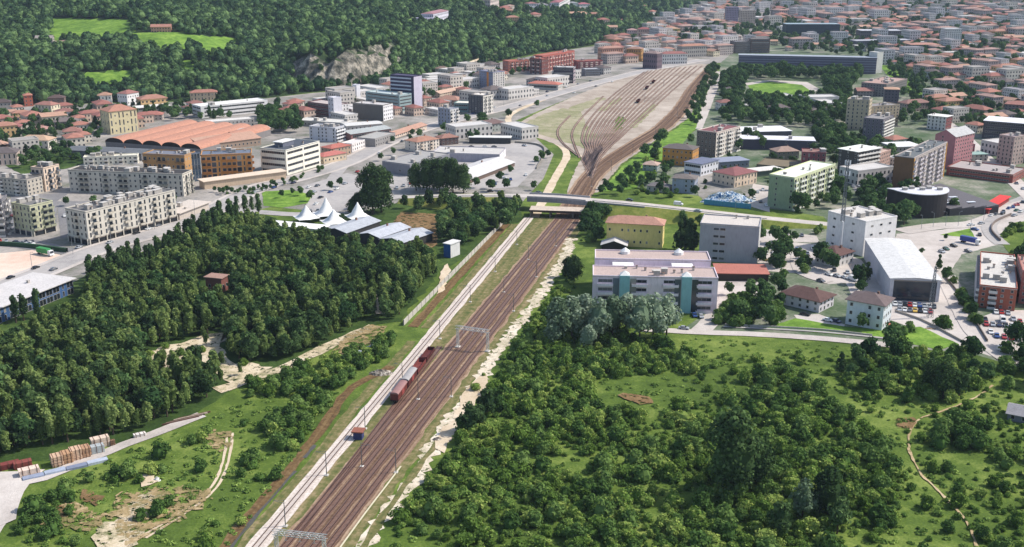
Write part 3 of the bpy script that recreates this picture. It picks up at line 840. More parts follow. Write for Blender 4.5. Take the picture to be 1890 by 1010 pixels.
def label_by_landmark(things, join):
    """label each thing by its look and by how near in the picture it stands to a findable landmark"""
    bins = {}
    for o, look, x, y, w in things:
        k = min(range(len(LANDMARKS)), key=lambda i: (LANDMARKS[i][1] - x) ** 2 + (LANDMARKS[i][2] - y) ** 2)
        bins.setdefault((look, k), []).append(((LANDMARKS[k][1] - x) ** 2 + (LANDMARKS[k][2] - y) ** 2, o))
    for (look, k), lst in bins.items():
        lst.sort(key=lambda q: q[0])
        for i, (d, o) in enumerate(lst):
            if len(lst) == 1: o['label'] = f"{look} {join} {LANDMARKS[k][0]}"
            elif i == 0: o['label'] = f"{look} nearest to {LANDMARKS[k][0]}"
            else: o['label'] = f"{look}, {ordinal(i + 1)} nearest to {LANDMARKS[k][0]}"

def gn_scatter(name, pts, meshes, label):
    """one object: mesh points carrying scale / turn / kind, instancing the given meshes"""
    me = bpy.data.meshes.new(name); me.from_pydata([tuple(p[0]) for p in pts], [], [])
    for nm, col, ty in (("sc", 1, 'FLOAT'), ("rz", 2, 'FLOAT'), ("kd", 3, 'INT')):
        at = me.attributes.new(nm, ty, 'POINT')
        at.data.foreach_set("value", np.array([p[col] for p in pts], dtype=np.int32 if ty == 'INT' else np.float32))
    o = bpy.data.objects.new(name, me); COL.objects.link(o)
    ng = bpy.data.node_groups.new(name + "_scatter", 'GeometryNodeTree')
    ng.interface.new_socket("Geometry", in_out='INPUT', socket_type='NodeSocketGeometry')
    ng.interface.new_socket("Geometry", in_out='OUTPUT', socket_type='NodeSocketGeometry')
    N = ng.nodes.new; Lk = ng.links.new
    gi = N("NodeGroupInput"); go = N("NodeGroupOutput"); jn = N("GeometryNodeJoinGeometry")
    def attr(nm, ty):
        a = N("GeometryNodeInputNamedAttribute"); a.data_type = ty; a.inputs[0].default_value = nm; return a.outputs[0]
    sc = attr("sc", 'FLOAT'); rz = attr("rz", 'FLOAT'); kd = attr("kd", 'INT')
    cx = N("ShaderNodeCombineXYZ"); Lk(rz, cx.inputs[2])
    for i, m in enumerate(meshes):
        src = bpy.data.objects.new(m.name + "_source", m)
        oi = N("GeometryNodeObjectInfo"); oi.inputs["Object"].default_value = src; oi.inputs["As Instance"].default_value = True
        cmp = N("FunctionNodeCompare"); cmp.data_type = 'INT'; cmp.operation = 'EQUAL'; cmp.inputs[3].default_value = i
        Lk(kd, cmp.inputs[2])
        ip = N("GeometryNodeInstanceOnPoints")
        Lk(gi.outputs[0], ip.inputs["Points"]); Lk(cmp.outputs[0], ip.inputs["Selection"]); Lk(oi.outputs["Geometry"], ip.inputs["Instance"])
        Lk(cx.outputs[0], ip.inputs["Rotation"]); Lk(sc, ip.inputs["Scale"])
        Lk(ip.outputs[0], jn.inputs[0])
    Lk(jn.outputs[0], go.inputs[0])
    md = o.modifiers.new("scatter", 'NODES'); md.node_group = ng
    o['kind'] = 'stuff'; o['label'] = label
    return o

def plant_zones():
    WOOD = [(-260, 800), (-150, 690), (-10, 650), (70, 622), (150, 580), (165, 545), (262, 522), (340, 478), (440, 418), (500, 428), (560, 452), (690, 474), (800, 480),
            (806, 506), (735, 588), (688, 592), (560, 655), (440, 690), (372, 752), (250, 800), (90, 828), (0, 846), (-220, 900)]
    CLR = [(265, 655), (330, 634), (420, 608), (418, 640), (426, 664), (500, 672), (474, 708), (430, 720), (405, 700), (330, 690), (262, 706)]
    HUT = [(366, 515), (432, 515), (440, 572), (362, 572)]
    PTH = [(690, 535), (702, 540), (708, 590), (690, 585)]
    zone("the wood", WOOD, [('wood', 6), ('woodd', 3), ('city', 1)], 3.8, 1, .55, 1.35, excl=(CLR, HUT, PTH), r=.5)
    zone("the wood", [(165, 548), (262, 522), (340, 480), (440, 420), (432, 404), (330, 458), (262, 496), (160, 530)], [('poplar', 1)], 4.0, 29, .75, 1.2, r=.5)
    zone("the wood", CLR, [('wood', 2), ('bush', 2)], 11, 2, .5, .8, keep=.8)
    # below the wood: brambles down to the ditch
    zone("the bank below the wood", [(430, 735), (480, 700), (560, 676), (640, 655), (700, 628), (740, 620), (700, 676), (640, 706), (590, 770), (530, 850), (470, 800), (560, 740)], [('bush', 3), ('bushd', 5)], 4.3, 3, .6, 1.05, keep=.95)
    zone("the rough meadow", [(120, 900), (380, 800), (520, 740), (560, 780), (540, 850), (400, 1030), (330, 1030), (400, 940), (420, 860), (370, 840), (330, 920), (200, 910), (20, 1010), (40, 940)], [('bush', 3), ('bushd', 2), ('light', 3)], 5.5, 4, .5, 1.1, keep=.35)
    zone("the rough meadow", [(20, 1010), (60, 930), (130, 900), (150, 960), (160, 1030)], [('bushd', 3), ('light', 4)], 4, 5, .4, .8, keep=.7)
    for x, y, k, s in [(505, 790, 'bushd', 1.1), (470, 850, 'bushd', .9), (520, 830, 'bushd', 1.0), (508, 885, 'bushd', .8), (355, 820, 'bushd', .7), (370, 870, 'bushd', .8), (445, 880, 'bushd', .6), (570, 790, 'bushd', .9),
                       (290, 950, 'bushd', .9), (310, 935, 'bushd', .7), (260, 960, 'bushd', .7), (100, 985, 'bushd', .9), (215, 880, 'bushd', .8), (240, 870, 'bushd', .7)]: one(k, x, y, s, "meadow")
    # the scrub on the far side of the line
    CLEAR = [[(1085, 705), (1200, 690), (1270, 690), (1300, 720), (1220, 765), (1110, 760)], [(1330, 700), (1440, 690), (1450, 760), (1400, 800), (1420, 860), (1380, 850), (1370, 770)],
             [(1010, 690), (1060, 680), (1050, 720), (990, 730)], [(920, 760), (980, 770), (960, 800), (900, 790)], [(1180, 890), (1290, 890), (1280, 930), (1190, 925)], [(1010, 850), (1080, 850), (1060, 880), (1000, 880)],
             [(690, 1060), (740, 985), (800, 990), (900, 1060)], [(1180, 800), (1270, 790), (1250, 830), (1170, 830)], [(1560, 800), (1640, 850), (1640, 900), (1580, 880)]]
    SCR = [(700, 1060), (740, 960), (800, 880), (850, 800), (890, 745), (925, 690), (960, 640), (1010, 560), (1090, 560), (1100, 590), (1180, 628), (1260, 640), (1300, 668), (1240, 720), (1140, 715),
           (1210, 745), (1330, 730), (1450, 760), (1560, 760), (1650, 840), (1660, 960), (1540, 1060)]
    zone("the scrub", SCR, [('bush', 7), ('bushd', 5), ('light', 4)], 3.6, 6, .35, 1.25, keep=.9, excl=CLEAR)
    zone("the scrub", SCR, [('light', 5), ('bush', 2)], 2.7, 59, .3, .7, keep=.75, excl=(CLEAR[0], CLEAR[1], CLEAR[6]))
    zone("the scrub", [(1335, 765), (1362, 705), (1420, 682), (1490, 652), (1484, 700), (1560, 755), (1640, 830), (1660, 900), (1560, 870), (1440, 810)], [('bush', 4), ('bushd', 6), ('light', 2)], 4.2, 58, .6, 1.25, keep=.8)
    zone("the scrub", [(1240, 700), (1300, 668), (1400, 650), (1480, 640), (1470, 690), (1400, 720), (1300, 730)], [('bush', 3), ('bushd', 5), ('light', 2)], 6, 7, .6, 1.1, keep=.45)
    zone("the scrub", [(1540, 700), (1640, 640), (1720, 650), (1800, 660), (1830, 700), (1800, 740), (1700, 750), (1600, 740)], [('bush', 4), ('bushd', 5), ('city', 2)], 5.0, 8, .6, 1.3, keep=.95)
    zone("the meadow by the footpath", [(1660, 850), (1672, 770), (1850, 740), (1960, 760), (1960, 1060), (1600, 1060)], [('bush', 4), ('bushd', 4), ('light', 6)], 4.6, 9, .35, 1.0, keep=.45)
    zone("the meadow by the footpath", [(1720, 830), (1740, 780), (1800, 790), (1806, 830)], [('bushd', 1)], 4.4, 10, .9, 1.3)
    zone("the meadow by the footpath", [(1300, 660), (1640, 648), (1830, 720), (1960, 740), (1960, 1060), (1560, 1060), (1660, 850), (1560, 740)], [('light', 5), ('bush', 1)], 3.6, 64, .25, .6, keep=.5)
    zone("the line side", [(870, 720), (930, 650), (990, 570), (1040, 500), (1075, 440), (1090, 470), (1050, 560), (1000, 640), (930, 730)], [('light', 6), ('bush', 3)], 4.2, 11, .4, .8, keep=.6)
    zone("the bridge bank", [(1078, 400), (1110, 392), (1118, 440), (1090, 460), (1070, 430)], [('city', 2), ('bushd', 2)], 5, 12, .7, 1.1)
    zone("the bridge bank", [(1105, 355), (1160, 330), (1200, 310), (1210, 340), (1180, 352), (1290, 362), (1290, 368), (1110, 362)], [('city', 3), ('bush', 2)], 8, 13, .5, .9, keep=.9)
    zone("the bridge bank", [(1112, 392), (1290, 408), (1420, 418), (1420, 425), (1280, 418), (1112, 402)], [('city', 1), ('bush', 3)], 7, 14, .5, .9, keep=.7)
    zone("the grove by the line", [(715, 400), (760, 378), (900, 384), (962, 392), (950, 420), (890, 440), (850, 470), (815, 450), (818, 400)], [('city', 3), ('woodd', 4), ('wood', 2)], 6, 15, .8, 1.4, keep=.9)
    zone("town", [(395, 352), (470, 351), (530, 335), (592, 313), (596, 318), (535, 341), (470, 359), (400, 361)], [('city', 2), ('bushd', 1)], 4.5, 55, .35, .55, r=0)
    zone("town", [(112, 375), (330, 374), (320, 388), (170, 425)], [('city', 1)], 9, 56, .4, .8, keep=.7, r=1)
    zone("town", [(20, 300), (90, 282), (130, 275), (150, 300), (60, 318)], [('city', 2), ('bushd', 1)], 7, 57, .6, 1.1, keep=.9, r=2)
    for x, y, s in [(1440, 150, 2.0), (1425, 152, 1.6), (1455, 153, 1.7), (1385, 140, 1.2), (1400, 145, 1.3), (1500, 148, 1.3), (1530, 146, 1.2), (1560, 148, 1.3), (1585, 150, 1.2), (1368, 150, 1.2)]: one('city', x, y, s * 1.3)
    # gardens and hedges round the villas
    zone("the villa hedge", [(1320, 600), (1340, 560), (1440, 540), (1450, 560), (1440, 600), (1400, 612)], [('bushd', 4), ('city', 2)], 5, 16, .8, 1.2)
    zone("the villa gardens", [(1400, 480), (1480, 470), (1500, 500), (1450, 520), (1400, 500)], [('city', 3), ('bushd', 2)], 8, 17, .7, 1.1)
    zone("the villa gardens", [(1555, 540), (1600, 505), (1612, 540), (1580, 545)], [('city', 3), ('conifer', 3)], 7, 18, .7, 1.0)
    zone("the yard hedge", [(1738, 510), (1762, 520), (1812, 600), (1800, 606)], [('bushd', 3), ('city', 1)], 4.5, 19, .7, 1.0)
    zone("the yard hedge", [(1845, 480), (1880, 470), (1930, 470), (1890, 490)], [('bushd', 3), ('city', 2)], 6, 20, .7, 1.0)
    zone("the yard hedge", [(1860, 640), (1960, 620), (1960, 720), (1840, 720)], [('bushd', 3), ('city', 2)], 6, 21, .8, 1.2)
    zone("the bank by the bridge road", [(1850, 440), (1880, 410), (1960, 400), (1960, 470), (1870, 470)], [('bushd', 3), ('bush', 2)], 6, 22, .7, 1.0, keep=.8)
    # signature trees
    for k in range(9):
        one('silver', 1030 + k * 25, 634 - (k % 3) * 7, RNG.uniform(1.2, 1.45), "willow row")
    for x, y, s in [(1120, 612, .9), (1160, 604, .9), (1060, 618, .8), (1215, 628, .9), (1020, 640, .9), (1085, 650, .8)]: one('silver', x, y, s)
    for x, y, s in [(1060, 520, .75), (1048, 512, .6)]: one('big', x, y, s)
    one('big', 1350, 912, 1.55); one('big', 1395, 902, .9); one('big', 1525, 955, .9); one('silver', 1480, 962, .9); one('big', 1740, 735, .85); one('big', 1715, 720, .7); one('woodd', 1770, 735, 1.1)
    one('woodd', 1440, 990, 1.1); one('woodd', 1545, 985, 1.1); one('woodd', 870, 800, 1.1); one('woodd', 900, 770, 1.1); one('woodd', 885, 790, .9)
    one('conifer', 1552, 690, .75); one('conifer', 1732, 500, .7); one('conifer', 1272, 470, 1.6); one('conifer', 1254, 466, 1.45); one('conifer', 1264, 460, 1.5); one('conifer', 1280, 462, 1.2); one('city', 1590, 610, .8); one('bushd', 1745, 605, 1.1); one('bushd', 1735, 603, 1.0)
    one('bushd', 1680, 612, .9); one('bushd', 1668, 618, .8); one('city', 1345, 545, .7)
    for x, y, s in [(688, 396, 1.75), (704, 392, 1.6), (676, 385, .8), (660, 392, .7), (650, 398, .6)]: one('big', x, y, s)
    for x, y, s in [(768, 352, 1.05), (788, 355, 1.25), (812, 356, 1.3), (836, 356, 1.3), (856, 357, 1.1), (800, 348, 1.2), (826, 349, 1.2)]: one('big', x, y, s)
    for x, y, s in [(946, 408, 1.3), (930, 398, 1.2), (915, 405, 1.1), (1090, 402, 1.1), (1104, 412, 1.3), (1120, 405, 1.0), (1080, 424, 1.1), (880, 347, .8), (902, 349, .7), (922, 336, .8), (942, 322, .7), (985, 352, .7)]: one('city', x, y, s)
    for x, y, s in [(938, 412, .8), (925, 408, .6), (908, 354, .9), (935, 352, .9)]: one('city' if s > .85 else 'big', x, y, s)
    for i, (x, y) in enumerate([(30, 596), (44, 592), (70, 588), (168, 518), (186, 512), (205, 502), (222, 498), (240, 490), (258, 486), (268, 516), (285, 510), (300, 498), (312, 506), (330, 492), (345, 480), (232, 508),
                                (332, 452), (345, 448), (360, 440), (378, 430), (392, 424), (408, 416), (425, 410), (438, 402), (452, 398), (466, 396), (478, 400), (196, 524), (216, 520)]):
        one('poplar', x, y, RNG.uniform(.85, 1.2))
    for x, y, s in [(180, 300, 1.3), (168, 296, 1.1), (52, 285, 1.0), (64, 290, .9), (40, 282, .8), (166, 255, 1.0), (158, 240, 1.0), (512, 242, 1.2), (530, 240, 1.3), (498, 245, 1.1), (520, 228, 1.1), (545, 236, 1.0),
                    (1222, 266, 1.4), (1214, 268, 1.1), (1190, 292, 1.2), (1160, 332, 1.1), (1145, 345, 1.0), (1275, 268, 1.0), (1378, 262, 1.3), (1392, 268, 1.3), (1406, 276, 1.2), (1362, 280, 1.1), (1470, 390, 1.3), (1485, 392, 1.3),
                    (1605, 360, 1.4), (1618, 352, 1.3), (1596, 366, 1.0), (1672, 362, 1.2), (1685, 358, 1.2), (1668, 415, 1.6), (1680, 410, 1.4), (1655, 408, 1.2), (1640, 408, 1.1), (1625, 400, 1.1), (1758, 392, 1.0),
                    (1530, 362, 1.2), (1540, 372, 1.0), (1640, 300, 1.3), (1628, 296, 1.2), (1655, 304, 1.0), (1000, 298, .9), (990, 304, .7), (1012, 292, .7), (1430, 450, 1.1), (1436, 488, 1.4), (1450, 480, 1.2), (1512, 490, 1.3), (1525, 498, 1.2), (1538, 502, 1.0),
                    (1430, 535, .9), (1880, 490, 1.2), (520, 366, .6), (555, 362, .7), (572, 372, .8), (540, 360, .5), (610, 352, .7), (628, 345, .7), (868, 262, 1.0), (880, 258, .9), (820, 246, 1.0)]:
        one('city', x, y, s)
    for x, y in [(1700, 470), (1745, 444)]: one('city', x, y, .4)
    # trees between the houses of the town
    zone("town", [(0, 310), (0, 210), (250, 200), (460, 190), (440, 225), (200, 225), (190, 262), (90, 262), (60, 300)], [('city', 4), ('conifer', 1)], 10, 30, .6, 1.2, keep=.95, r=2.5)
    zone("town", [(1330, 150), (1330, 228), (1560, 240), (1570, 170), (1600, 120), (1480, 128), (1370, 126)], [('city', 1)], 9, 31, .8, 1.5, keep=1.2, r=2.5,
         excl=([(1375, 147), (1520, 147), (1520, 188), (1375, 186)],))
    zone("town", [(1290, 232), (1318, 165), (1328, 130), (1322, 124), (1304, 130), (1275, 200), (1262, 236)], [('city', 1)], 10, 32, .7, 1.1, keep=.9)
    zone("town", [(1560, 270), (1690, 230), (1790, 235), (1890, 260), (1960, 300), (1960, 180), (1750, 150), (1640, 110), (1640, 150), (1680, 200)], [('city', 1)], 12, 33, .7, 1.3, keep=1.0, r=2.5)
    zone("town", [(1400, 300), (1560, 300), (1660, 370), (1640, 410), (1540, 400), (1420, 330)], [('city', 1)], 10, 34, .6, 1.2, keep=.9, r=2.5)
    zone("town", [(1320, 60), (1420, 40), (1900, 30), (1960, 120), (1800, 130), (1640, 118), (1450, 92)], [('city', 1)], 19, 35, .9, 1.6, keep=1.0, r=2.5)
    zone("town", [(1250, 85), (1340, 70), (1350, 50), (1270, 60)], [('city', 1)], 14, 36, 1.2, 1.8, r=3)
    zone("town", [(1300, 40), (2000, 30), (2100, -40), (1400, -40)], [('city', 1)], 32, 37, 1.2, 2.0, keep=.9, r=3)
    zone("town", [(560, 330), (760, 250), (1000, 195), (960, 225), (800, 262), (700, 300)], [('city', 1)], 15, 38, .5, 1.0, keep=.6, r=2.5)
    zone("town", [(480, 200), (700, 175), (900, 130), (1000, 112), (1000, 130), (820, 180), (640, 215)], [('city', 1)], 13, 39, .6, 1.1, keep=.7, r=2.5)
    zone("town", [(1130, 100), (1250, 70), (1320, 60), (1300, 20), (1220, 50), (1130, 84)], [('city', 1)], 15, 40, .8, 1.3, keep=.8, r=2.5)
    zone("town", [(1500, 235), (1560, 235), (1560, 262), (1590, 275), (1700, 268), (1700, 290), (1560, 300), (1500, 285)], [('city', 1)], 8, 41, .7, 1.3, keep=1.0, r=2)
    zone("town", [(1140, 350), (1170, 320), (1215, 275), (1240, 300), (1240, 350)], [('city', 3), ('bush', 2)], 8, 42, .5, 1.1, keep=.9, r=2)
    zone("town", [(1285, 300), (1330, 290), (1480, 300), (1560, 340), (1500, 400), (1400, 380), (1300, 350)], [('city', 2), ('bushd', 1)], 10, 43, .4, .9, keep=.7, r=2)
    zone("town", [(1600, 372), (1680, 366), (1700, 410), (1660, 420), (1600, 410)], [('city', 1)], 8, 44, .8, 1.3, keep=1.2, r=2)
    zone("town", [(1395, 430), (1520, 408), (1510, 450), (1480, 470), (1400, 470)], [('city', 3), ('bushd', 2)], 9, 45, .5, 1.0, keep=.8, r=2)
    zone("town", [(1560, 470), (1640, 470), (1640, 520), (1560, 500)], [('city', 1)], 12, 46, .5, .9, keep=.8, r=2)
    zone("town", [(0, 186), (0, 176), (480, 168), (560, 160), (720, 152), (720, 158), (560, 168), (480, 178), (200, 184)], [('city', 1)], 8, 47, .8, 1.3, keep=1.2, r=2)
    zone("town", [(480, 252), (480, 215), (545, 212), (555, 245)], [('city', 1)], 7, 48, 1.0, 1.5, keep=1.3, r=2)

def hill_wood():
    rs = np.random.RandomState(5)
    g = 6.6
    X, Y = np.meshgrid(np.arange(-1150, 900, g), np.arange(900, 3500, g)); X = X.ravel(); Y = Y.ravel()
    X = X + rs.uniform(-.48, .48, X.shape) * g; Y = Y + rs.uniform(-.48, .48, Y.shape) * g
    # thin out with distance: what is far shows only as a mass
    keep = rs.uniform(0, 1, X.shape) < np.clip(1.6 - Y / 2400, .35, 1)
    X = X[keep]; Y = Y[keep]
    Z = terrain(X, Y)
    e = 2.0
    sl = np.hypot(terrain(X + e, Y) - Z, terrain(X, Y + e) - Z) / e
    PX, PY = PROJ(X, Y, Z)
    m = (Z > .3) & ((sl < .85) | ((sl < 2.2) & (rs.uniform(0, 1, X.shape) < .3))) & (PX > -160) & (PX < 1500) & (PY > -260)
    bare = [(575, 92), (640, 88), (700, 110), (706, 150), (640, 168), (575, 160)]
    thin = inpoly(PX, PY, bare) & (rs.uniform(0, 1, X.shape) < .5)
    m &= ~thin
    for poly in HILLMEADOWS: m &= ~inpoly(PX, PY, poly)
    for poly in HILLPATHS:
        m &= polydist(PX, PY, [q[0] for q in poly], [q[1] for q in poly]) > 4.5
    # houses on the right shoulder of the hill: only part of it is wooded
    town = inpoly(PX, PY, [(930, -10), (1110, 76), (1330, 10), (1330, -40), (930, -40)])
    m &= ~(town & (rs.uniform(0, 1, X.shape) < .45))
    X, Y, Z = X[m], Y[m], Z[m]
    pts = []
    for i in range(len(X)):
        if not clear_of(X[i], Y[i], 4): continue
        pts.append(((X[i], Y[i], Z[i] - .3), float((rs.uniform(.6, 1.2) + (.55 if rs.uniform() < .18 else 0)) * (1 + max(0, Y[i] - 1500) / 3500)), float(rs.uniform(0, 6.28)), int(rs.randint(0, 4))))
    gn_scatter("hillside_wood", pts, KINDS['hill']['m'] + [KINDS['city']['m'][0]], "dark green wood covering the hillside above the town")
HILLPATHS = [[(850, 138), (856, 125), (880, 114), (905, 106), (930, 99), (943, 93), (945, 86)], [(880, 72), (900, 72), (902, 84)], [(48, 0), (62, 12)]]

def emit_plants():
    """the plants that show largest become objects of their own; the rest of each kind is one mass"""
    TREES = {'wood', 'woodd', 'poplar', 'big', 'silver', 'city', 'conifer'}
    vis = []
    for it in PL.items:
        x, y = PROJ(it['p'].x, it['p'].y, it['p'].z)
        K = KINDS[it['key']]
        it['x'], it['y'] = x, y
        it['px'] = PXM(x, y) * K['H'] * it['sc'] * (1.25 if it['force'] else 1.0)
        if x < -60 or x > 1950 or y > 1085: it['px'] = -1 if not (-140 < x < 2040 and y < 1160) else 0
    items = [i for i in PL.items if i['px'] >= 0]
    tr = sorted([i for i in items if i['key'] in TREES and -10 < i['x'] < 1900 and i['y'] < 1040], key=lambda i: -i['px'])[:290]
    bu = sorted([i for i in items if i['key'] not in TREES and i['key'] != 'light' and -10 < i['x'] < 1900 and i['y'] < 1030], key=lambda i: -i['px'])[:250]
    sh = sorted([i for i in items if i['key'] == 'light' and -10 < i['x'] < 1900 and i['y'] < 1020], key=lambda i: -i['px'])[:90]
    solo = set(id(i) for i in tr + bu + sh)
    rows = []
    rnd = random.Random(3)
    for n, it in enumerate(tr + bu + sh):
        K = KINDS[it['key']]; m = rnd.choice(K['m']); rz = rnd.uniform(0, 6.28)
        grp = {'tree': "trees", 'bush': "bushes of the meadow and line side", 'shrub': "low shrubs in the grass"}[K['cat']]
        if K['cat'] == 'tree': grp = {'wood_tree': "trees of the wood", 'poplar_tree': "poplars along the street edge", 'willow_tree': "silver willows", 'conifer_tree': "conifers",
                                      'broadleaf_tree': "large broadleaf trees", 'garden_tree': "garden and town trees"}[K['name']]
        if K['t']:
            o = thing(K['name'], None, K['cat'], it['p'], rz, grp); o.scale = (it['sc'],) * 3
            c = bpy.data.objects.new("crown", m); COL.objects.link(c); c.parent = o
            c = bpy.data.objects.new("trunk", K['t']); COL.objects.link(c); c.parent = o
        else:
            o = bpy.data.objects.new(K['name'], m); COL.objects.link(o); o.location = it['p']; o.rotation_euler = (0, 0, rz)
            o.scale = (it['sc'] * rnd.uniform(.9, 1.15), it['sc'] * rnd.uniform(.9, 1.15), it['sc'])
            tag(o, None, K['cat'], grp)
        rows.append((o, K['look'][n % len(K['look'])], it['x'], it['y'] - it['px'] * .4, 0))
    label_by_landmark(rows, "by")
    rest = {}
    for it in items:
        if id(it) in solo: continue
        z = 'wood' if it['zone'] == "the wood" else ('town' if it['key'] == 'city' else 'scrub')
        rest.setdefault(z, []).append(it)
    for z, lst in rest.items():
        keys = sorted(set(i['key'] for i in lst)); ms = []; st = {}
        for k in keys: st[k] = len(ms); ms += KINDS[k]['m']
        pts = [(tuple(i['p']), i['sc'], rnd.uniform(0, 6.28), st[i['key']] + rnd.randrange(len(KINDS[i['key']]['m']))) for i in lst]
        nm, lb = {'wood': ("woodland_mass", "rest of the dense green wood beside the street"), 'town': ("town_greenery", "trees massed between the roofs of the far town"),
                  'scrub': ("undergrowth", "tangled undergrowth between the bushes")}[z]
        gn_scatter(nm, pts, ms, lb)
    # tall grass and weeds that roughen the meadows
    pts = []
    for poly, gap, seed in [([(700, 1060), (800, 880), (900, 720), (1020, 560), (1090, 570), (1250, 625), (1640, 642), (1760, 668), (1920, 700), (1960, 1060)], 2.6, 50),
                            ([(20, 1040), (90, 890), (380, 778), (470, 715), (560, 690), (700, 640), (750, 606), (700, 660), (640, 705), (540, 850), (400, 1040)], 2.0, 51)]:
        P = [G(*q) for q in poly]; wp = [(p.x, p.y) for p in P]
        X, Y = np.meshgrid(np.arange(min(p.x for p in P), max(p.x for p in P), gap), np.arange(min(p.y for p in P), max(p.y for p in P), gap))
        rs = np.random.RandomState(seed); X = X.ravel() + rs.uniform(-1, 1, X.size) * gap * .6; Y = Y.ravel() + rs.uniform(-1, 1, Y.size) * gap * .6
        m = inpoly(X, Y, wp) & (rs.uniform(0, 1, X.shape) < .3)
        px, py = PROJ(X, Y, 0 * X)
        for q in NOGRASS: m &= ~inpoly(px, py, q)
        fp = [(1832, 712), (1745, 758), (1698, 774), (1680, 800), (1678, 830), (1702, 878), (1752, 928), (1802, 1010)]
        m &= polydist(px, py, [a[0] for a in fp], [a[1] for a in fp]) > 6
        for x, y in zip(X[m], Y[m]): pts.append(((x, y, 0), float(rs.uniform(.4, 1.3)), float(rs.uniform(0, 6.28)), int(rs.randint(0, 2))))
    gn_scatter("tall_grass", pts, KINDS['tuft']['m'], "rough tall grass and weeds of the meadows")
NOGRASS = [[(170, 1040), (176, 985), (240, 930), (305, 915), (270, 990), (240, 1040)], [(255, 995), (350, 930), (405, 870), (412, 800), (375, 790), (440, 790), (432, 850), (400, 920), (330, 970)],
           [(0, 1040), (0, 870), (90, 868), (380, 760), (380, 775), (90, 892), (30, 970)]]
# ------------------------------------------------------------ buildings
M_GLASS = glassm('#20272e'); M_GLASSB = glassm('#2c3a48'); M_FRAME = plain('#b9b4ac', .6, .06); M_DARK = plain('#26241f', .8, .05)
PARTM = {}
def part_mesh(kind_, w, h, col=None):
    key = (kind_, round(w, 2), round(h, 2), col)
    if key in PARTM: return PARTM[key]
    mb = MB()
    if kind_ == 'window':
        f = .09
        mb.box(-w / 2, w / 2, -.06, .05, 0, f, 0); mb.box(-w / 2, w / 2, -.06, .05, h - f, h, 0)
        mb.box(-w / 2, -w / 2 + f, -.06, .05, f, h - f, 0); mb.box(w / 2 - f, w / 2, -.06, .05, f, h - f, 0)
        mb.box(-w / 2 + f, w / 2 - f, -.03, .05, f, h - f, 1)
        if w > 2.6:
            n = int(w / 1.6)
            for k in range(1, n):
                x = -w / 2 + w * k / n; mb.box(x - .05, x + .05, -.058, -.031, f, h - f, 0)
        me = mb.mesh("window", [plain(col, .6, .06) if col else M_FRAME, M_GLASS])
    elif kind_ == 'curtain':
        mb.box(-w / 2, w / 2, -.05, .05, 0, h, 0)
        n = max(2, int(w / 1.8))
        for k in range(n + 1):
            x = -w / 2 + w * k / n; mb.box(x - .06, x + .06, -.1, -.051, 0, h, 1)
        me = mb.mesh("window", [M_GLASSB, M_FRAME])
    elif kind_ == 'balcony':
        d = 1.3
        mb.box(-w / 2, w / 2, -d, .02, -.15, 0, 0); mb.box(-w / 2, w / 2, -d, -d + .1, 0, h, 0)
        mb.box(-w / 2, -w / 2 + .1, -d + .1, .02, 0, h, 0); mb.box(w / 2 - .1, w / 2, -d + .1, .02, 0, h, 0)
        me = mb.mesh("balcony", plain(col or '#d2ccc4', .7, .1))
    elif kind_ == 'shopfront':
        mb.box(-w / 2, w / 2, -.04, .05, 0, h, 0); mb.box(-w / 2, w / 2, -.12, -.041, h - .5, h, 1)
        me = mb.mesh("shopfront", [M_GLASS, plain(col or '#8a8078', .6, .08)])
    elif kind_ == 'pillar':
        mb.box(-w / 2, w / 2, -w / 2, w / 2, 0, h, 0); me = mb.mesh("pillar", plain(col or '#c9c2b4', .7, .1))
    elif kind_ == 'roof_unit':
        mb.box(-w / 2, w / 2, -w * .4, w * .4, 0, h, 0); mb.box(-w / 2 - .15, w / 2 + .15, -w * .4 - .15, w * .4 + .15, h + .002, h + .2, 1)
        me = mb.mesh("roof_unit", [plain(col or '#a9a39c', .7, .15), plain('#c2bcb4', .6, .1)])
    elif kind_ == 'chimney':
        mb.box(-w / 2, w / 2, -w / 2, w / 2, 0, h, 0); mb.box(-w / 2 - .1, w / 2 + .1, -w / 2 - .1, w / 2 + .1, h + .002, h + .18, 1)
        me = mb.mesh("chimney", [plain(col or '#8f6a58', .9, .2), plain('#6d5a50', .9, .1)])
    elif kind_ == 'skylight':
        mb.box(-w / 2, w / 2, -h / 2, h / 2, 0, .35, 0); me = mb.mesh("skylight", plain('#d9dadd', .3, .05))
    elif kind_ == 'vent':
        mb.bar((0, 0, 0), (0, 0, h), w / 2, 8); mb.bar((0, 0, h), (0, 0, h + .3), w * .7, 8); me = mb.mesh("vent", plain('#b9bcc0', .4, .1, 1, .6))
    PARTM[key] = me
    return me
def put(me, name, parent, loc, rz=0):
    o = bpy.data.objects.new(name, me); COL.objects.link(o); o.parent = parent; o.location = loc; o.rotation_euler = (0, 0, rz)
    return o
BUILT = []
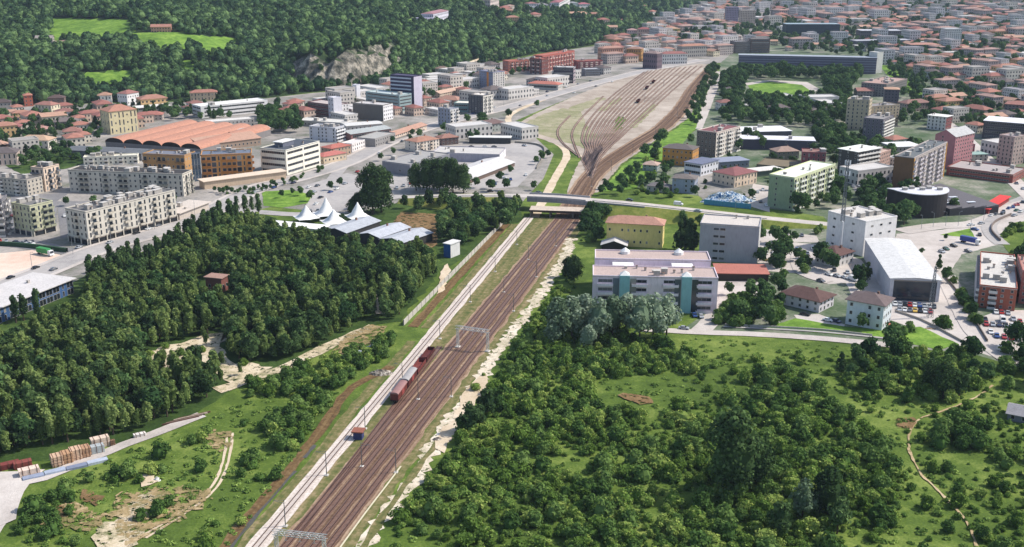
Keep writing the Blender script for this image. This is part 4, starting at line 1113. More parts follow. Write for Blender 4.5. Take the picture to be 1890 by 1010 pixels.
def roofmesh(rt, L, D, H, pitch, ov, rmat, trim):
    mb = MB(); x = L / 2; y = D / 2
    if rt == 'flat':
        mb.box(-x - .05, x + .05, -y - .05, y + .05, H + .002, H + .22, 0)
        t = .28; z0, z1 = H + .222, H + .75
        mb.box(-x - .05, x + .05, -y - .05, -y + t, z0, z1, 1); mb.box(-x - .05, x + .05, y - t, y + .05, z0, z1, 1)
        mb.box(-x - .05, -x + t, -y + t, y - t, z0, z1, 1); mb.box(x - t, x + .05, -y + t, y - t, z0, z1, 1)
    elif rt == 'slab':
        mb.box(-x - ov, x + ov, -y - ov, y + ov, H + .002, H + .35, 0)
    elif rt == 'hip':
        X = x + ov; Y = y + ov; m = min(X, Y); rh = m * pitch; z = H + .003
        rx, ry = max(X - m, .05), max(Y - m, .05)
        mb.v = [(-X, -Y, z), (X, -Y, z), (X, Y, z), (-X, Y, z), (-X, -Y, z + .2), (X, -Y, z + .2), (X, Y, z + .2), (-X, Y, z + .2)]
        if X >= Y: mb.v += [(-rx, 0, z + .2 + rh), (rx, 0, z + .2 + rh)]; fs = [(4, 5, 9, 8), (6, 7, 8, 9), (5, 6, 9), (7, 4, 8)]
        else: mb.v += [(0, -ry, z + .2 + rh), (0, ry, z + .2 + rh)]; fs = [(4, 5, 8), (6, 7, 9), (5, 6, 9, 8), (7, 4, 8, 9)]
        fs += [(3, 2, 1, 0), (0, 1, 5, 4), (1, 2, 6, 5), (2, 3, 7, 6), (3, 0, 4, 7)]
        mb.f = fs; mb.mi = [0] * 5 + [1] * 4 if False else [0] * len(fs); mb.uv = [(0, 0)] * sum(map(len, fs))
    elif rt in ('gable', 'gabley'):
        X = x + ov; Y = y + ov; z = H + .003; th = .18
        if rt == 'gable': h = Y * pitch; prof = [(-Y, z - ov * pitch), (0, z + h - ov * pitch), (Y, z - ov * pitch)]; ax = X
        else: h = X * pitch; prof = [(-X, z - ov * pitch), (0, z + h - ov * pitch), (X, z - ov * pitch)]; ax = Y
        pts = prof + [(a, b + th) for a, b in prof[::-1]]
        P = (lambda s, q: (s * ax, q[0], q[1])) if rt == 'gable' else (lambda s, q: (q[0], -s * ax, q[1]))
        mb.v = [P(-1, q) for q in pts] + [P(1, q) for q in pts]; n = 6
        fs = [tuple((k, (k + 1) % n, n + (k + 1) % n, n + k)) for k in range(n)] + [(0, 5, 4, 1), (1, 4, 3, 2), (6, 7, 10, 11), (7, 8, 9, 10)]
        mb.f = [f[::-1] for f in fs[:6]] + fs[6:]; mb.mi = [0] * len(fs); mb.uv = [(0, 0)] * sum(map(len, fs))
    elif rt == 'saw':
        n = max(2, int(L / 7)); w = L / n
        mb.v = []; 
        for k in range(n):
            a = -x + k * w; b = a + w; i = len(mb.v)
            mb.v += [(a, -y, H + .003), (b, -y, H + .003), (b, y, H + .003), (a, y, H + .003), (b - .4, -y, H + 1.1), (b - .4, y, H + 1.1)]
            for f in ((i, i + 4, i + 5, i + 3), (i + 1, i + 2, i + 5, i + 4), (i, i + 1, i + 4), (i + 2, i + 3, i + 5)):
                mb.f.append(f); mb.mi.append(0); mb.uv.extend([(0, 0)] * len(f))
    me = mb.mesh("roof", [rmat, trim])
    return me

def bld(name, label, cat, C, B, top, depth, wall, roof='#8f8b86', rt='flat', st=3, front='w', side='w', ground=None, pitch=.42, ov=.6,
        clutter=0, sidecol=None, frame=None, balc=None, win=(1.2, 1.5), bay=3.3, far=None, group=None, hill=False, btop=False):
    g = GH if hill else G
    P0 = g(*C); P1 = g(*B)
    if hill: P1 = Vector((P1.x, P1.y, P0.z))
    z0 = P0.z
    # height from the row of the top edge above corner C
    v = (top - CY) / FPX; H = HCAM - P0.y / (CP - v * SP) * (SP + v * CP) - z0
    H = max(H, 2.6)
    if btop: P1 = G(B[0], B[1], H); P1.z = 0
    u = (P1 - P0); u.z = 0; L = u.length; u.normalize(); n = Vector((-u.y, u.x, 0))
    if n.dot(Vector((P0.x, P0.y, 0))) < 0:
        P0, P1 = P1, P0; u = -u; n = -n
    ctr = (P0 + P1) * .5 + n * (depth / 2); ctr.z = z0 - (.6 if hill else 0)
    H += .6 if hill else 0
    D = depth; rz = math.atan2(u.y, u.x)
    root = thing(name, label, cat, ctr, rz, group)
    sc = PXM(*C); isfar = sc < 1.95 if far is None else far
    wm = winwall(wall, pv=H / max(1, st)) if (isfar and front != '-') else plain(wall)
    sm = wm if not sidecol else (winwall(sidecol, pv=H / max(1, st)) if isfar else plain(sidecol))
    mb = MB(); mb.box(-L / 2, L / 2, -D / 2, D / 2, -.5, H, 0)
    mb.mi[1] = 1; mb.mi[3] = 1
    if rt == 'gable':
        h = (D / 2) * pitch
        for s in (-1, 1): mb.face([(s * (L / 2 - .001), -s * -D / 2 * 1, H), (s * (L / 2 - .001), -s * D / 2, H), (s * (L / 2 - .001), 0, H + h - .05)][::1], 1)
    if rt == 'gabley':
        h = (L / 2) * pitch
        for s in (-1, 1): mb.face([(-L / 2, s * (D / 2 - .001), H), (L / 2, s * (D / 2 - .001), H), (0, s * (D / 2 - .001), H + h - .05)], 0)
    mb.build("wall", [wm, sm], root)
    rmat = tiles(roof) if rt in ('hip', 'gable', 'gabley') else plain(roof, .85, .22, .15)
    o = bpy.data.objects.new("roof", roofmesh(rt, L, D, H, pitch, ov, rmat, plain(wall))); COL.objects.link(o); o.parent = root
    AVOID.append((ctr.x, ctr.y, .5 * min(L, D)))
    k = int(max(L, D) / min(L, D))
    for j in range(1, k + 1):
        ax = u if L > D else n
        for s in (-1, 1):
            q = ctr + ax * (s * (max(L, D) / 2) * j / (k + .5)); AVOID.append((q.x, q.y, .5 * min(L, D)))
    rnd = random.Random(label)
    # roof things
    for i in range(clutter):
        w = rnd.choice([.7, .9, 1.2, 1.2, 2.6, 3.4]); h = rnd.choice([.9, 1.2, 1.6]) if w < 2 else 2.2
        knd = 'roof_unit' if w > 1 else 'chimney'
        z = H + (.22 if rt == 'flat' else .35 if rt == 'slab' else .2)
        me = part_mesh(knd, w, h, '#b5aea6' if knd == 'chimney' else None)
        put(me, knd, root, (rnd.uniform(-.42, .42) * L, rnd.uniform(-.36, .36) * D, z))
    if rt in ('hip', 'gable') and not isfar:
        put(part_mesh('chimney', .8, 1.6), "chimney", root, (L * .18, D * .12, H + min(L, D) * .5 * pitch * .62))
    if isfar: return root, L, D, H
    # facades the camera could see, also from a step aside
    cl = root.rotation_euler.to_matrix().inverted() if False else Matrix.Rotation(-rz, 3, 'Z')
    cv = cl @ (Vector((0, 0, 0)) - Vector((ctr.x, ctr.y, 0)))
    faces = [('front', L, front)]
    if cv.x < -L / 2 * .2 and side != '-': faces.append(('west', D, side))
    if cv.x > L / 2 * .2 and side != '-': faces.append(('east', D, side))
    sh = H / st
    for fc, W, pat in faces:
        if pat == '-': continue
        def at(t, z, out=0.0):
            if fc == 'front': return (t - W / 2, -D / 2 - out, z), 0
            if fc == 'west': return (-L / 2 - out, W / 2 - t, z), -math.pi / 2
            return (L / 2 + out, t - W / 2, z), math.pi / 2
        for s in range(st):
            zb = s * sh
            if s == 0 and ground:
                if ground == 'a':
                    nb = max(2, int(W / 5)); p, r = at(W / 2, .05)
                    put(part_mesh('shopfront', W - .6, sh - .5), "shopfront", root, p, r)
                    for j in range(nb + 1):
                        p, r = at(.4 + (W - .8) * j / nb, 0, .45); put(part_mesh('pillar', .45, sh), "pillar", root, p, r)
                elif ground == 's':
                    p, r = at(W / 2, .1); put(part_mesh('shopfront', W * .86, sh - .6), "shopfront", root, p, r)
                if ground != 'w': continue
            if pat in ('b', 'B'):
                w2 = W * .44 if pat == 'B' else W * .9
                for j in range(2 if pat == 'B' else 1):
                    p, r = at(W * (.26 + .48 * j) if pat == 'B' else W / 2, zb + sh * .36); put(part_mesh('window', w2, sh * .42, frame), "window_band", root, p, r)
                continue
            if pat == 'g':
                p, r = at(W / 2, zb + .25); put(part_mesh('curtain', W * .96, sh - .45), "window_band", root, p, r); continue
            nb = max(1, int(round(W / bay))); bw = W / nb
            for j in range(nb):
                c = pat[j % len(pat)]; t = (j + .5) * bw
                if c == ' ': continue
                if c == 'w': p, r = at(t, zb + sh * .32); put(part_mesh('window', win[0], min(win[1], sh * .55), frame), "window", root, p, r)
                elif c == 't': p, r = at(t, zb + sh * .12); put(part_mesh('window', win[0] * .9, sh * .72, frame), "window", root, p, r)
                elif c == 'y':
                    p, r = at(t, zb + .12); put(part_mesh('window', bw * .72, sh * .7, frame), "window", root, p, r)
                    p, r = at(t, zb + .1); put(part_mesh('balcony', bw * .92, 1.0, balc), "balcony", root, p, r)
                elif c == 'l':
                    p, r = at(t, zb + .12); put(part_mesh('window', bw * .9, sh * .8, frame), "window", root, p, r)
    return root, L, D, H

AP, HO, OF, WH = 'apartment_block', 'house', 'office_block', 'warehouse'
T1, T2, T3 = '#b9684a', '#a85a45', '#c58a62'
def buildings():
    b = bld
    # the street row and its neighbours
    r, L, D, H = b(AP, "long cream arcade apartment row with grey roof beside the poplars", 'apartments', (165, 453), (328, 408), 393, 16, '#c9c2b5', '#6b6968', 'flat', 5, 'tyttyt', 'wty', 'a', clutter=44, balc='#bdb4a4')
    b(AP, "pale green corner apartment block beside the arcade row", 'apartments', (62, 437), (104, 426), 382, 15, '#bcbb9a', '#767472', 'flat', 5, 'yty', 'twtw', 'a', clutter=9, balc='#9c9d84')
    b(AP, "white apartment row with black roof standing behind the arcade row", 'apartments', (130, 354), (340, 363), 315, 13, '#c6beb0', '#413e3d', 'flat', 4, 'wwyywwty', 'wy', None, clutter=34, balc='#8c8a80')
    b(AP, "pinkish apartment block with dark roof behind the green corner block", 'apartments', (85, 354), (114, 346), 312, 10, '#d8c1ab', '#4b4644', 'flat', 4, 'ty', 'yyt', None, clutter=10, balc='#77787a')
    b(AP, "grey beige terrace block cut by the photo edge above the corner block", 'apartments', (-40, 352), (53, 363), 324, 12, '#b9b0a2', '#75716e', 'flat', 4, 'wwyw', 'w', None, clutter=9)
    b(AP, "dark slate apartment block cut by the photo edge above the bus yard", 'apartments', (-50, 440), (12, 437), 373, 12, '#6d6c72', '#8c8783', 'flat', 6, 'yw', 'wy', None, clutter=3)
    b('pavilion', "low flat arcade pavilion at the end of the cream apartment row", 'pavilion', (332, 407), (386, 386), 394, 13, '#bdb2a6', '#cbbfb2', 'slab', 1, '-', '-', 'a', ov=1.2, clutter=2)
    b(AP, "orange apartment block with glazed bays above a white podium", 'apartments', (374, 331), (467, 327), 288, 16, '#c98f4c', '#6c7482', 'flat', 4, 'yylty', 'lty', None, clutter=8, balc='#b5783c')
    b('stair_tower', "dark blue glazed tower between the two orange apartment wings", 'tower', (345, 338), (373, 333), 287, 13, '#4a5464', '#8f98a8', 'flat', 5, 'g', 'w', None)
    b(AP, "brown orange apartment wing under the vaulted sheds", 'apartments', (268, 337), (345, 341), 285, 14, '#ad8455', '#787a84', 'flat', 4, 'ywwy', 'w', None, clutter=7, balc='#8a6a46')
    b('podium', "long white podium arcade below the orange apartments", 'arcade', (378, 350), (528, 330), 336, 9, '#c2ab92', '#dcc8b2', 'slab', 1, '-', '-', 'a', ov=.9)
    r, L, D, H = b(OF, "white four storey office block with ribbon windows on both sides", 'office', (530, 324), (592, 305), 279, 21, '#e4dfd0', '#4d525a', 'flat', 4, 'B', 'b', None, clutter=5)
    mb = MB(); mb.box(-6, 6, -3.5, 3.5, 0, 3.2, 0); mb.build("penthouse", plain('#686b78'), r, (-4, 2, H + .22)); mb = MB(); mb.box(-7.5, 7.5, -4, 4, 0, .35, 0); mb.build("penthouse_roof", plain('#d9d8d4'), r, (-4, 2, H + 3.45))
    b(WH, "long low grey shed in front of the vaulted roofs", 'shed', (122, 290), (262, 297), 277, 17, '#77777a', '#686d73', 'gable', 1, 'w   ', '-', None, pitch=.14, clutter=0)
    b('low_block', "low cream stepped block between white row and grey shed", 'block', (155, 306), (255, 302), 292, 8, '#ddd8c6', '#d9d2c0', 'flat', 2, 'wyw', 'w', None, clutter=6)
    # houses at the foot of the wooded hill
    b(HO, "tall red and white house with orange hip roof at hill foot", 'house', (46, 197), (62, 196), 177, 9, '#b0634c', '#bd663f', 'hip', 3, 'ww', 'w', far=False)
    b(HO, "cream arched villa with terracotta hip roof below the red house", 'house', (67, 217), (97, 219), 193, 11, '#dccfb2', '#b06a52', 'hip', 3, 'tw', 'tw', far=False)
    b(HO, "brown house with dark hip roof right of the tall red house", 'house', (90, 199), (120, 198), 182, 11, '#7d685c', '#664b44', 'hip', 2, 'w', 'w', far=False)
    b(HO, "white arcaded house with tan hip roof under the dark trees", 'house', (182, 195), (207, 194), 177, 11, '#ddd7ca', '#b77d56', 'hip', 2, 'tw', 'w', far=False)
    b(HO, "white cube house with red hip roof under the terraced garden", 'house', (236, 195), (258, 191), 174, 12, '#dad7d4', '#a8604f', 'hip', 2, 'w', 'w', far=False)
    b(HO, "large cream villa with orange hip roof beside the vaulted sheds", 'house', (205, 249), (256, 243), 207, 18, '#d2c49c', '#c0744e', 'hip', 3, 'twt', 'tw', far=False)
    b(HO, "pinkish house with long brown roof at the photo edge by hedge", 'house', (-30, 307), (33, 304), 285, 14, '#d4bcac', '#6a5c5a', 'hip', 2, 'tt', 't', far=False)
    b(HO, "white house with pale orange hip roof behind the hedge", 'house', (32, 276), (90, 277), 259, 13, '#dcd4c6', '#cb9c6a', 'hip', 2, 'wtw', 'w', far=False)
    b(HO, "small house with dark red hip roof near the photo edge", 'house', (0, 249), (40, 247), 236, 12, '#b5a89a', '#a2524a', 'hip', 2, 'w', 'w', far=False)
    b(HO, "pale house with dusty pink hip roof between two larger roofs", 'house', (56, 251), (88, 250), 240, 11, '#aa9c8e', '#b87a66', 'hip', 2, 'w', 'w', far=False)
    b(HO, "cream house with brick red roof in front of a dark tree", 'house', (118, 259), (152, 257), 244, 12, '#d4cbac', '#a5634e', 'hip', 2, 'wt', 'w', far=False)
    b(HO, "long grey brown house with flat hip roof on the middle lane", 'house', (100, 240), (145, 238), 226, 12, '#9c9188', '#7b6b66', 'hip', 2, 'w', 'w', far=False)
    b(HO, "low house with bright red roof beside the white slab roof", 'house', (262, 223), (300, 222), 213, 11, '#b8aca2', '#bb6248', 'hip', 2, 'w', 'w', far=False)
    b('pavilion', "white slab roofed pavilion below the cube house", 'pavilion', (254, 212), (315, 207), 200, 14, '#8d8a85', '#dfdad2', 'slab', 2, 'b', 'w', far=False)
    b(HO, "dark roofed house at the photo edge under the hill trees", 'house', (-14, 205), (22, 203), 191, 12, '#9c948e', '#5b4843', 'hip', 2, 'w', 'w', far=False)
    b(HO, "grey stone house with slate roof high at the wood edge", 'house', (410, 165), (446, 164), 150, 12, '#8d8b86', '#7b6e78', 'hip', 3, 'ww', 'w', far=False)
    b(HO, "long ochre house with orange roof under the slate roofed house", 'house', (352, 187), (402, 185), 172, 10, '#bba88c', '#b86a4a', 'hip', 2, 'wt', 'w', far=False)
    b('banded_building', "long white banded building with flat white roof below the hill", 'building', (372, 219), (495, 206), 198, 18, '#dad8d5', '#e4e1db', 'flat', 3, 'b', 'B', None, far=False, clutter=3)
    b(WH, "pale flat shed in front of the long white banded building", 'shed', (385, 240), (470, 233), 227, 14, '#b5b0aa', '#d3cec6', 'flat', 2, 'w', 'w', far=False)
    b(WH, "grey shed with ribbed pale roof beside the dark tree clump", 'shed', (430, 258), (500, 250), 244, 14, '#aaa6a0', '#c2bdb4', 'gable', 1, 'w', '-', far=False, pitch=.12)
    # the white and red works below the quarry
    b(OF, "dark red clad works block with bands below the quarry", 'office', (569, 214), (618, 221), 189, 17, '#5a3a3c', '#b9aca6', 'flat', 4, 'b', 'w', sidecol='#d9d6d4', far=False)
    b('stair_tower', "smooth white stair tower against the dark red works block", 'tower', (617, 222), (632, 220), 182, 8, '#cbc8ce', '#d9d7d9', 'flat', 5, '-', 'w', far=False)
    b(OF, "brick red office with banded windows just under the quarry", 'office', (617, 187), (660, 185), 168, 13, '#a9553f', '#cbbdb2', 'flat', 3, 'b', 'w', sidecol='#d0cccc', far=False)
    b('stair_tower', "slim white tower at the end of the brick red office", 'tower', (659, 188), (666, 187), 158, 6, '#dfdde0', '#e3e1e3', 'flat', 5, '-', '-', far=False)
    b(OF, "grey dark glazed office with white gable beside the works", 'office', (652, 219), (708, 224), 191, 15, '#68645f', '#c2bdb9', 'flat', 4, 'bgb', 'w', sidecol='#e0dddd', far=False, clutter=3)
    b(OF, "pale teal glass office before the banded tower", 'office', (676, 199), (738, 207), 170, 16, '#8ea2a2', '#b9c4c2', 'flat', 5, 'b', 'b', far=False, clutter=4)
    r, L, D, H = b('office_tower', "dark violet office tower with white floor bands", 'tower', (722, 197), (765, 201), 139, 13, '#39344c', '#4c4860', 'flat', 9, '-', '-', sidecol='#bdb6c4', far=False)
    for k in range(8):
        mb = MB(); mb.box(-L / 2 - .1, L / 2 - 3, -D / 2 - .25, -D / 2, 0, 1.3, 0); mb.build("floor_band", plain('#b4bac6', .5, .08), r, (0, 0, H * (k + .9) / 8.6))
    b(HO, "white house with rusty roof behind the banded tower", 'house', (773, 170), (792, 170), 152, 10, '#dadada', '#b0604a', 'hip', 3, 'w', 'w', far=False)
    b(AP, "pale apartment tower with white balconies beside sheds", 'apartments', (572, 259), (620, 263), 234, 13, '#c4c4c8', '#a9a7a8', 'flat', 4, 'w tw', 'y', far=False, clutter=8, balc='#e0dedc')
    b(WH, "flat cream factory roof behind the pale balcony tower", 'shed', (548, 232), (640, 238), 223, 18, '#b0aba4', '#cdc9c1', 'flat', 1, 'w', '-', far=False, clutter=3)
    b(WH, "long ribbed white factory roof behind the greenish shed", 'shed', (640, 243), (706, 238), 233, 15, '#b5b0aa', '#d5d1c9', 'gable', 1, 'w', '-', far=False, pitch=.1)
    b(WH, "greenish grey gabled shed beside the orange roofed row", 'shed', (648, 260), (722, 249), 248, 17, '#8f6a66', '#aab0ac', 'gable', 1, 'b', '-', far=False, pitch=.18)
    b(WH, "grey windowless warehouse at the orange row's near end", 'warehouse', (693, 272), (730, 260), 258, 16, '#918d8a', '#aaa7a1', 'flat', 2, 'w', '-', far=False)
    b('row_of_shops', "long two storey row with orange roof along the street", 'shops', (722, 262), (788, 240), 252, 11, '#cbbaaa', '#c98a64', 'gable', 2, 'wt', 'w', 's', far=False, pitch=.3)
    b(AP, "cream three storey block with orange hip roof and balconies", 'apartments', (770, 281), (811, 274), 263, 14, '#d8cdbe', '#b9744c', 'hip', 3, 'tyt', ' w', far=False, balc='#c9b9a6', pitch=.3)
    b(HO, "house with vivid red hip roof behind the white office block", 'house', (612, 292), (648, 285), 275, 11, '#aa927c', '#c75a3c', 'hip', 2, 'w', 'w', pitch=.3)
    b('annex', "low annex with pink red roof below the vivid red house", 'annex', (598, 303), (640, 295), 290, 11, '#cbb79c', '#cc5c48', 'hip', 1, 'w', 'w', pitch=.3)
    b('low_block', "small white flat block beside the vivid red house", 'block', (650, 281), (674, 273), 267, 9, '#ded6d2', '#d5cec8', 'flat', 2, 'w', 'w')
    b(WH, "big white warehouse with pale flat roof behind round trees", 'warehouse', (798, 297), (922, 301), 283, 26, '#a3a0aa', '#c3beb7', 'flat', 2, '-', 'w    ', sidecol='#dcd8d8', clutter=5)
    b(WH, "white gabled shed open along the side by the rail cut", 'shed', (868, 339), (950, 307), 331, 24, '#6b5a50', '#d5cfc8', 'gable', 1, '-', '-', pitch=.22)
    b(WH, "grey flat warehouse partly hidden by the tall poplar clump", 'warehouse', (706, 319), (757, 326), 299, 46, '#7d7d84', '#a19e9a', 'flat', 1, 'w   ', '-', clutter=6)
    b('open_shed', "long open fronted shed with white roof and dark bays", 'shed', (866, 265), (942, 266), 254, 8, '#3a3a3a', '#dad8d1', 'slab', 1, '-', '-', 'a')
    b(HO, "small brown house with rust roof beside the open shed", 'house', (815, 269), (846, 266), 256, 10, '#5d4d4a', '#a86a50', 'hip', 2, 'w', 'w')
    b(HO, "yellow house with brown roof above the open shed", 'house', (850, 245), (890, 241), 234, 12, '#d9c78c', '#9a7f62', 'hip', 2, 'tw', 'w')
    b(HO, "grey green house with dull red roof by the gravel curve", 'house', (890, 247), (932, 241), 232, 12, '#9ca29c', '#7d5b54', 'hip', 2, 'w', 'w')
    b(AP, "blue grey narrow apartment block with white gable side", 'apartments', (809, 232), (831, 235), 200, 11, '#8d93a2', '#9a9a9c', 'flat', 5, 'tw', 'yw', sidecol='#d5d3d2', far=False, clutter=3)
    b(OF, "black and white framed block beside the main street", 'office', (865, 209), (892, 212), 175, 15, '#48484e', '#dbd2c7', 'flat', 5, 't', 'ty', sidecol='#d8d2c9', far=False, clutter=4)
    b('low_block', "low teal fronted block with white roof beside framed block", 'block', (838, 206), (864, 207), 191, 15, '#6c8a88', '#e3e0d2', 'flat', 2, 'b', '-', far=False)
    b(HO, "cluster house with broad terracotta roof near the banded tower", 'house', (805, 192), (845, 195), 183, 14, '#b39a88', '#bb7c5c', 'hip', 2, 'w', 'w', far=False)
    b(HO, "long orange gabled house behind the broad terracotta roof", 'house', (812, 181), (860, 171), 173, 10, '#bda894', '#cfa07a', 'gable', 2, 'w', 'w', far=False)
    r, L, D, H = b(AP, "grey blue apartment tower with an orange vertical flank stripe", 'apartments', (885, 161), (910, 165), 131, 16, '#7f87a0', '#8e8994', 'flat', 7, 'w', 'tw', sidecol='#d2cbc4', far=False, clutter=5)
    mb = MB(); mb.box(-1.6, 1.6, -.15, 0, 0, H, 0); mb.build("flank_stripe", plain('#c9833c'), r, (L * .12, -D / 2, 0))
    b(AP, "brown flat roofed block at the bend of the hill road", 'apartments', (827, 158), (853, 159), 140, 13, '#6f645e', '#a58a7e', 'flat', 4, 'w', 'w', sidecol='#cbb9a8', far=False)
    b(HO, "small brown hillside house above the brown block", 'house', (804, 138), (826, 138), 127, 10, '#b9ad9c', '#8b6a54', 'hip', 2, 'w', 'w', far=False)
    b('showroom', "showroom with bright orange roof and white canopy by street", 'showroom', (974, 164), (1030, 167), 154, 14, '#b5b1aa', '#cf623c', 'hip', 1, 'b', 'w', far=False, pitch=.3)
    b(OF, "dark banded office beside the red brick apartments", 'office', (1021, 153), (1058, 154), 125, 15, '#3c3944', '#c9c6c2', 'flat', 4, 'b', 'b', sidecol='#9c8d90', far=False, frame='#b5b0b4', clutter=3)
    for lb, C, B, tp, c in (("pink brick terrace with white bays among dark trees", (939, 134), (977, 131), 114, '#b87260'), ("dark brick cube next to the pink brick terrace", (978, 136), (1000, 138), 108, '#74453f'),
                            ("stepped red brick apartments with pale gables", (1001, 134), (1060, 123), 104, '#ab5b4e'), ("low maroon brick block at the end of the brick group", (1066, 128), (1112, 126), 114, '#8a484a')):
        b(AP, lb, 'apartments', C, B, tp, 13, c, '#a8685a', 'flat', 4, 'ty', 'w', far=False, clutter=4, balc='#d0b9ae')
    b('low_block', "grey low block beneath the maroon brick block", 'block', (1080, 141), (1108, 140), 129, 13, '#77787e', '#b4b4b6', 'flat', 3, 'b', 'w', far=False)
    # on the hill
    b('villa', "white hilltop villa with a red roof lantern in the wood", 'villa', (800, 46), (828, 45), 26, 18, '#d8d4de', '#a86a70', 'hip', 3, 'w', 'w', hill=True, far=True, pitch=.25)
    b('annex', "low grey wing beside the white hilltop villa", 'annex', (774, 44), (799, 46), 35, 14, '#a3a0b4', '#9a98a8', 'flat', 2, 'w', 'w', hill=True, far=True)
    for i, (x, w, tp, c, rf, lb) in enumerate([(975, 17, 7, '#d8d6d8', '#a8605a', "white hill block with pink roof, first of the row under the photo top"), (996, 16, 9, '#cfccd0', '#8f8a8c', "white hill block with grey roof and balconies"),
                                     (1032, 20, 5, '#d9d6d4', '#a8505a', "broad white hill house with crimson roof"), (1055, 12, 6, '#a9b8b8', '#8c8f92', "pale teal narrow hill house beside the crimson roof"),
                                     (1069, 20, 8, '#dcd9d6', '#b85460', "white hill house with bright crimson hip roof, last of its row"), (905, 16, 0, '#c9b9b4', '#b05a60', "small pink roofed house at the hill crest")]):
        b(HO, lb, 'house', (x, 22), (x + w, 21), tp, 16, c, rf, 'hip', 3, 'w', 'w', hill=True, far=True, pitch=.3)
    b('farmhouse', "long farmhouse with orange roof at the hillside vineyard", 'house', (279, 60), (316, 60), 50, 12, '#c9987c', '#b8704e', 'gable', 2, 'w', 'w', hill=True, far=True)
    b('farmhouse', "stone farmhouse with pale tiles under the upper meadow", 'house', (66, 82), (98, 83), 71, 12, '#b0a8a0', '#9c8e84', 'gable', 2, 'w', 'w', hill=True, far=True)
    b(HO, "pinkish cottage among trees just below the stone farmhouse", 'house', (106, 90), (130, 88), 80, 11, '#b59a8c', '#a07a66', 'gable', 2, 'w', 'w', hill=True, far=True)
    # round the station
    for a in [("pink house with maroon hip roof at the wood corner", (1099, 57), (1124, 56), 45, '#d0a8a0', '#8d4f55'), ("cream house with long brown roof behind the maroon roof", (1128, 54), (1166, 51), 40, '#dacfb2', '#a8604f'),
              ("ochre gabled house beside the station approach", (1156, 113), (1183, 114), 90, '#b98c50', '#b07a5c'), ("violet grey block between ochre house and white hall", (1186, 126), (1212, 128), 98, '#6f5f68', '#9a7a70'),
              ("long white hall with dark red roof by the station tracks", (1222, 119), (1268, 118), 100, '#d8d5cf', '#a85a4c'), ("grey block with orange roof next to the long white hall", (1258, 107), (1304, 105), 86, '#aba59c', '#bb744c'),
              ("salmon house where the brick group meets the old town", (1112, 113), (1150, 111), 90, '#cf9a80', '#b97a5c'), ("yellow house with bright gable above the station roofs", (1226, 67), (1255, 66), 54, '#e2c474', '#c08a5c'),
              ("red roofed house with tower above the old town roofs", (1178, 72), (1200, 72), 54, '#c9a898', '#a84a42'), ("white house with blue grey roof beside the yellow house", (1204, 66), (1226, 66), 53, '#d9d9de', '#7d8a9a'),
              ("pale pink house left of the red tower house", (1158, 70), (1176, 70), 56, '#d8bab4', '#b58278'), ("white house under the orange terrace roofs", (1190, 92), (1216, 91), 77, '#dcd4cc', '#b8785c'),
              ("rust roofed terrace behind the violet grey block", (1165, 92), (1188, 92), 80, '#c0a090', '#b4664c'), ("long cream house beyond the white hall", (1230, 92), (1262, 90), 79, '#d3c6b4', '#b07860')]:
        b(HO, a[0], 'house', a[1], a[2], a[3], 13, a[4], a[5], 'hip', 3, 'w', 'w', far=True, pitch=.35)
    b('apartment_tower', "tall beige twin apartment tower beyond the station", 'tower', (1366, 51), (1393, 51), 20, 18, '#bdad9e', '#9a948e', 'flat', 10, 'w', 'w', far=True)
    b('apartment_tower', "tall grey violet apartment tower behind the beige twin", 'tower', (1340, 44), (1362, 44), 14, 18, '#8d8496', '#9a92a0', 'flat', 9, 'w', 'w', far=True)
    b(AP, "dark framed apartment block with white floors by station", 'apartments', (1356, 99), (1384, 98), 78, 15, '#55504f', '#8d8a8c', 'flat', 5, 'b', 'w', far=False, frame='#d0cccc')
    b(AP, "brown and white apartment block next to the long slab", 'apartments', (1385, 98), (1420, 98), 73, 15, '#6a5a54', '#8d8884', 'flat', 6, 'b', 'w', far=False, frame='#c4bfbd')
    r, L, D, H = b('slab_block', "very long grey ribbed slab block behind the sports field", 'office', (1362, 131), (1616, 137), 102, 16, '#5f5e70', '#9ba1aa', 'slab', 7, '-', '-', far=False)
    for k in range(6):
        mb = MB(); mb.box(-L / 2, L / 2, -D / 2 - .3, -D / 2 - .002, 0, .9, 0); mb.build("floor_band", plain('#82808e', .5, .08), r, (0, 0, H * (k + .75) / 6.4))
    b('stair_tower', "white stair tower closing the long ribbed slab", 'tower', (1616, 136), (1627, 135), 98, 12, '#d2cfc7', '#c9c6c0', 'flat', 7, '-', '-', far=False)
    b(OF, "black glass office hall far behind the slab", 'office', (1450, 71), (1548, 71), 45, 26, '#35444c', '#8fa0a8', 'slab', 5, 'w', 'w', far=True)
    b(OF, "layered dark office with white roof plate", 'office', (1588, 74), (1662, 74), 57, 26, '#6a6468', '#bdbdc2', 'slab', 3, 'w', 'w', far=True)
    b(OF, "long low grey office under the white roof plate", 'office', (1580, 89), (1680, 87), 76, 20, '#77777e', '#a9a9b0', 'slab', 2, 'w', 'w', far=True)
    b('round_tower', "white cylindrical apartment tower over the far roofs", 'tower', (1742, 89), (1772, 89), 54, 20, '#d4d2ce', '#c9c7c4', 'flat', 10, 'w', 'w', far=True)
    b('low_block', "long dark hall with orange roof beside the white cylinder", 'hall', (1680, 99), (1735, 99), 83, 20, '#6d6a68', '#c47c5c', 'hip', 2, 'w', 'w', far=True, pitch=.2)
    b('low_block', "hall with glowing orange roof among the far houses", 'hall', (1768, 123), (1815, 121), 113, 16, '#b5a08c', '#d4825a', 'hip', 2, 'w', 'w', far=True, pitch=.25)
    # the towers and halls of the right hand quarter
    b('slab_block', "long pinkish block seen end on along the green bank", 'apartments', (1588, 175), (1634, 179), 153, 60, '#7f7a78', '#b09286', 'flat', 5, 'w', 'w', far=True, clutter=14)
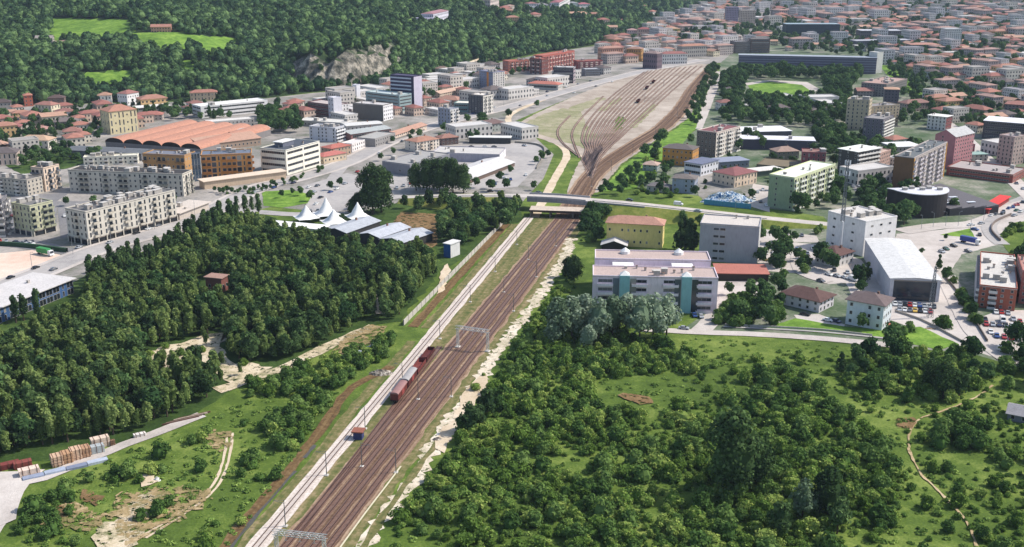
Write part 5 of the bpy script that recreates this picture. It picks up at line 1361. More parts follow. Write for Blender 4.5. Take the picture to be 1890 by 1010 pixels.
    b(AP, "dark block with glowing orange roof before the pinkish block", 'apartments', (1630, 198), (1657, 199), 165, 14, '#5a5660', '#c89060', 'hip', 6, 'w', 'w', far=True, pitch=.2)
    b(HO, "small red roofed chapel-like house by the pinkish block", 'house', (1582, 178), (1612, 178), 168, 12, '#8d8480', '#b06a55', 'gable', 2, 'w', 'w', far=True)
    b(HO, "row house with long rust roof below the green bank", 'house', (1672, 207), (1716, 204), 192, 12, '#a09088', '#9a6656', 'hip', 3, 'w', 'w', far=True)
    b('apartment_tower', "beige apartment tower with stepped roof behind the grey tower", 'tower', (1559, 238), (1600, 241), 184, 14, '#b9a98f', '#9a9590', 'flat', 8, 'wtw', 'w', far=False, clutter=5)
    b('apartment_tower', "wide beige apartment tower with brown eaves", 'tower', (1602, 236), (1657, 232), 198, 14, '#b5a289', '#8f8a88', 'flat', 7, 'wtw', 'w', far=False, clutter=5)
    b('apartment_tower', "slate grey tower with white corner balconies", 'tower', (1626, 267), (1645, 258), 222, 15, '#66626c', '#8f8b88', 'flat', 8, 'y', 'tw', far=False, balc='#e0dcd4', clutter=4)
    b(AP, "white roofed red and white block behind the pink gable tower", 'apartments', (1710, 238), (1744, 242), 213, 12, '#d4d0cc', '#e2dfd8', 'slab', 4, 'wt', 'w', far=False, sidecol='#7d4140', clutter=2)
    b('gable_tower', "tall pink tower with slanted grey metal roof", 'tower', (1720, 307), (1757, 313), 248, 26, '#b07a7e', '#b9b7b4', 'gabley', 9, ' w ', 'w', pitch=.55, ov=.3)
    b('low_block', "dark red brick block with rounded grey roof behind pink tower", 'block', (1756, 293), (1797, 291), 270, 13, '#8d4048', '#8f8b90', 'flat', 3, 't', 'w')
    b('mall', "long brick mall with wide flat grey roof by diagonal road", 'mall', (1746, 323), (1868, 339), 309, 28, '#8f5048', '#a9a09c', 'flat', 2, 'b', 'w', clutter=8)
    b('low_block', "pale block with mint green roof on top side of brick mall", 'block', (1772, 300), (1822, 298), 287, 9, '#c9bfae', '#93ada4', 'slab', 2, 'w', 'w')
    b('apartment_tower', "pinkish grey tower at the diagonal road", 'tower', (1838, 301), (1866, 306), 250, 14, '#b59f97', '#a89a98', 'flat', 7, 'wt', 'w', clutter=4)
    b('apartment_tower', "pale beige tower at the photo edge by the diagonal road", 'tower', (1868, 299), (1910, 301), 256, 14, '#bab1a5', '#a39c96', 'flat', 6, 'tw', 'w')
    b('hall', "dark hall with bright white roof near the photo edge", 'hall', (1812, 255), (1905, 263), 223, 26, '#4f4a4e', '#e2e0e2', 'slab', 4, 'b', 'w', far=False)
    b(HO, "dark block with terracotta hip roof above the white roofed hall", 'house', (1852, 212), (1905, 216), 192, 18, '#7b706c', '#b0664f', 'hip', 4, 'w', 'w', far=True, pitch=.25)
    b(HO, "rust roofed row house above the dark hall", 'house', (1772, 212), (1815, 218), 198, 13, '#9a8a80', '#aa6048', 'hip', 3, 'w', 'w', far=True)
    b('depot', "long depot with dark violet wall and white roof", 'depot', (1365, 275), (1503, 279), 257, 17, '#4d4a58', '#d8d6db', 'slab', 2, 'w    ', '-', clutter=2)
    b('depot', "rear depot hall with broad white roof", 'depot', (1350, 262), (1460, 259), 245, 24, '#56545c', '#e2e0e0', 'slab', 2, '-', '-', clutter=3)
    b('apartment_tower', "six storey tower with maroon attic and white balconies", 'tower', (1320, 291), (1364, 278), 246, 16, '#d8ccc0', '#7d4f50', 'flat', 6, 'wyyw', 'w', sidecol='#6c645e', balc='#dcd6ce', clutter=6)
    b(HO, "ochre three storey house with grey brown hip roof", 'house', (1222, 303), (1277, 308), 273, 15, '#bd8644', '#6f625c', 'hip', 3, 'www', 'w', pitch=.3)
    b('low_block', "white two storey office with grey blue roof beside ochre house", 'office', (1293, 326), (1325, 317), 304, 13, '#d5d4d8', '#6f7488', 'slab', 2, 'w', 'b', win=(1.6, 1.6))
    b('low_block', "grey blue flat roofed workshop behind the white office", 'workshop', (1328, 313), (1382, 309), 300, 14, '#777c88', '#8e94a4', 'slab', 1, 'w', '-')
    b(HO, "cream two storey house with dark red hip roof", 'house', (1355, 347), (1396, 338), 325, 18, '#dac4ac', '#9c4f4c', 'hip', 2, 'tw', 'w', pitch=.3)
    b(HO, "blue grey house with mottled brown hip roof by the bridge road", 'house', (1240, 355), (1281, 358), 329, 12, '#929aac', '#7d6f66', 'hip', 3, 'w w', 'w', pitch=.3)
    b(HO, "long low grey roofed house left of the blue grey house", 'house', (1194, 353), (1232, 357), 343, 8, '#bab5ad', '#7b7270', 'hip', 1, 'w', 'w', pitch=.4)
    b(HO, "small grey house with pale orange roof below the ochre house", 'house', (1186, 315), (1212, 317), 304, 9, '#929c9c', '#c49a80', 'hip', 2, 'w', 'w')
    b(AP, "dark red apartment block with salmon gable end", 'apartments', (1478, 313), (1522, 315), 282, 14, '#8c5054', '#8f6b62', 'flat', 4, 'wt', 'tw', sidecol='#d07c60', clutter=4)
    b(HO, "low brown roofed house left of the dark red apartments", 'house', (1434, 295), (1474, 293), 281, 12, '#706c60', '#ac846c', 'hip', 2, 'w', 'w')
    b('low_block', "long olive brown flat roof with lawn edge", 'hall', (1396, 313), (1476, 320), 305, 26, '#6a6452', '#7a6e58', 'flat', 1, '-', '-')
    b('low_block', "white curved canopy roof below the olive flat roof", 'canopy', (1396, 327), (1444, 322), 317, 10, '#5c6a60', '#d8d3cb', 'slab', 1, '-', '-')
    b(AP, "pale green apartment block with white roof", 'apartments', (1462, 389), (1537, 360), 330, 16, '#cdd2a4', '#e2e4d4', 'flat', 6, 'ytyylty', ' w ', sidecol='#8d9c80', balc='#e2e2d4', clutter=6)  # side colour is the same green darkened, shade painted on the sunless face
    b(AP, "black apartment block with round white balconies", 'apartments', (1579, 327), (1619, 319), 281, 15, '#4a4844', '#e6e6de', 'slab', 6, 'yy', 'w ', balc='#eae6de', ov=.8, clutter=3)
    b(AP, "narrow pinkish block right behind the black apartment block", 'apartments', (1621, 317), (1641, 309), 285, 12, '#b59488', '#c2a898', 'flat', 5, 'w', 'w', clutter=2)
    b('low_block', "white flat roof right of the narrow pinkish block", 'hall', (1650, 290), (1700, 288), 272, 18, '#a09c98', '#e0dfdc', 'slab', 2, 'w', 'w')
    r, L, D, H = b('slab_tower', "tan slab tower with orange edges and patterned balconies", 'tower', (1680, 360), (1741, 326), 293, 12, '#b9aca6', '#686c6d', 'flat', 8, 'ywwyyw', '-', sidecol='#7c5b3e', balc='#c4bcc0', clutter=9)
    mb = MB(); mb.box(-.7, .7, -.2, 0, 0, H, 0); me_ = mb.mesh("edge_stripe", plain('#c99346'))
    for s in (-1, 1): put(me_, "edge_stripe", r, (s * (L / 2 - .7), -D / 2, 0))
    # the mall roofs by the roundabout
    r, L, D, H = b('mall', "wide dark saw-tooth market roof behind the curved hall", 'mall', (1752, 399), (1842, 394), 386, 58, '#4c484a', '#6d696b', 'saw', 1, '-', '-')
    for k in range(9): put(part_mesh('skylight', 5, 2), "skylight", r, (RNG.uniform(-.4, .4) * L, RNG.uniform(-.4, .4) * D, H + .9))
    b('canopy', "bright red entrance canopy beside the market roof", 'canopy', (1824, 396), (1862, 372), 387, 5, '#8a3430', '#d8403c', 'slab', 1, '-', '-', ov=.8)
    # white block with the mast, warehouse, villas, brick flats
    b(OF, "white four storey office below the lattice mast", 'office', (1592, 474), (1656, 401), 411, 25, '#e4e0dc', '#cbc6bf', 'flat', 4, ' wBw', ' w   w ', clutter=10, win=(1.8, 1.1), btop=True)
    b(WH, "white warehouse with long low gabled roof among the car yards", 'warehouse', (1640, 554), (1732, 558), 514, 66, '#c4c1c6', '#d2d0cb', 'gabley', 1, ' ', '-', 's', pitch=.07, ov=.5)
    b(AP, "brick apartment block with grey roof terrace and side balconies", 'apartments', (1803, 567), (1872, 575), 528, 56, '#a05c48', '#cbc6be', 'flat', 4, 'wyw', 'y', balc='#cfcac6', clutter=16)
    b(AP, "dull red block at the photo edge behind the brick flats", 'apartments', (1879, 560), (1940, 566), 502, 26, '#9c625a', '#b0867a', 'flat', 5, 'wy', 'w', clutter=4)
    b(HO, "wide white villa with dark brown hip roof", 'villa', (1441, 561), (1511, 578), 541, 13, '#d2cccf', '#6c463c', 'hip', 2, 'wwww', 'wt', ov=1.0, pitch=.4)
    b(HO, "tall white cube villa with purple brown hip roof", 'villa', (1560, 598), (1627, 611), 553, 12, '#cfd4d8', '#765f5b', 'hip', 3, 'w ww', 'ww', ov=.9, pitch=.42)
    b(HO, "small white house with brown hip roof beside the white office", 'house', (1504, 485), (1543, 495), 464, 14, '#d4d0ca', '#6f473d', 'hip', 2, 'ww', 'w', ov=.8, pitch=.4)
    b(HO, "long yellow house with terracotta hip roof below the bridge road", 'house', (1119, 453), (1222, 459), 411, 11, '#d9c47e', '#c8825c', 'hip', 2, 'w wwww', 'w', ov=.8, pitch=.45, win=(1.0, 1.4))
    b('open_shed', "open shed with shade-dark walls and pale gabled roof before the yellow house", 'shed', (1110, 461), (1156, 463), 452, 8, '#2c2825', '#cdc6c0', 'gabley', 1, '-', '-', pitch=.35, ov=.6)  # closed walls coloured near black for the shade inside the open shed
    r, L, D, H = b(OF, "grey windowless block with few windows in one strip", 'office', (1289, 481), (1397, 489), 414, 19, '#a3a2a8', '#c9c0b6', 'flat', 5, '  ww    ', '-', clutter=2, win=(2.6, 1.3), sidecol='#b9b6b2')
    b('open_shed', "red roofed open lean-to beside the pink apartments", 'shed', (1323, 518), (1418, 520), 505, 15, '#37302c', '#b07062', 'slab', 1, '-', '-', ov=.5)  # solid dark walls stand for the shade under the open front
    # pink stepped apartments
    pk = '#e2d3d9'
    r, L, D, H = b(AP, "pinkish stepped apartment block with turquoise stair bays", 'apartments', (1093, 573), (1322, 578), 511, 15, pk, '#b7a39a', 'flat', 4, '-', 'w', clutter=10)
    for cx_ in (-.245, .25):
        mb = MB(); mb.box(-2.1, 2.1, -1.2, 0, 0, H + 1.0, 0); mb.build("stair_bay", plain('#86b4b6', .6, .1), r, (cx_ * L, -D / 2, 0))
        mb = MB(); mb.v = [(-2.0, -2.0, 0), (2.0, -2.0, 0), (2.0, 2.0, 0), (-2.0, 2.0, 0), (0, 0, 1.7)]; mb.f = [(0, 1, 4), (1, 2, 4), (2, 3, 4), (3, 0, 4), (3, 2, 1, 0)]; mb.mi = [0] * 5; mb.uv = [(0, 0)] * 16
        mb.build("stair_cap", plain('#dddbd6', .5, .06), r, (cx_ * L, -D / 2 + 1.2, H + 1.02))
        for s in (-1, 1):
            mb = MB(); mb.box(-1.3, 1.3, -.08, 0, 0, H - .6, 0); mb.build("shaft_window", glassm('#4a5258'), r, (cx_ * L + s * 3.6, -D / 2, .2))
    for s in range(4):
        for t in (-.40, -.125, .125, .395):
            put(part_mesh('window', L * .115, H / 4 * .38, '#a5a2ac'), "window_band", r, (t * L, -D / 2, H / 4 * s + H / 4 * .38), 0)
            put(part_mesh('balcony', L * .125, 1.0, '#ddd4da'), "balcony", r, (t * L, -D / 2, H / 4 * s + .15), 0)
    y0 = D / 2
    mb = MB(); mb.box(-L / 2 + .5, L / 2 - .5, 0, 11, -.5, H - 3.2, 0); mb.build("link_wing", plain('#b9a8b4'), r, (0, y0, 0))
    for cx_ in (-.245, .25):
        mb = MB(); mb.box(-4.6, 4.6, -4, 4, 0, 2.6, 0); mb.build("white_penthouse", plain('#e4e2de'), r, (cx_ * L, y0 + 5.6, H - 3.19))
        mb = MB(); mb.box(-6, 6, -.7, .7, 0, 1.4, 0); mb.build("awning", plain('#e6e4de'), r, (cx_ * L * .45, y0 + 6, H - 3.19))
    mb = MB(); mb.box(-L / 2 + 1, L / 2 - .2, 11.01, 25, -.5, H, 0); mb.build("rear_wing", plain(pk), r, (0, y0, 0))
    o = bpy.data.objects.new("rear_roof", roofmesh('flat', L - 1.4, 14, 0, 0, 0, plain('#b7a39a', .85, .22, .15), plain(pk))); COL.objects.link(o); o.parent = r; o.location = (.4, y0 + 18, H)
    for cx_ in (-.22, .24):
        mb = MB(); mb.bar((0, 0, 0), (0, 0, 1.2), 2.2, 10); mb.bar((0, 0, 1.2), (0, 0, 2.8), 2.2, 10, r2=.1); mb.build("vent_dome", plain('#dddcda', .4, .06), r, (cx_ * L, y0 + 21, H + .22))
    # edges
    r, L, D, H = b('shop', "blue fronted glazed shop with wide pale roof", 'shop', (-70, 626), (137, 541), 597, 22, '#41608a', '#cbc6c2', 'slab', 2, 'ltll', 'l', ov=1.2, clutter=4, bay=4.2)
    b('hut', "small pale hut with blue doors beside the boundary wall", 'hut', (832, 477), (849, 470), 452, 4.2, '#d2d0cc', '#d5d2cd', 'slab', 1, '-', '-', sidecol='#2a5c9c', ov=.4)
    b('hut', "derelict brick hut with flat roof sunk in the wood", 'hut', (381, 538), (410, 541), 512, 5.5, '#80544a', '#a08072', 'slab', 1, 'w', 'w', ov=.6)
    b('shed', "grey gabled shed at the meadow's photo edge", 'shed', (1858, 776), (1940, 792), 764, 9, '#7b7b80', '#938f92', 'gable', 1, 'w', 'w', pitch=.35)
buildings()

# red vaulted sheds: five barrel roofs side by side
def vaulted():
    A = G(196, 274); Bp = G(372, 288); back = G(312, 233) - G(205, 268)
    u = (Bp - A); L = u.length; u.normalize(); n = Vector((-u.y, u.x, 0)); D = 92.0
    ctr = (A + Bp) / 2 + n * (D / 2); rz = math.atan2(u.y, u.x)
    r = thing('vaulted_shed', "old factory of five red barrel vaulted roofs with dark arched ends", 'factory', (ctr.x, ctr.y, 0), rz)
    H = 5.0; mb = MB(); mb.box(-L / 2, L / 2, -D / 2, D / 2, -.5, H, 0); mb.build("wall", plain('#7f7a78'), r)
    w = L / 5; m1 = tiles('#cc7c4e', .3); m2 = M_DARK
    for k in range(5):
        mb = MB(); N = 10; cx_ = -L / 2 + w * (k + .5); rad = w / 2; hh = rad * .42
        P = [(cx_ - rad * math.cos(math.pi * i / N), H + .01 + hh * math.sin(math.pi * i / N)) for i in range(N + 1)]
        for i in range(N): mb.face([(P[i][0], -D / 2 - .6, P[i][1]), (P[i + 1][0], -D / 2 - .6, P[i + 1][1]), (P[i + 1][0], D / 2, P[i + 1][1]), (P[i][0], D / 2, P[i][1])][::-1], 0)
        bm = bmesh.new(); me = mb.mesh("vault_roof", m1); bm.from_mesh(me); bmesh.ops.remove_doubles(bm, verts=bm.verts, dist=.001); bmesh.ops.recalc_face_normals(bm, faces=bm.faces); bm.to_mesh(me); bm.free()
        for p in me.polygons: p.use_smooth = True
        put(me, "vault_roof", r, (0, 0, 0))
        mb = MB(); mb.face([(p[0], -D / 2 + .3, p[1] - .05) for p in P[::-1]], 0); mb.face([(p[0], D / 2 - .3, p[1] - .05) for p in P], 0); mb.build("arched_end", m2, r)
    for i in range(-1, 2):
        for j in (0, 1): q = ctr + u * (i * L / 3) + n * (j * 50 - 25); AVOID.append((q.x, q.y, L / 4))
    C = G(372, 280); Cb = G(480, 262)
    b = bld('vaulted_annex', "paler orange hall joined to the red vaulted factory", 'factory', (372, 282), (482, 268), 268, 34, '#a08a78', '#cb8f66', 'gable', 1, 'w', '-', pitch=.16)
vaulted()

# curved dark hall by the roundabout
def curved_hall():
    C = G(1703, 398); r = thing('curved_hall', "black curved hall with white flat roof near the roundabout", 'hall', (C.x, C.y, 0))
    H = HZ(1746, 405, 362); mb = MB(); N = 18; R0 = 20.0
    ring = []
    a0, a1 = math.radians(200), math.radians(345)
    for i in range(N + 1):
        a = a0 + (a1 - a0) * i / N; ring.append((R0 * math.cos(a) * .82, R0 * math.sin(a) + 13))
    ring.append((16.5, 12)); ring.append((-18, 10))
    n = len(ring)
    for i in range(n):
        p, q = ring[i], ring[(i + 1) % n]; mb.face([(p[0], p[1], -.3), (q[0], q[1], -.3), (q[0], q[1], H), (p[0], p[1], H)], 0)
    mb.build("wall", plain('#2f2b2e', .5, .2), r)
    mb = MB(); big = [(x * 1.03, (y - 8) * 1.03 + 8) for x, y in ring]
    mb.face([(x, y, H + .4) for x, y in big], 0); mb.face([(x, y, H + .01) for x, y in big[::-1]], 0)
    for i in range(n):
        p, q = big[i], big[(i + 1) % n]; mb.face([(p[0], p[1], H + .01), (q[0], q[1], H + .01), (q[0], q[1], H + .4), (p[0], p[1], H + .4)], 0)
    mb.build("roof", plain('#d2d0d4', .6, .1), r)
    for k in range(5): put(part_mesh('roof_unit', 2.6, 1.4), "roof_unit", r, (-10 + 5 * k, 5 + (k % 2) * 3, H + .4))
    AVOID.append((C.x, C.y, 26))
curved_hall()

# ------------------------------------------------------------ houses that fill the town
def house_proto(i, w, d, h, wall, roof, rt, st=2, pitch=.4):
    mb = MB(); mb.box(-w / 2, w / 2, -d / 2, d / 2, -.5, h, 0)
    me = mb.mesh("town_house", [winwall(wall, pv=h / st), tiles(roof) if rt != 'flat' else plain(roof, .85, .2, .15)])
    rm = roofmesh(rt, w, d, h, pitch, .6, me.materials[1], me.materials[0])
    bm = bmesh.new(); bm.from_mesh(me); n0 = len(bm.faces); bm.from_mesh(rm); bm.faces.ensure_lookup_table()
    for k in range(n0, len(bm.faces)): bm.faces[k].material_index = 1 if bm.faces[k].material_index == 0 else 0
    bm.to_mesh(me); bm.free()
    return me
PROTOS = [
    (house_proto(0, 14, 11, 7, '#d8cfbe', '#b96a4a', 'hip'), "cream house with terracotta hip roof"),
    (house_proto(1, 16, 11, 8, '#cdb5a2', '#a85a45', 'hip'), "pinkish house with brick red roof"),
    (house_proto(2, 12, 10, 6.5, '#d9d6d2', '#9a5c4c', 'hip'), "small white house with dull red roof"),
    (house_proto(3, 20, 12, 9.5, '#c9a878', '#b5714e', 'hip', 3), "ochre house with orange brown roof"),
    (house_proto(4, 18, 13, 13, '#c8c0b6', '#9c9690', 'flat', 4), "beige flat roofed apartment block"),
    (house_proto(5, 24, 13, 12, '#b5a8a2', '#b0806c', 'hip', 4, .25), "mauve apartment block with low pink roof"),
    (house_proto(6, 15, 12, 7.5, '#b8b4b0', '#6f5f5a', 'hip'), "grey house with dark brown roof"),
    (house_proto(7, 26, 14, 8, '#cfc9c2', '#c9c5c0', 'flat', 2), "wide low block with pale flat roof"),
    (house_proto(8, 16, 10, 7, '#ded2b4', '#c58a62', 'gable'), "pale yellow house with light orange gable roof"),
    (house_proto(9, 22, 13, 16, '#d2ccc8', '#8f8a8c', 'flat', 5), "tall white apartment block with grey roof"),
]
TOWN = []
def fill(poly, gap, seed, mix, ang, keep=1.0, hill=False, smin=.7, smax=1.3):
    pts = [G(*q) for q in poly]; wp = [(p.x, p.y) for p in pts]; rs = np.random.RandomState(seed)
    x0, x1 = min(p[0] for p in wp), max(p[0] for p in wp); y0, y1 = min(p[1] for p in wp), max(p[1] for p in wp)
    X, Y = np.meshgrid(np.arange(x0, x1, gap), np.arange(y0, y1, gap * 1.1)); X = X.ravel(); Y = Y.ravel()
    X = X + rs.uniform(-.2, .2, X.shape) * gap; Y = Y + rs.uniform(-.2, .2, Y.shape) * gap
    m = inpoly(X, Y, wp) & (rs.uniform(0, 1, X.shape) < keep)
    ks = [k for k, w in mix for _ in range(w)]
    for x, y in zip(X[m], Y[m]):
        if not clear_of(x, y, 9): continue
        k = ks[rs.randint(len(ks))]
        z = float(terrain(x, y))
        px, py = PROJ(x, y, z)
        if polydist(np.array(px), np.array(py), [q[0] for q in MAINST], [q[1] for q in MAINST]) < 6 * PXM(px, max(py, 0)) * .9: continue
        TOWN.append((x, y, z, k, ang + rs.choice([0, math.pi / 2]) + rs.uniform(-.08, .08), rs.uniform(smin, smax)))
        AVOID.append((x, y, 7))
RES = [(0, 4), (1, 4), (2, 3), (3, 2), (6, 2), (8, 2), (4, 1)]
OLD = [(0, 4), (1, 4), (2, 3), (3, 2), (5, 3), (8, 3), (4, 3), (6, 2), (7, 2), (9, 2)]
IND = [(7, 5), (4, 2), (1, 2), (0, 1), (6, 1)]
fill([(0, 300), (0, 208), (240, 202), (370, 198), (370, 212), (200, 222), (190, 265), (90, 282), (40, 300)], 19, 60, RES, .6, .8)
fill([(490, 215), (560, 190), (700, 170), (800, 148), (900, 124), (930, 150), (860, 175), (800, 215), (700, 240), (560, 222)], 19, 61, IND, .75, .85)
fill([(640, 300), (700, 262), (850, 215), (940, 190), (1000, 168), (1120, 138), (1120, 128), (1000, 150), (900, 180), (700, 250)], 20, 62, IND, .8, .5)
fill([(820, 250), (930, 225), (945, 240), (985, 262), (850, 262)], 20, 63, IND, .6, .6)
fill([(190, 222), (370, 214), (385, 226), (300, 226), (262, 236), (200, 250)], 19, 76, RES, .5, .8)
fill([(940, 166), (1010, 150), (1100, 130), (1110, 140), (1010, 170), (960, 182)], 20, 77, IND, .7, .6)
fill([(1105, 120), (1100, 90), (1180, 66), (1250, 40), (1330, 20), (1352, 70), (1350, 100), (1290, 112)], 20, 64, OLD, .5, .85)
fill([(1180, 58), (1260, 25), (1330, 2), (1400, -20), (1420, 40), (1350, 66), (1240, 80)], 25, 65, OLD, .3, .6)
fill([(1355, 95), (1420, 60), (1640, 62), (1690, 80), (1690, 115), (1630, 118), (1620, 96), (1360, 98)], 26, 66, OLD, .1, .7)
fill([(1640, 118), (1690, 100), (1960, 90), (1960, 190), (1800, 185), (1740, 165), (1680, 140)], 22, 67, OLD, .35, .72)
fill([(1680, 190), (1740, 175), (1960, 195), (1960, 330), (1900, 330), (1800, 245), (1720, 215)], 21, 68, OLD, .45, .7)
fill([(1340, 285), (1390, 290), (1420, 335), (1400, 342), (1330, 300)], 24, 69, IND, .3, .4)
fill([(1520, 285), (1680, 250), (1720, 330), (1660, 350), (1600, 370), (1545, 345)], 26, 70, [(4, 3), (7, 2), (0, 2), (6, 2)], .5, .45)
fill([(1335, 205), (1340, 175), (1420, 188), (1550, 190), (1550, 230), (1430, 225)], 24, 71, [(7, 3), (6, 2), (2, 2)], .2, .5)
fill([(1640, 118), (1680, 80), (1960, 70), (1960, 95), (1700, 102)], 27, 72, OLD, .2, .8)
fill([(1420, 60), (1430, 28), (2020, 24), (2020, 72), (1680, 80), (1640, 62)], 33, 73, OLD, .25, .8, smin=1, smax=1.5)
fill([(1330, 2), (1345, -20), (2100, -20), (2100, 26), (1430, 30), (1400, 20)], 38, 74, OLD, .25, .8, smin=1.1, smax=1.7)
# houses up on the shoulder of the hill
rs_ = np.random.RandomState(9)
for i in range(60):
    px, py = rs_.uniform(930, 1330), rs_.uniform(0, 62)
    if py > 75 - (px - 900) * .05 - (25 if px < 1090 else 0): continue
    p = GH(px, py)
    if p.z < 3 or not clear_of(p.x, p.y, 13): continue
    TOWN.append((p.x, p.y, p.z, [0, 1, 2, 8, 5, 6, 3][rs_.randint(7)], rs_.uniform(0, 1.5), rs_.uniform(.9, 1.3))); AVOID.append((p.x, p.y, 10))
def emit_town():
    rows = []; rest = []
    items = []
    for t in TOWN:
        px, py = PROJ(t[0], t[1], t[2])
        if px < -60 or px > 1950 or py < -25: continue
        items.append((PXM(px, max(py, -60)) * t[5] * (1 if 0 < px < 1890 else .3), px, py, t))
    items.sort(key=lambda q: -q[0])
    for n, (s, px, py, t) in enumerate(items):
        me, look = PROTOS[t[3]]
        if n < 215 and 0 < px < 1890 and py > 2:
            o = bpy.data.objects.new("town_house", me); COL.objects.link(o); o.location = t[:3]; o.rotation_euler = (0, 0, t[4]); o.scale = (t[5], t[5], t[5] * .95)
            tag(o, None, 'house', "houses filling the town"); rows.append((o, look, px, py, 0))
        else: rest.append(((t[0], t[1], t[2]), t[5], t[4], t[3]))
    label_by_landmark(rows, "beside")
    gn_scatter("distant_roofs", rest, [p[0] for p in PROTOS], "countless far roofs of the old town fading into haze")
# ------------------------------------------------------------ the road bridge and its ramps
def GZ(x, y, z): return G(x, y, z)
DECK = [(745, 364, 2.2), (800, 362, 4.6), (870, 361, 6.6), (930, 361, 7.4), (975, 361.5, 7.6), (1030, 364, 7.6), (1085, 368.5, 7.5), (1180, 377, 6.8), (1290, 389, 5.2), (1400, 401, 3.4), (1500, 411, 1.6), (1590, 419, .25)]
def bridge():
    path = smooth_path([GZ(*p) for p in DECK], 4)
    L = off_path = path
    xs = [PROJ(p.x, p.y, p.z)[0] for p in path]
    W = 5.2
    M_EMB = ground("ramp_grass", ['#56602c', '#77803c', '#96904f'], .05, .2, 1.0)
    def seg(lo, hi): return [p for p, x in zip(path, xs) if lo <= x <= hi]
    for lo, hi in ((0, 944), (1112, 1700)):
        S = seg(lo, hi); mb = MB(); n = len(S)
        for i, p in enumerate(S):
            d = S[min(i + 1, n - 1)] - S[max(i - 1, 0)]; d.z = 0; d.normalize(); r = Vector((d.y, -d.x, 0))
            h = p.z
            for w, z in ((-W - 1.4 * h - .5, -.05), (-W, h - .02), (W, h - .02), (W + 1.4 * h + .5, -.05)):
                q = p + r * w; mb.v.append((q.x, q.y, z))
        for i in range(n - 1):
            for k in range(3): a = 4 * i + k; mb.f.append((a, a + 1, a + 5, a + 4)); mb.mi.append(0); mb.uv.extend([(0, 0)] * 4)
        structure(mb.build("embankment", M_EMB))
    mb = MB(); ribbon(mb, [p + Vector((0, 0, .03)) for p in path], -4.2, 4.2, 0); structure(mb.build("road", M_YARDPALE))
    mb = MB(); ribbon(mb, [p + Vector((0, 0, .05)) for p in path], -.1, .1, 0); structure(mb.build("lane_marking", M_PAINT))
    S = seg(962, 1092); c = S[len(S) // 2]
    root = thing('road_bridge', "grey concrete road bridge carrying the ring road over the railway", 'bridge', (c.x, c.y, 0))
    o = Vector((c.x, c.y, 0)); cm = plain('#8b8a8e', .85, .22, .2)
    def beam(name, w0, w1, z0, z1, mat, part=S):
        mb = MB(); n = len(part)
        for i, p in enumerate(part):
            d = part[min(i + 1, n - 1)] - part[max(i - 1, 0)]; d.z = 0; d.normalize(); r = Vector((d.y, -d.x, 0))
            for w, z in ((w0, z0), (w1, z0), (w1, z1), (w0, z1)):
                q = p + r * w - o; mb.v.append((q.x, q.y, p.z + z))
        for i in range(n - 1):
            for k in range(4): a = 4 * i + k; b2 = 4 * i + (k + 1) % 4; mb.f.append((a, b2, b2 + 4, a + 4)); mb.mi.append(0); mb.uv.extend([(0, 0)] * 4)
        for e in (0, 4 * (n - 1)):
            mb.f.append((e, e + 1, e + 2, e + 3)[::1 if e else -1]); mb.mi.append(0); mb.uv.extend([(0, 0)] * 4)
        mb.build(name, mat, root)
    beam("deck", -W, W, -2.3, .01, cm)
    for s in (-1, 1): beam("parapet", s * (W - .25) - .15, s * (W - .25) + .15, .02, .95, plain('#a3a1a2', .8, .15))
    # abutments with wing walls
    for lo, hi, sgn in ((938, 973, 1), (1078, 1116, -1)):
        A = seg(lo, hi)
        p, q = A[0], A[-1]; d = (q - p); d.z = 0; ln = d.length; d.normalize(); r = Vector((d.y, -d.x, 0)); mid = (p + q) / 2 - o
        mb = MB(); mb.box(-ln / 2, ln / 2, -W + .1, W - .1, -.3, 5.2, 0)
        ob = mb.build("abutment", plain('#7f7d82', .9, .25, .2), root); ob.location = (mid.x, mid.y, 0); ob.rotation_euler = (0, 0, math.atan2(d.y, d.x))
    beam("wing_wall", W + .02, W + .5, -7.5, .35, plain('#96959a', .9, .2, .2), seg(1076, 1200))
    beam("wing_wall", W + .02, W + .5, -7.5, .35, plain('#7f7e84', .9, .2, .2), seg(930, 973))
    # rusty lower service bridge beside it
    a, b2 = GZ(978, 385.5, 4.4), GZ(1078, 388.5, 4.4); d = b2 - a; ln = d.length; mid = (a + b2) / 2
    t = thing('service_bridge', "low tan service bridge with rusty deck in front of the road bridge", 'bridge', (mid.x, mid.y, 0), math.atan2(d.y, d.x))
    mb = MB(); mb.box(-ln / 2, ln / 2, -3.2, 7.5, 4.0, 4.4, 0); mb.build("deck", tiles('#d2b89a', .35), t)
    mb = MB(); mb.box(-ln / 2, ln / 2, -3.3, -3.201, 3.4, 4.5, 0); mb.build("girder", plain('#4a3c34', .8, .3, .4), t)
    for x in (-ln / 2 + .8, -ln * .12, ln * .3, ln / 2 - .8):
        mb = MB(); mb.box(-.4, .4, -2.6, 7.2, -.2, 3.99, 0); mb.build("pier", plain('#77706a', .9, .2), t, (x, 0, 0))
    # railings along the ramps
    for lo, hi, lb in ((1092, 1420, "thin grey guard rail along the descending ramp"), (780, 958, "thin grey guard rail along the rising ramp")):
        S2 = seg(lo, hi); o2 = Vector((S2[0].x, S2[0].y, 0)); g = thing('guard_rail', lb, 'railing', o2)
        mb = MB(); n = len(S2)
        for i, p in enumerate(S2):
            d = S2[min(i + 1, n - 1)] - S2[max(i - 1, 0)]; d.z = 0; d.normalize(); r = Vector((d.y, -d.x, 0)); q = p + r * 4.7 - o2
            mb.v += [(q.x, q.y, p.z + .55), (q.x, q.y, p.z + .95)]
        for i in range(n - 1): mb.f.append((2 * i, 2 * i + 2, 2 * i + 3, 2 * i + 1)); mb.mi.append(0); mb.uv.extend([(0, 0)] * 4)
        mb.build("rail_band", plain('#a9a9aa', .5, .1), g)
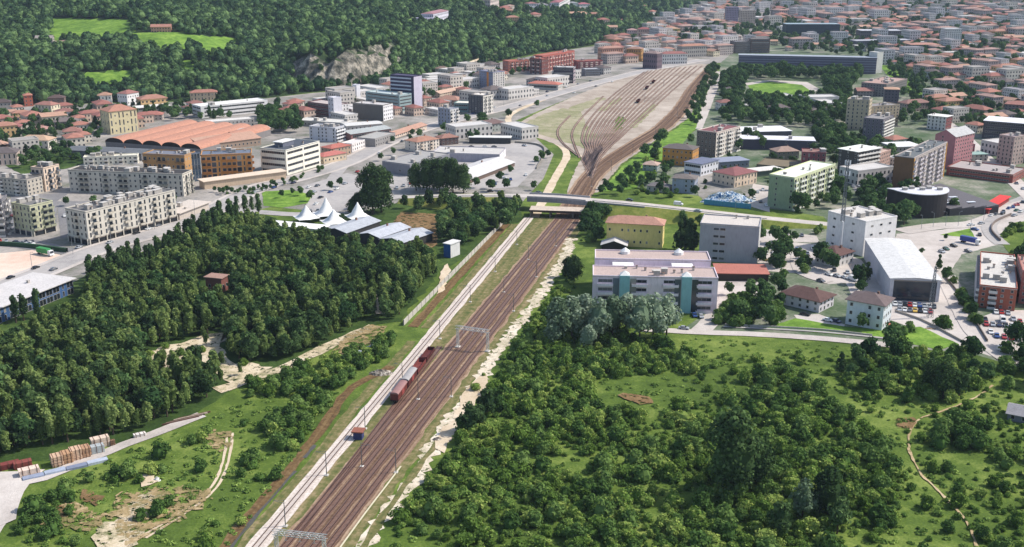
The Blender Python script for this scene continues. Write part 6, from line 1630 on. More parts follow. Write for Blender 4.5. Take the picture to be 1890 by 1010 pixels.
bridge()
for p in DECK: 
    q = GZ(*p); AVOID.append((q.x, q.y, 9))

# ------------------------------------------------------------ railway equipment
def catmast(x, y, lb, h=8.0, side=1):
    p = G(x, y); t = thing('catenary_mast', lb, 'mast', p, math.radians(-11), "catenary masts")
    if not CATP:
        mb = MB(); mb.bar((0, 0, 0), (0, 0, 8), .16, 6, r2=.1); CATP.append(mb.mesh("mast", plain('#6b6e70', .5, .1, 1, .4)))
        mb = MB(); mb.bar((0, 0, 6.9), (2.9, 0, 7.5), .06, 5); mb.bar((0, 0, 7.8), (2.9, 0, 7.5), .04, 5); mb.bar((2.9, 0, 7.5), (2.9, 0, 6.3), .04, 5); CATP.append(mb.mesh("bracket", plain('#7b7e80', .5, .1, 1, .4)))
        mb = MB(); mb.box(-.55, .55, -.55, .55, -.2, .35, 0); CATP.append(mb.mesh("footing", plain('#cbc5bb', .8, .1)))
    for me, nm in zip(CATP, ("mast", "bracket", "footing")):
        o = put(me, nm, t, (0, 0, 0), 0 if side > 0 else math.pi)
CATP = []
MW = [(521, 972), (597, 878), (668, 792), (737, 708), (806, 626), (862, 558), (908, 502), (948, 452)]
for i, q in enumerate(MW): catmast(q[0] + 6, q[1], f"slim grey catenary mast beside the white ballast track, {ordinal(i + 1)} from the photo bottom", side=-1)
for i, q in enumerate([(668, 862), (772, 738), (930, 540), (975, 480)]): catmast(q[0], q[1], f"catenary mast on the weedy strip inside the brown tracks, {ordinal(i + 1)} from the photo bottom", side=1)
for i, q in enumerate([(731, 873), (833, 733), (948, 575), (990, 512), (1026, 455)]): catmast(q[0], q[1], f"catenary mast on the outer edge of the brown tracks, {ordinal(i + 1)} from the photo bottom", side=-1)
for i, q in enumerate([(1092, 345), (1128, 318), (1168, 285), (1210, 250), (1250, 215), (1275, 180), (1150, 230), (1190, 190), (1225, 160)]): catmast(q[0], q[1], f"catenary mast in the rail yard, {ordinal(i + 1)} from the bridge", side=-1)

def gantry(A, B, lb, top):
    a, b2 = G(*A), G(*B); d = b2 - a; ln = d.length; mid = (a + b2) / 2; H = HZ(A[0], A[1], top)
    t = thing('track_gantry', lb, 'gantry', (mid.x, mid.y, 0), math.atan2(d.y, d.x), "lattice gantries over the tracks")
    m = plain('#c3c3c0', .5, .1, 1, .3)
    for s in (-1, 1):
        mb = MB()
        for ex in (-.45, .45):
            for ey in (-.45, .45): mb.bar((ex, ey, 0), (ex * .7, ey * .7, H), .09, 4)
        for k in range(6):
            z0, z1 = H * k / 6, H * (k + 1) / 6; f = 1 if k % 2 else -1
            for ey in (-.42, .42): mb.bar((-.42 * f, ey, z0), (.42 * f, ey, z1), .05, 4)
            for ex in (-.42, .42): mb.bar((ex, -.42 * f, z0), (ex, .42 * f, z1), .05, 4)
        mb.build("leg", m, t, (s * ln / 2, 0, 0))
        mb = MB(); mb.box(-.9, .9, -.9, .9, -.2, .4, 0); mb.build("footing", plain('#d2ccc2', .8, .1), t, (s * ln / 2, 0, 0))
    mb = MB()
    for ey in (-.5, .5):
        for z in (H - .1, H + 1.0): mb.bar((-ln / 2 - .8, ey, z), (ln / 2 + .8, ey, z), .1, 4)
    n = int(ln / 1.1)
    for k in range(n):
        x0 = -ln / 2 + ln * k / n; x1 = x0 + ln / n; f = k % 2
        for ey in (-.5, .5): mb.bar((x0, ey, H - .1 + 1.1 * f), (x1, ey, H + 1.0 - 1.1 * f), .06, 4)
        mb.bar((x0, -.5, H + 1.0), (x1, .5, H + 1.0), .06, 4); mb.bar((x0, -.5, H - .1), (x0, .5, H - .1), .05, 4)
    mb.build("beam", m, t)
    for k in range(3):
        mb = MB(); mb.bar((0, 0, 0), (0, 0, -1.5), .07, 5); mb.bar((-.5, 0, -1.5), (.5, 0, -1.5), .05, 5); mb.build("hanger", m, t, (ln * (-.3 + .3 * k), 0, H - .1))
gantry((845, 641), (900, 649), "light grey lattice gantry over the tracks near the goods wagons", 606)
gantry((512, 1030), (600, 1040), "light grey lattice gantry over the tracks at the photo bottom", 985)

def wagons():
    a, b2 = G(727, 748), G(797, 652); d = b2 - a; ln = d.length; d.normalize(); rz = math.atan2(d.y, d.x)
    red = plain('#6f3832', .7, .3, .5); redd = plain('#5d2f2c', .7, .3, .5); blk = plain('#2b2724', .8, .2)
    wl = ln / 4
    lbs = ["dark red covered goods wagon with pinkish roof, front of the short train", "covered goods wagon with pale grey roof, second of the short train", "open red goods wagon with stakes, third of the short train", "dark red open goods wagon at the far end of the short train"]
    for k in range(4):
        p = a + d * (wl * (k + .5)); L = wl - 1.3
        t = thing('goods_wagon', lbs[k], 'wagon', (p.x, p.y, .25), rz, "goods wagons of the short train")
        mb = MB(); mb.box(-L / 2, L / 2, -1.35, 1.35, .9, 1.25, 0); mb.build("underframe", blk, t)
        if k < 2:
            mb = MB(); mb.box(-L / 2, L / 2, -1.4, 1.4, 1.251, 3.5, 0)
            for j in range(9):
                x = -L / 2 + .3 + (L - .6) * j / 8
                for s in (-1, 1): mb.box(x - .06, x + .06, s * 1.4 if s > 0 else -1.47, 1.47 if s > 0 else -1.4, 1.26, 3.45, 0)
            mb.build("body", red if k == 0 else redd, t)
            mb = MB(); N = 8; P = [(-1.5 * math.cos(math.pi * i / N), 3.5 + .65 * math.sin(math.pi * i / N)) for i in range(N + 1)]
            for i in range(N): mb.face([(-L / 2 - .1, *P[i]), (-L / 2 - .1, *P[i + 1]), (L / 2 + .1, *P[i + 1]), (L / 2 + .1, *P[i])][::-1])
            mb.face([(-L / 2 - .1, *q) for q in P][::1]); mb.face([(L / 2 + .1, *q) for q in P[::-1]]); mb.build("roof", plain('#94706c' if k == 0 else '#a09c9a', .7, .15), t)
            for s in (-1, 1):
                mb = MB(); mb.box(-1.3, 1.3, -.05, .05, 1.35, 3.35, 0); mb.build("door", plain('#8f4640', .7, .2), t, (0, s * 1.5, 0))
        else:
            mb = MB(); h = 2.7 if k == 2 else 2.4
            mb.box(-L / 2, L / 2, -1.4, -1.28, 1.251, h); mb.box(-L / 2, L / 2, 1.28, 1.4, 1.251, h); mb.box(-L / 2, -L / 2 + .12, -1.28, 1.28, 1.251, h + .3); mb.box(L / 2 - .12, L / 2, -1.28, 1.28, 1.251, h + .3)
            mb.box(-L / 2 + .12, L / 2 - .12, -1.28, 1.28, 1.252, 1.4)
            for j in range(8):
                x = -L / 2 + .5 + (L - 1) * j / 7
                for s in (-1, 1): mb.box(x - .07, x + .07, 1.4 if s > 0 else -1.48, 1.48 if s > 0 else -1.4, 1.26, h + .25)
            mb.build("body", plain('#783d38', .7, .3, .5) if k == 2 else redd, t)
        for x in (-L * .38, -L * .27, L * .27, L * .38):
            mb = MB(); 
            for s in (-.75, .75): mb.bar((0, s - .07, .46), (0, s + .07, .46), .46, 10)
            mb.bar((0, -.7, .46), (0, .7, .46), .08, 5); mb.build("wheelset", blk, t, (x, 0, 0))
        for sx_ in (-1, 1):
            for sy in (-.85, .85):
                mb = MB(); mb.bar((0, 0, 0), (sx_ * .55, 0, 0), .16, 6); mb.build("buffer", blk, t, (sx_ * L / 2, sy, 1.08))
wagons()
src = [o for o in SC.objects if o.get('label', '').startswith('dark red open goods wagon')][0]
for x, y, tx, ty, lb in ((1194, 165, 1203, 157, "dark open goods wagon standing alone in the rail yard"), (1206, 154, 1214, 147, "dark goods wagon just behind the lone yard wagon"), (1178, 190, 1187, 181, "dark goods wagon on the yard siding nearer the bridge")):
    c = dup(src); p = G(x, y); q = G(tx, ty); c.location = (p.x, p.y, .55); c.rotation_euler = (0, 0, math.atan2(q.y - p.y, q.x - p.x)); c['label'] = lb; c['group'] = "goods wagons parked in the yard"
bld('signal_cabin', "small blue signal cabin with rusty roof between the tracks", 'cabin', (652, 812), (668, 813), 799, 2.6, '#3a3f66', '#8f5a48', 'slab', 1, '-', '-', ov=.5)

# ------------------------------------------------------------ walls and fences
def wall_along(name, lb, cat, px, h, th, col, panel=None):
    P = [G(*q) for q in px]; o = P[0].copy(); t = thing(name, lb, cat, o)
    P = smooth_path(P, 6) if len(P) > 2 else [P[0].lerp(P[1], k / 30) for k in range(31)]
    mb = MB(); n = len(P)
    for i, p in enumerate(P):
        d = P[min(i + 1, n - 1)] - P[max(i - 1, 0)]; d.z = 0; d.normalize(); r = Vector((d.y, -d.x, 0))
        for w, z in ((-th / 2, -.2), (th / 2, -.2), (th / 2, h), (-th / 2, h)):
            q = p + r * w - o; mb.v.append((q.x, q.y, z))
    for i in range(n - 1):
        for k in range(4): a = 4 * i + k; b2 = 4 * i + (k + 1) % 4; mb.f.append((a, b2, b2 + 4, a + 4)); mb.mi.append(0); mb.uv.extend([(0, 0)] * 4)
    mb.build("panel", plain(col, .85, .2, .3), t)
    if panel:
        mb = MB(); mb.box(-.22, .22, -.22, .22, -.2, h + .15); me = mb.mesh("post", plain(panel, .85, .15))
        for i in range(0, n, 1):
            p = P[i] - o; put(me, "post", t, (p.x, p.y, 0))
    return t
wall_along('boundary_wall', "long pale concrete boundary wall between wood and railway", 'wall', [(745, 601), (931, 411)], 2.3, .3, '#b9b3a8', '#8f8a80')
wall_along('drain_channel', "pale blue grey concrete channel edge below the clearing", 'wall', [(658, 654), (690, 640), (722, 624)], .8, 1.6, '#9aa4b0')
wall_along('garden_wall', "low grey wall along the road below the villas", 'wall', [(1338, 601), (1420, 605), (1520, 611), (1610, 621)], .9, .3, '#b5afa6')
wall_along('garden_wall', "low curving wall closing the cube villa garden", 'wall', [(1652, 576), (1700, 592), (1750, 618), (1790, 640)], 1.0, .35, '#a9a196')
wall_along('yard_wall', "dark wall between the warehouse lane and the brick flats", 'wall', [(1742, 512), (1766, 540), (1800, 596), (1822, 632)], 1.3, .3, '#6f665e')
wall_along('yard_fence', "blue sheet fence round the tarpaulin heap by the bridge road", 'fence', [(1299, 377), (1335, 381), (1386, 386)], 3.0, .25, '#4f8fb0')
wall_along('hedge_fence', "long dark green screen in front of the green corner block", 'fence', [(-40, 452), (40, 456), (124, 466)], 2.2, 1.4, '#2f4a34')
wall_along('retaining_wall', "curved brown retaining wall round the roundabout bank", 'wall', [(1866, 398), (1836, 412), (1830, 428), (1846, 446)], 1.6, .5, '#7d7068')
wall_along('retaining_wall', "low wall on the gravel curve beside the white warehouse", 'wall', [(950, 264), (990, 268), (1005, 280), (990, 312)], 1.4, .3, '#8a847a')

# ------------------------------------------------------------ tents and sheds by the wood
def tent(x, y, ytop, w, lb):
    p = G(x, y); H = HZ(x, y, ytop); t = thing('peak_tent', lb, 'tent', p, .5, "white peaked tents"); mb = MB()
    prof = [(1.0, 2.6), (.78, 3.3), (.56, 4.4), (.33, 4.4 + (H - 4.4) * .45), (.14, 4.4 + (H - 4.4) * .78), (.03, H)]
    N = 16
    for j in range(len(prof) - 1):
        for i in range(N):
            q = []
            for f, z, ii in ((prof[j][0], prof[j][1], i), (prof[j][0], prof[j][1], i + 1), (prof[j + 1][0], prof[j + 1][1], i + 1), (prof[j + 1][0], prof[j + 1][1], i)):
                a = 2 * math.pi * ii / N; k = 1 / max(abs(math.cos(a)), abs(math.sin(a))); k = 1 + (k - 1) * f
                sag = .35 * abs(math.sin(2 * a)) if j == 0 and f == 1.0 else 0
                q.append((w * f * k * math.cos(a), w * f * k * math.sin(a), z + sag))
            mb.face(q)
    bm = bmesh.new(); me = mb.mesh("canvas", plain('#e9e7e2', .7, .06)); bm.from_mesh(me); bmesh.ops.remove_doubles(bm, verts=bm.verts, dist=.002); bm.to_mesh(me); bm.free()
    for f in me.polygons: f.use_smooth = True
    put(me, "canvas", t, (0, 0, 0))
    for sx_ in (-1, 1):
        for sy in (-1, 1):
            mb = MB(); mb.bar((0, 0, 0), (0, 0, 2.7), .1, 6); mb.build("pole", plain('#b9bcc0', .4, .05, 1, .5), t, (sx_ * w * .98, sy * w * .98, 0))
    AVOID.append((p.x, p.y, w + 2))
tent(566, 410, 379, 6.0, "white peaked tent furthest from the railway")
tent(603, 403, 365, 6.4, "tallest white peaked tent standing behind the others")
tent(617, 418, 386, 6.2, "white peaked tent in front, between two others")
tent(661, 408, 373, 6.0, "white peaked tent standing apart nearest the railway")
bld('marquee', "long low white marquee along the wood edge", 'marquee', (488, 433), (594, 443), 415, 9, '#dddad4', '#e9e7e3', 'slab', 1, '-', '-', ov=.4)
bld('pavilion', "grey flat roof ring around the white tents", 'pavilion', (540, 428), (640, 434), 420, 8, '#5f6266', '#8c9094', 'slab', 1, '-', '-', ov=.4)
bld('metal_shed', "grey metal gabled shed nearest the blue doored hut", 'shed', (741, 466), (798, 446), 449, 14, '#3d3c3c', '#b4b8c0', 'gable', 1, '-', '-', pitch=.22)
bld('metal_shed', "middle grey metal gabled shed of three", 'shed', (701, 456), (757, 436), 439, 14, '#3d3c3c', '#b9bdc6', 'gable', 1, '-', '-', pitch=.22)
bld('metal_shed', "grey metal gabled shed next to the tents", 'shed', (640, 450), (702, 427), 430, 14, '#3d3c3c', '#aeb3bb', 'gable', 1, '-', '-', pitch=.22)

# ------------------------------------------------------------ timber yard beside the white road
def stack(x, y, rz, L, W, H, col, lb, layers=7):
    p = G(x, y); t = thing('timber_stack', lb, 'stack', p, rz, "timber stacks"); r = random.Random(lb)
    mb = MB()
    for k in range(layers):
        z = H * k / layers; e = r.uniform(-.15, .15); mb.box(-L / 2 + e, L / 2 + e, -W / 2 + r.uniform(-.06, .06), W / 2, z + .06, z + H / layers - .02, 0)
    mb.build("boards", plain(col, .85, .25, .6), t)
    mb = MB()
    for x_ in (-L * .35, 0, L * .35): mb.box(x_ - .08, x_ + .08, -W / 2 - .08, W / 2 + .08, 0, H + .05, 0)
    mb.build("battens", plain('#6a4a38', .9, .2), t)
    AVOID.append((p.x, p.y, 3))
rzt = math.radians(32)
for x, y, L, W, H, c, lb in [(106, 858, 3.2, 3.4, 3.3, '#c9a98c', "tall tan timber stack, first after the red stacks"), (124, 853, 3.0, 3.4, 3.4, '#b9926f', "tan timber stack with brown battens beside the first"), (140, 847, 3.2, 3.4, 3.6, '#cfae90', "highest tan timber stack in the middle of the row"),
                             (158, 842, 2.8, 3.4, 3.3, '#b58f70', "brownish timber stack before the grey one"), (178, 836, 4.6, 2.2, 2.6, '#aab0b0', "grey blue stack of boards beside the brown timber"), (186, 824, 5.4, 2.6, 3.2, '#d8c2ae', "pale long timber stack at the far end of the row"),
                             (16, 864, 6, 2.2, 1.8, '#7d3f3a', "dark red low stack at the photo edge"), (42, 862, 5, 2.4, 1.9, '#8a4a42', "dark red stack next to the white block"), (55, 876, 5.6, 2.6, 2.2, '#e0c9b8', "cream block stack in front of the red stacks"),
                             (258, 806, 3.6, 1.6, 1.2, '#dcd6ce', "white low pile by the road near the wood"), (208, 822, 1.4, 1.2, 1.8, '#8a7058', "small brown pile at the end of the timber row")]:
    stack(x, y, rzt, L, W, H, c, lb)
p = G(122, 868); t = thing('sheet_pile', "long flat pile of blue grey sheets beside the white road", 'pile', p, rzt)
for k in range(4):
    mb = MB(); mb.box(-2.9, 2.9, -1.1, 1.1, 0, .7 + .1 * (k % 2), 0); mb.build("sheet_bundle", plain(['#8f98ac', '#a3acbc', '#7d869a', '#b0b8c4'][k], .5, .15, .5), t, (-9 + 6 * k, .2 * (k % 2), 0))
p = G(332, 776); t = thing('rail_pile', "dark pile of old rails and beams at the track end", 'pile', p, rzt)
for k in range(5):
    mb = MB(); mb.box(-6 + k * .6, 6 + k * .3, -.2, .2, 0, .5, 0); mb.build("beam", plain(['#5a4038', '#7d6a5c', '#4a3a34', '#b5a592', '#63483c'][k], .8, .3, .5), t, (k * .8, -1 + k * .5, 0), )
def heap(x, y, rx, ry, h, mat, name, lb, cat, seed):
    p = G(x, y); r = np.random.RandomState(seed); mb = MB(); N, M = 18, 7
    V = [[None] * N for _ in range(M)]
    for j in range(M):
        f = j / (M - 1)
        for i in range(N):
            a = 2 * math.pi * i / N; q = (1 - f) * r.uniform(.8, 1.15); V[j][i] = (rx * q * math.cos(a), ry * q * math.sin(a), -.1 + h * math.sin(f * 1.5) * r.uniform(.75, 1.1) if j else -.1)
    for j in range(M - 1):
        for i in range(N): mb.face([V[j][i], V[j][(i + 1) % N], V[j + 1][(i + 1) % N], V[j + 1][i]])
    me = mb.mesh(name, mat); bm = bmesh.new(); bm.from_mesh(me); bmesh.ops.remove_doubles(bm, verts=bm.verts, dist=.001); bm.to_mesh(me); bm.free()
    o = bpy.data.objects.new(name, me); COL.objects.link(o); o.location = p; tag(o, lb, cat); AVOID.append((p.x, p.y, min(rx, ry)))
t_ = NT("tarpaulins"); t_.base(t_.ramp(t_.noise(t_.objc(), .55, 3, .7), [(.38, lin('#2c4a78')), (.47, lin('#4f7fa0')), (.52, lin('#dfe3e6')), (.62, lin('#5c6a70'))])); M_TARP = t_.m
heap(1342, 372, 17, 7, 6.5, M_TARP, 'tarpaulin_heap', "big heap of blue and white tarpaulins behind the blue fence", 'heap', 4)
t_ = NT("rubble"); t_.base(t_.ramp(t_.noise(t_.objc(), .8, 4, .7), [(.35, lin('#3a3530')), (.55, lin('#8a8072')), (.65, lin('#d5cdbf'))])); M_RUB = t_.m
heap(704, 690, 5, 2.6, 1.8, M_RUB, 'rubble_heap', "grey rubble heap where the ditch meets the white ballast", 'heap', 8)
heap(808, 812, 2.2, 1.5, 1.0, M_RUB, 'rubble_heap', "small stone heap on the pale sand by the tracks", 'heap', 9)
heap(1640, 598, 2.8, 1.6, 1.0, plain('#c07a60', .9, .3, 1), 'flower_bed', "reddish planted mound beside the cube villa", 'flower bed', 10)
heap(1718, 607, 3.0, 1.4, .6, plain('#a08a70', .9, .3, 1), 'flower_bed', "stone ringed mound on the corner lawn", 'flower bed', 11)
heap(290, 887, 1.2, .9, 1.3, plain('#d8d6d0', .8, .1, 1), 'boulder', "white boulder in the rough meadow", 'boulder', 12)

# ------------------------------------------------------------ masts
def lattice(x, y, ytop, lb, w0, w1, seg, name='lattice_mast', pole=0):
    p = G(x, y); H = HZ(x, y, ytop); t = thing(name, lb, 'mast', p); m = plain('#6a7078', .5, .1, 1, .3); zp = H * pole
    if pole:
        mb = MB(); mb.bar((0, 0, -.3), (0, 0, zp), .75, 10, r2=.6); mb.build("lower_pole", plain('#d3d2d0', .5, .08), t)
    mb = MB(); C = [(1, 1), (1, -1), (-1, -1), (-1, 1)]
    for k in range(seg):
        f0, f1 = k / seg, (k + 1) / seg; a, b2 = w0 + (w1 - w0) * f0, w0 + (w1 - w0) * f1; z0, z1 = zp + (H - zp) * f0, zp + (H - zp) * f1
        for i in range(4):
            c, d = C[i], C[(i + 1) % 4]
            mb.bar((c[0] * a, c[1] * a, z0), (c[0] * b2, c[1] * b2, z1), .12 if pole else .08, 4)
            mb.bar((c[0] * a, c[1] * a, z0), (d[0] * b2, d[1] * b2, z1), .07, 4); mb.bar((c[0] * b2, c[1] * b2, z1), (d[0] * b2, d[1] * b2, z1), .06, 4)
    mb.build("lattice", m, t)
    if pole:
        for z, R in ((H * .97, 1.3), (H * .86, 1.5)):
            mb = MB(); mb.bar((0, 0, z), (0, 0, z + .25), R, 12); mb.build("platform", m, t)
            for k in range(6):
                a = k * math.pi / 3; mb = MB(); mb.box(-.2, .2, -.12, .12, 0, 2.2); mb.build("antenna", plain('#c9ccd0', .5, .05), t, (R * math.cos(a), R * math.sin(a), z + .26)).rotation_euler.z = a
lattice(1549, 474, 300, "tall lattice radio mast rising in front of the green apartments", .75, .4, 16, pole=.38)
lattice(1716, 586, 492, "slender lattice pylon in front of the white warehouse", 1.0, .25, 14, 'lattice_pylon')
def lamp(x, y, h, lb, name='street_lamp', col='#8a8f94'):
    p = G(x, y); t = thing(name, lb, 'lamp', p, RNG.uniform(0, 6)); m = plain(col, .4, .05, 1, .4)
    mb = MB(); mb.bar((0, 0, -.1), (0, 0, h), .13, 6, r2=.07); mb.build("pole", m, t)
    mb = MB(); mb.bar((0, 0, h), (1.4, 0, h + .35), .05, 5); mb.box(1.2, 2.0, -.15, .15, h + .3, h + .42); mb.build("lamp_head", m, t)
lamp(834, 356, 17, "very tall blue grey light pole in front of round trees", 'light_pole', '#5f7a88')
lamp(1357, 392, 11, "lamp post beside the ramp near the tarpaulins")
for i, (x, y) in enumerate([(60, 500), (135, 470), (205, 446), (285, 424), (360, 398), (560, 320), (640, 296), (720, 258), (820, 224), (930, 196)]): lamp(x, y, 9, f"slim street lamp on the main street, {ordinal(i + 1)} from the photo edge")
for i, (x, y) in enumerate([(1700, 424), (1722, 420), (1745, 418), (1768, 418), (1790, 430), (1815, 408)]): lamp(x, y, 8, f"slim lamp post on the roundabout approach, {ordinal(i + 1)} from the white office")

# ------------------------------------------------------------ vehicles
CARC = {'white': '#d9d9d6', 'black': '#1f2124', 'silver': '#9fa3a7', 'red': '#a32f2a', 'blue': '#2f4a80', 'grey': '#5c6066', 'green': '#2f5a48', 'dark blue': '#232c48', 'yellow': '#d6b04a'}
CARM = {}
def carmesh(col, van):
    k = (col, van)
    if k in CARM: return CARM[k]
    Ln, W = (5.2, 1.9) if van else (4.3, 1.75)
    if van: prof = [(-2.6, .35), (-2.6, 2.1), (-2.4, 2.25), (1.2, 2.25), (1.9, 1.3), (2.5, 1.05), (2.6, .8), (2.6, .35)]
    else: prof = [(-2.15, .35), (-2.15, .85), (-1.95, .95), (-1.45, 1.0), (-1.05, 1.42), (.35, 1.44), (1.0, .98), (1.85, .85), (2.1, .7), (2.15, .35)]
    n = len(prof); mb = MB()
    def wd(z): return W / 2 * (1 if z < 1.0 else (.94 if van else .82))
    mb.v = [(x, -wd(z), z) for x, z in prof] + [(x, wd(z), z) for x, z in prof]
    mb.f = [tuple(range(n)), tuple(range(2 * n - 1, n - 1, -1))] + [((i + 1) % n, i, n + i, n + (i + 1) % n) for i in range(n)]
    mb.mi = [0] * len(mb.f); mb.uv = [(0, 0)] * sum(map(len, mb.f))
    t = NT("car_paint_" + col.replace(' ', '_')); t.b.inputs["Base Color"].default_value = (*lin(CARC[col]), 1); t.b.inputs["Roughness"].default_value = .3; t.b.inputs["Coat Weight"].default_value = .6
    body = mb.mesh("body", t.m)
    mb = MB(); z0, z1 = (1.35, 2.0) if van else (1.0, 1.38); yw = W / 2 * (.95 if van else .9) + .012
    xa, xb = (.2, 1.5) if van else (-1.15, .65)
    for s in (-1, 1):
        q = [(xa, s * yw, z0), (xb, s * yw, z0), (xb - .5, s * (yw - .06), z1), (xa + (.0 if van else .3), s * (yw - .06), z1)]
        mb.face(q if s < 0 else q[::-1])
    for a, b2 in ((((1.22, 2.2), (1.85, 1.38)) if van else ((.42, 1.415), (.98, 1.02))), *(() if van else (((-1.42, 1.04), (-1.09, 1.40)),))):
        e = .03
        mb.face([(a[0] + e, -yw * .86, a[1] + e), (a[0] + e, yw * .86, a[1] + e), (b2[0] + e, yw * .9, b2[1] + e), (b2[0] + e, -yw * .9, b2[1] + e)][::-1] if a[0] > 0 else [(a[0] - e, -yw * .86, a[1] + e), (b2[0] - e, -yw * .86, b2[1] + e), (b2[0] - e, yw * .86, b2[1] + e), (a[0] - e, yw * .86, a[1] + e)][::-1])
    win = mb.mesh("windows", glassm('#141a20'))
    mb = MB(); mb.bar((0, -.1, 0), (0, .1, 0), .33, 10); wh = mb.mesh("wheel", plain('#1b1b1c', .8, .05))
    CARM[k] = (body, win, wh); return CARM[k]
CARROWS = []
def car(x, y, col, dx, dy, z=0.0, van=False, z2=None):
    p = G(x, y, z); q = G(x + dx, y + dy, z); rz = math.atan2(q.y - p.y, q.x - p.x)
    body, win, wh = carmesh(col, van)
    t = thing('van' if van else 'car', None, 'van' if van else 'car', (p.x, p.y, z + .03), rz, "vehicles on roads and yards")
    put(body, "body", t, (0, 0, 0)); put(win, "windows", t, (0, 0, 0))
    for sx_ in ((-1.7, 1.6) if van else (-1.35, 1.35)):
        for sy in (-.82, .82): put(wh, "wheel", t, (sx_, sy, .33))
    CARROWS.append((t, f"{col} {'van' if van else 'car'}", x, y, 0))
for x, y, c, dx, dy, v in [(66, 496, 'black', 10, -4, 0), (99, 499, 'grey', 10, -4, 0), (20, 514, 'black', 10, -4, 0), (275, 424, 'white', 10, -3, 0), (252, 432, 'black', 10, -3, 0), (203, 449, 'silver', 10, -4, 0), (146, 458, 'silver', 10, -4, 0),
        (45, 450, 'silver', 10, 2, 0), (58, 451, 'white', 10, 2, 0), (30, 449, 'dark blue', 10, 2, 0), (292, 418, 'grey', 10, -3, 0), (570, 347, 'white', 8, -3, 0), (586, 344, 'grey', 8, -3, 0), (580, 356, 'silver', 8, -3, 0), (592, 366, 'black', 8, -3, 0), (584, 378, 'white', 8, -3, 0),
        (610, 356, 'blue', 8, -3, 0), (622, 350, 'white', 8, -3, 0), (637, 340, 'silver', 8, -3, 0), (660, 318, 'red', 10, -5, 0), (700, 284, 'white', 10, -7, 0), (742, 262, 'grey', 10, -6, 0), (905, 354, 'black', 10, 0, 0),
        (870, 272, 'black', 10, 0, 0), (895, 272, 'white', 10, 0, 0), (912, 272, 'grey', 10, 0, 0), (968, 270, 'silver', 10, 2, 0), (930, 330, 'white', 10, 0, 0),
        (1473, 409, 'dark blue', 10, 1, 0), (1811, 414, 'silver', 10, -2, 0), (1792, 417, 'white', 10, -1, 0), (1799, 425, 'blue', 10, 2, 0), (1808, 435, 'black', 3, 8, 0), (1746, 461, 'green', 8, 4, 0), (1738, 466, 'silver', 8, 4, 0),
        (1872, 399, 'silver', 10, -3, 0), (1876, 390, 'green', 10, -4, 0), (1850, 396, 'black', 10, -4, 0), (1838, 397, 'grey', 10, -4, 0), (1829, 399, 'white', 10, -4, 0), (1862, 386, 'blue', 10, -5, 0), (1874, 380, 'red', 10, -5, 0), (1884, 392, 'white', 10, -5, 0),
        (1486, 582, 'black', 10, 2, 0), (1528, 593, 'white', 10, 2, 0), (1543, 595, 'dark blue', 10, 3, 0), (1262, 608, 'silver', 10, 1, 0), (1282, 584, 'blue', 4, 8, 0), (1294, 586, 'silver', 4, 8, 0),
        (1530, 508, 'white', 8, 3, 0), (1545, 511, 'silver', 8, 3, 0), (1560, 514, 'white', 8, 3, 0), (1515, 520, 'grey', 8, 3, 0), (1575, 518, 'white', 8, 3, 1), (1490, 470, 'grey', 3, 8, 0), (1500, 460, 'white', 3, 8, 0),
        (1838, 578, 'white', 3, 8, 0), (1848, 579, 'red', 3, 8, 0), (1860, 580, 'silver', 3, 8, 0), (1818, 592, 'black', 3, 8, 0), (1850, 594, 'white', 4, 8, 1), (1870, 591, 'silver', 3, 8, 0), (1882, 596, 'red', 3, 8, 0), (1828, 615, 'white', 4, 8, 0), (1853, 650, 'white', 10, 3, 1),
        (1386, 352, 'white', 3, 8, 0), (1398, 356, 'silver', 3, 8, 0), (1408, 352, 'white', 3, 8, 0), (1392, 368, 'white', 3, 8, 0), (1404, 374, 'black', 3, 8, 0), (1414, 380, 'white', 3, 8, 0), (1420, 366, 'silver', 3, 8, 0),
        (1410, 480, 'yellow', 8, 3, 0), (1402, 462, 'grey', 8, 3, 0), (1790, 268, 'white', 8, 7, 0), (1820, 292, 'black', 8, 7, 0), (1850, 318, 'white', 8, 7, 0), (1876, 340, 'grey', 8, 7, 0), (1888, 350, 'silver', 8, 7, 0), (1805, 282, 'silver', 8, 7, 0),
        (1620, 300, 'white', 8, 1, 0), (1660, 340, 'white', 8, 4, 0), (1648, 346, 'silver', 8, 4, 0), (1060, 172, 'white', 10, -3, 0), (1010, 178, 'silver', 10, -3, 0), (960, 196, 'grey', 10, -4, 0), (880, 208, 'white', 10, -3, 0), (1100, 160, 'grey', 10, -3, 0), (1130, 152, 'white', 10, -3, 0)]:
    car(x, y, c, dx, dy, 0.06 if not v else .06, bool(v))
_r = random.Random(21)
def row(x0, y0, x1, y1, n, dx, dy, p=.8):
    for k in range(n):
        if _r.random() > p: continue
        f = k / max(1, n - 1); car(x0 + (x1 - x0) * f, y0 + (y1 - y0) * f, _r.choice(['white', 'silver', 'grey', 'black', 'white', 'blue', 'red', 'silver', 'dark blue']), dx, dy, .12)
row(0, 446, 60, 449, 6, 1, 8); row(120, 400, 200, 392, 7, 2, 8); row(215, 388, 300, 378, 7, 2, 8); row(24, 400, 60, 420, 4, 8, 2); row(720, 352, 770, 336, 5, 4, 8); row(900, 345, 985, 320, 7, 3, 8)
row(1575, 345, 1640, 340, 7, 2, 8); row(1590, 362, 1650, 356, 6, 2, 8); row(1852, 392, 1905, 366, 7, 3, 7); row(1400, 470, 1470, 462, 6, 2, 8); row(1540, 500, 1600, 512, 6, 2, 8); row(1760, 455, 1800, 470, 4, 8, 3)
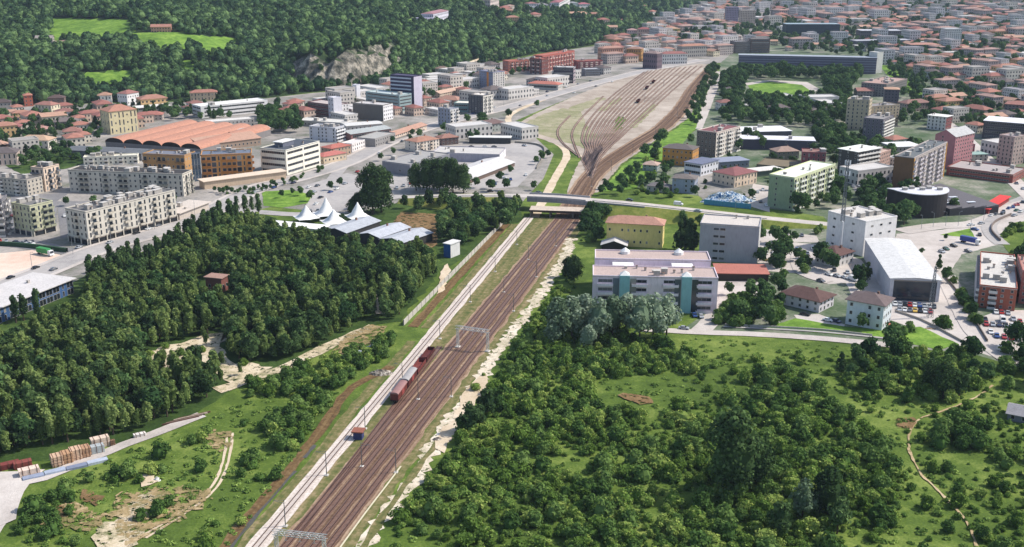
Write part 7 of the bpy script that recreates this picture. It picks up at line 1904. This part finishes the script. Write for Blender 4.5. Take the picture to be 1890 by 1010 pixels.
row(1820, 600, 1880, 604, 6, 2, 8); row(1826, 620, 1880, 628, 5, 2, 8); row(1410, 428, 1480, 436, 6, 2, 8); row(560, 392, 600, 390, 4, 2, 8); row(1010, 170, 1090, 150, 8, 8, -2, .6); row(860, 214, 940, 192, 7, 8, -3, .6); row(470, 356, 560, 334, 6, 9, -3, .6)
cs = ['white', 'silver', 'black', 'red', 'white', 'blue', 'silver', 'white', 'grey', 'yellow', 'black', 'white', 'red', 'silver', 'white', 'grey']
for i in range(9): car(1652 + i * 9, 563 + i * .6, cs[i], 1, 8, .06)
for i in range(7): car(1660 + i * 9.5, 573 + i * .7, cs[i + 6], 1, 8, .06)
for x, y, c, v, z in [(994, 357.5, 'black', 0, 7.6), (1162, 371, 'black', 0, 7.0), (1252, 379, 'white', 1, 5.8), (1288, 391, 'silver', 0, 5.2)]: car(x, y, c, 10, 1, z + .05, bool(v))
label_by_landmark(CARROWS, "near")
def truck(x, y, dx, dy, col, lb):
    p = G(x, y); q = G(x + dx, y + dy); t = thing('lorry', lb, 'lorry', (p.x, p.y, .1), math.atan2(q.y - p.y, q.x - p.x))
    mb = MB(); mb.box(-5, 3.0, -1.25, 1.25, 1.1, 3.5); mb.build("cargo_box", plain(col, .5, .1), t)
    mb = MB(); mb.v = [(3.2, -1.2, .5), (5.2, -1.2, .5), (5.2, 1.2, .5), (3.2, 1.2, .5), (3.2, -1.2, 2.9), (4.7, -1.15, 2.9), (4.7, 1.15, 2.9), (3.2, 1.2, 2.9)]
    mb.f = [(0, 1, 5, 4), (1, 2, 6, 5), (2, 3, 7, 6), (3, 0, 4, 7), (4, 5, 6, 7), (3, 2, 1, 0)]; mb.mi = [0] * 6; mb.uv = [(0, 0)] * 24; mb.build("cab", plain('#d9d9d8', .4, .06), t)
    mb = MB(); mb.face([(5.12, -1, 1.6), (5.12, 1, 1.6), (4.8, 1, 2.6), (4.8, -1, 2.6)]); mb.build("windscreen", glassm('#141a20'), t)
    for x_ in (-4, -2.9, 3.9):
        for s in (-1.0, 1.0): mb = MB(); mb.bar((0, -.15, 0), (0, .15, 0), .5, 10); mb.build("wheel", plain('#1b1b1c', .8, .05), t, (x_, s, .5))
truck(84, 471, 20, 4, '#3a8a4a', "green box lorry with white cab parked on the sandy lot")
truck(1790, 450, 10, 2, '#3a4a8a', "blue and red lorry parked by the roundabout grass wedge")
emit_town()
plant_zones()
hill_wood()
emit_plants()
HAZE = 0.000045
# ------------------------------------------------------------ the air: pale haze over the whole valley
t = bpy.data.materials.new("valley_haze"); t.use_nodes = True
nt = t.node_tree
for n_ in list(nt.nodes):
    if n_.type == 'BSDF_PRINCIPLED': nt.nodes.remove(n_)
pv = nt.nodes.new("ShaderNodeVolumePrincipled")
pv.inputs["Color"].default_value = (.66, .79, 1.0, 1)
pv.inputs["Density"].default_value = HAZE
pv.inputs["Anisotropy"].default_value = .0
nt.links.new(pv.outputs[0], [n_ for n_ in nt.nodes if n_.type == 'OUTPUT_MATERIAL'][0].inputs["Volume"])
mb = MB(); mb.box(-3800, 3800, -500, 6800, -3, 260)
hz = mb.build("haze", t); hz['kind'] = 'stuff'; hz['label'] = 'thin pale blue summer haze over the valley'
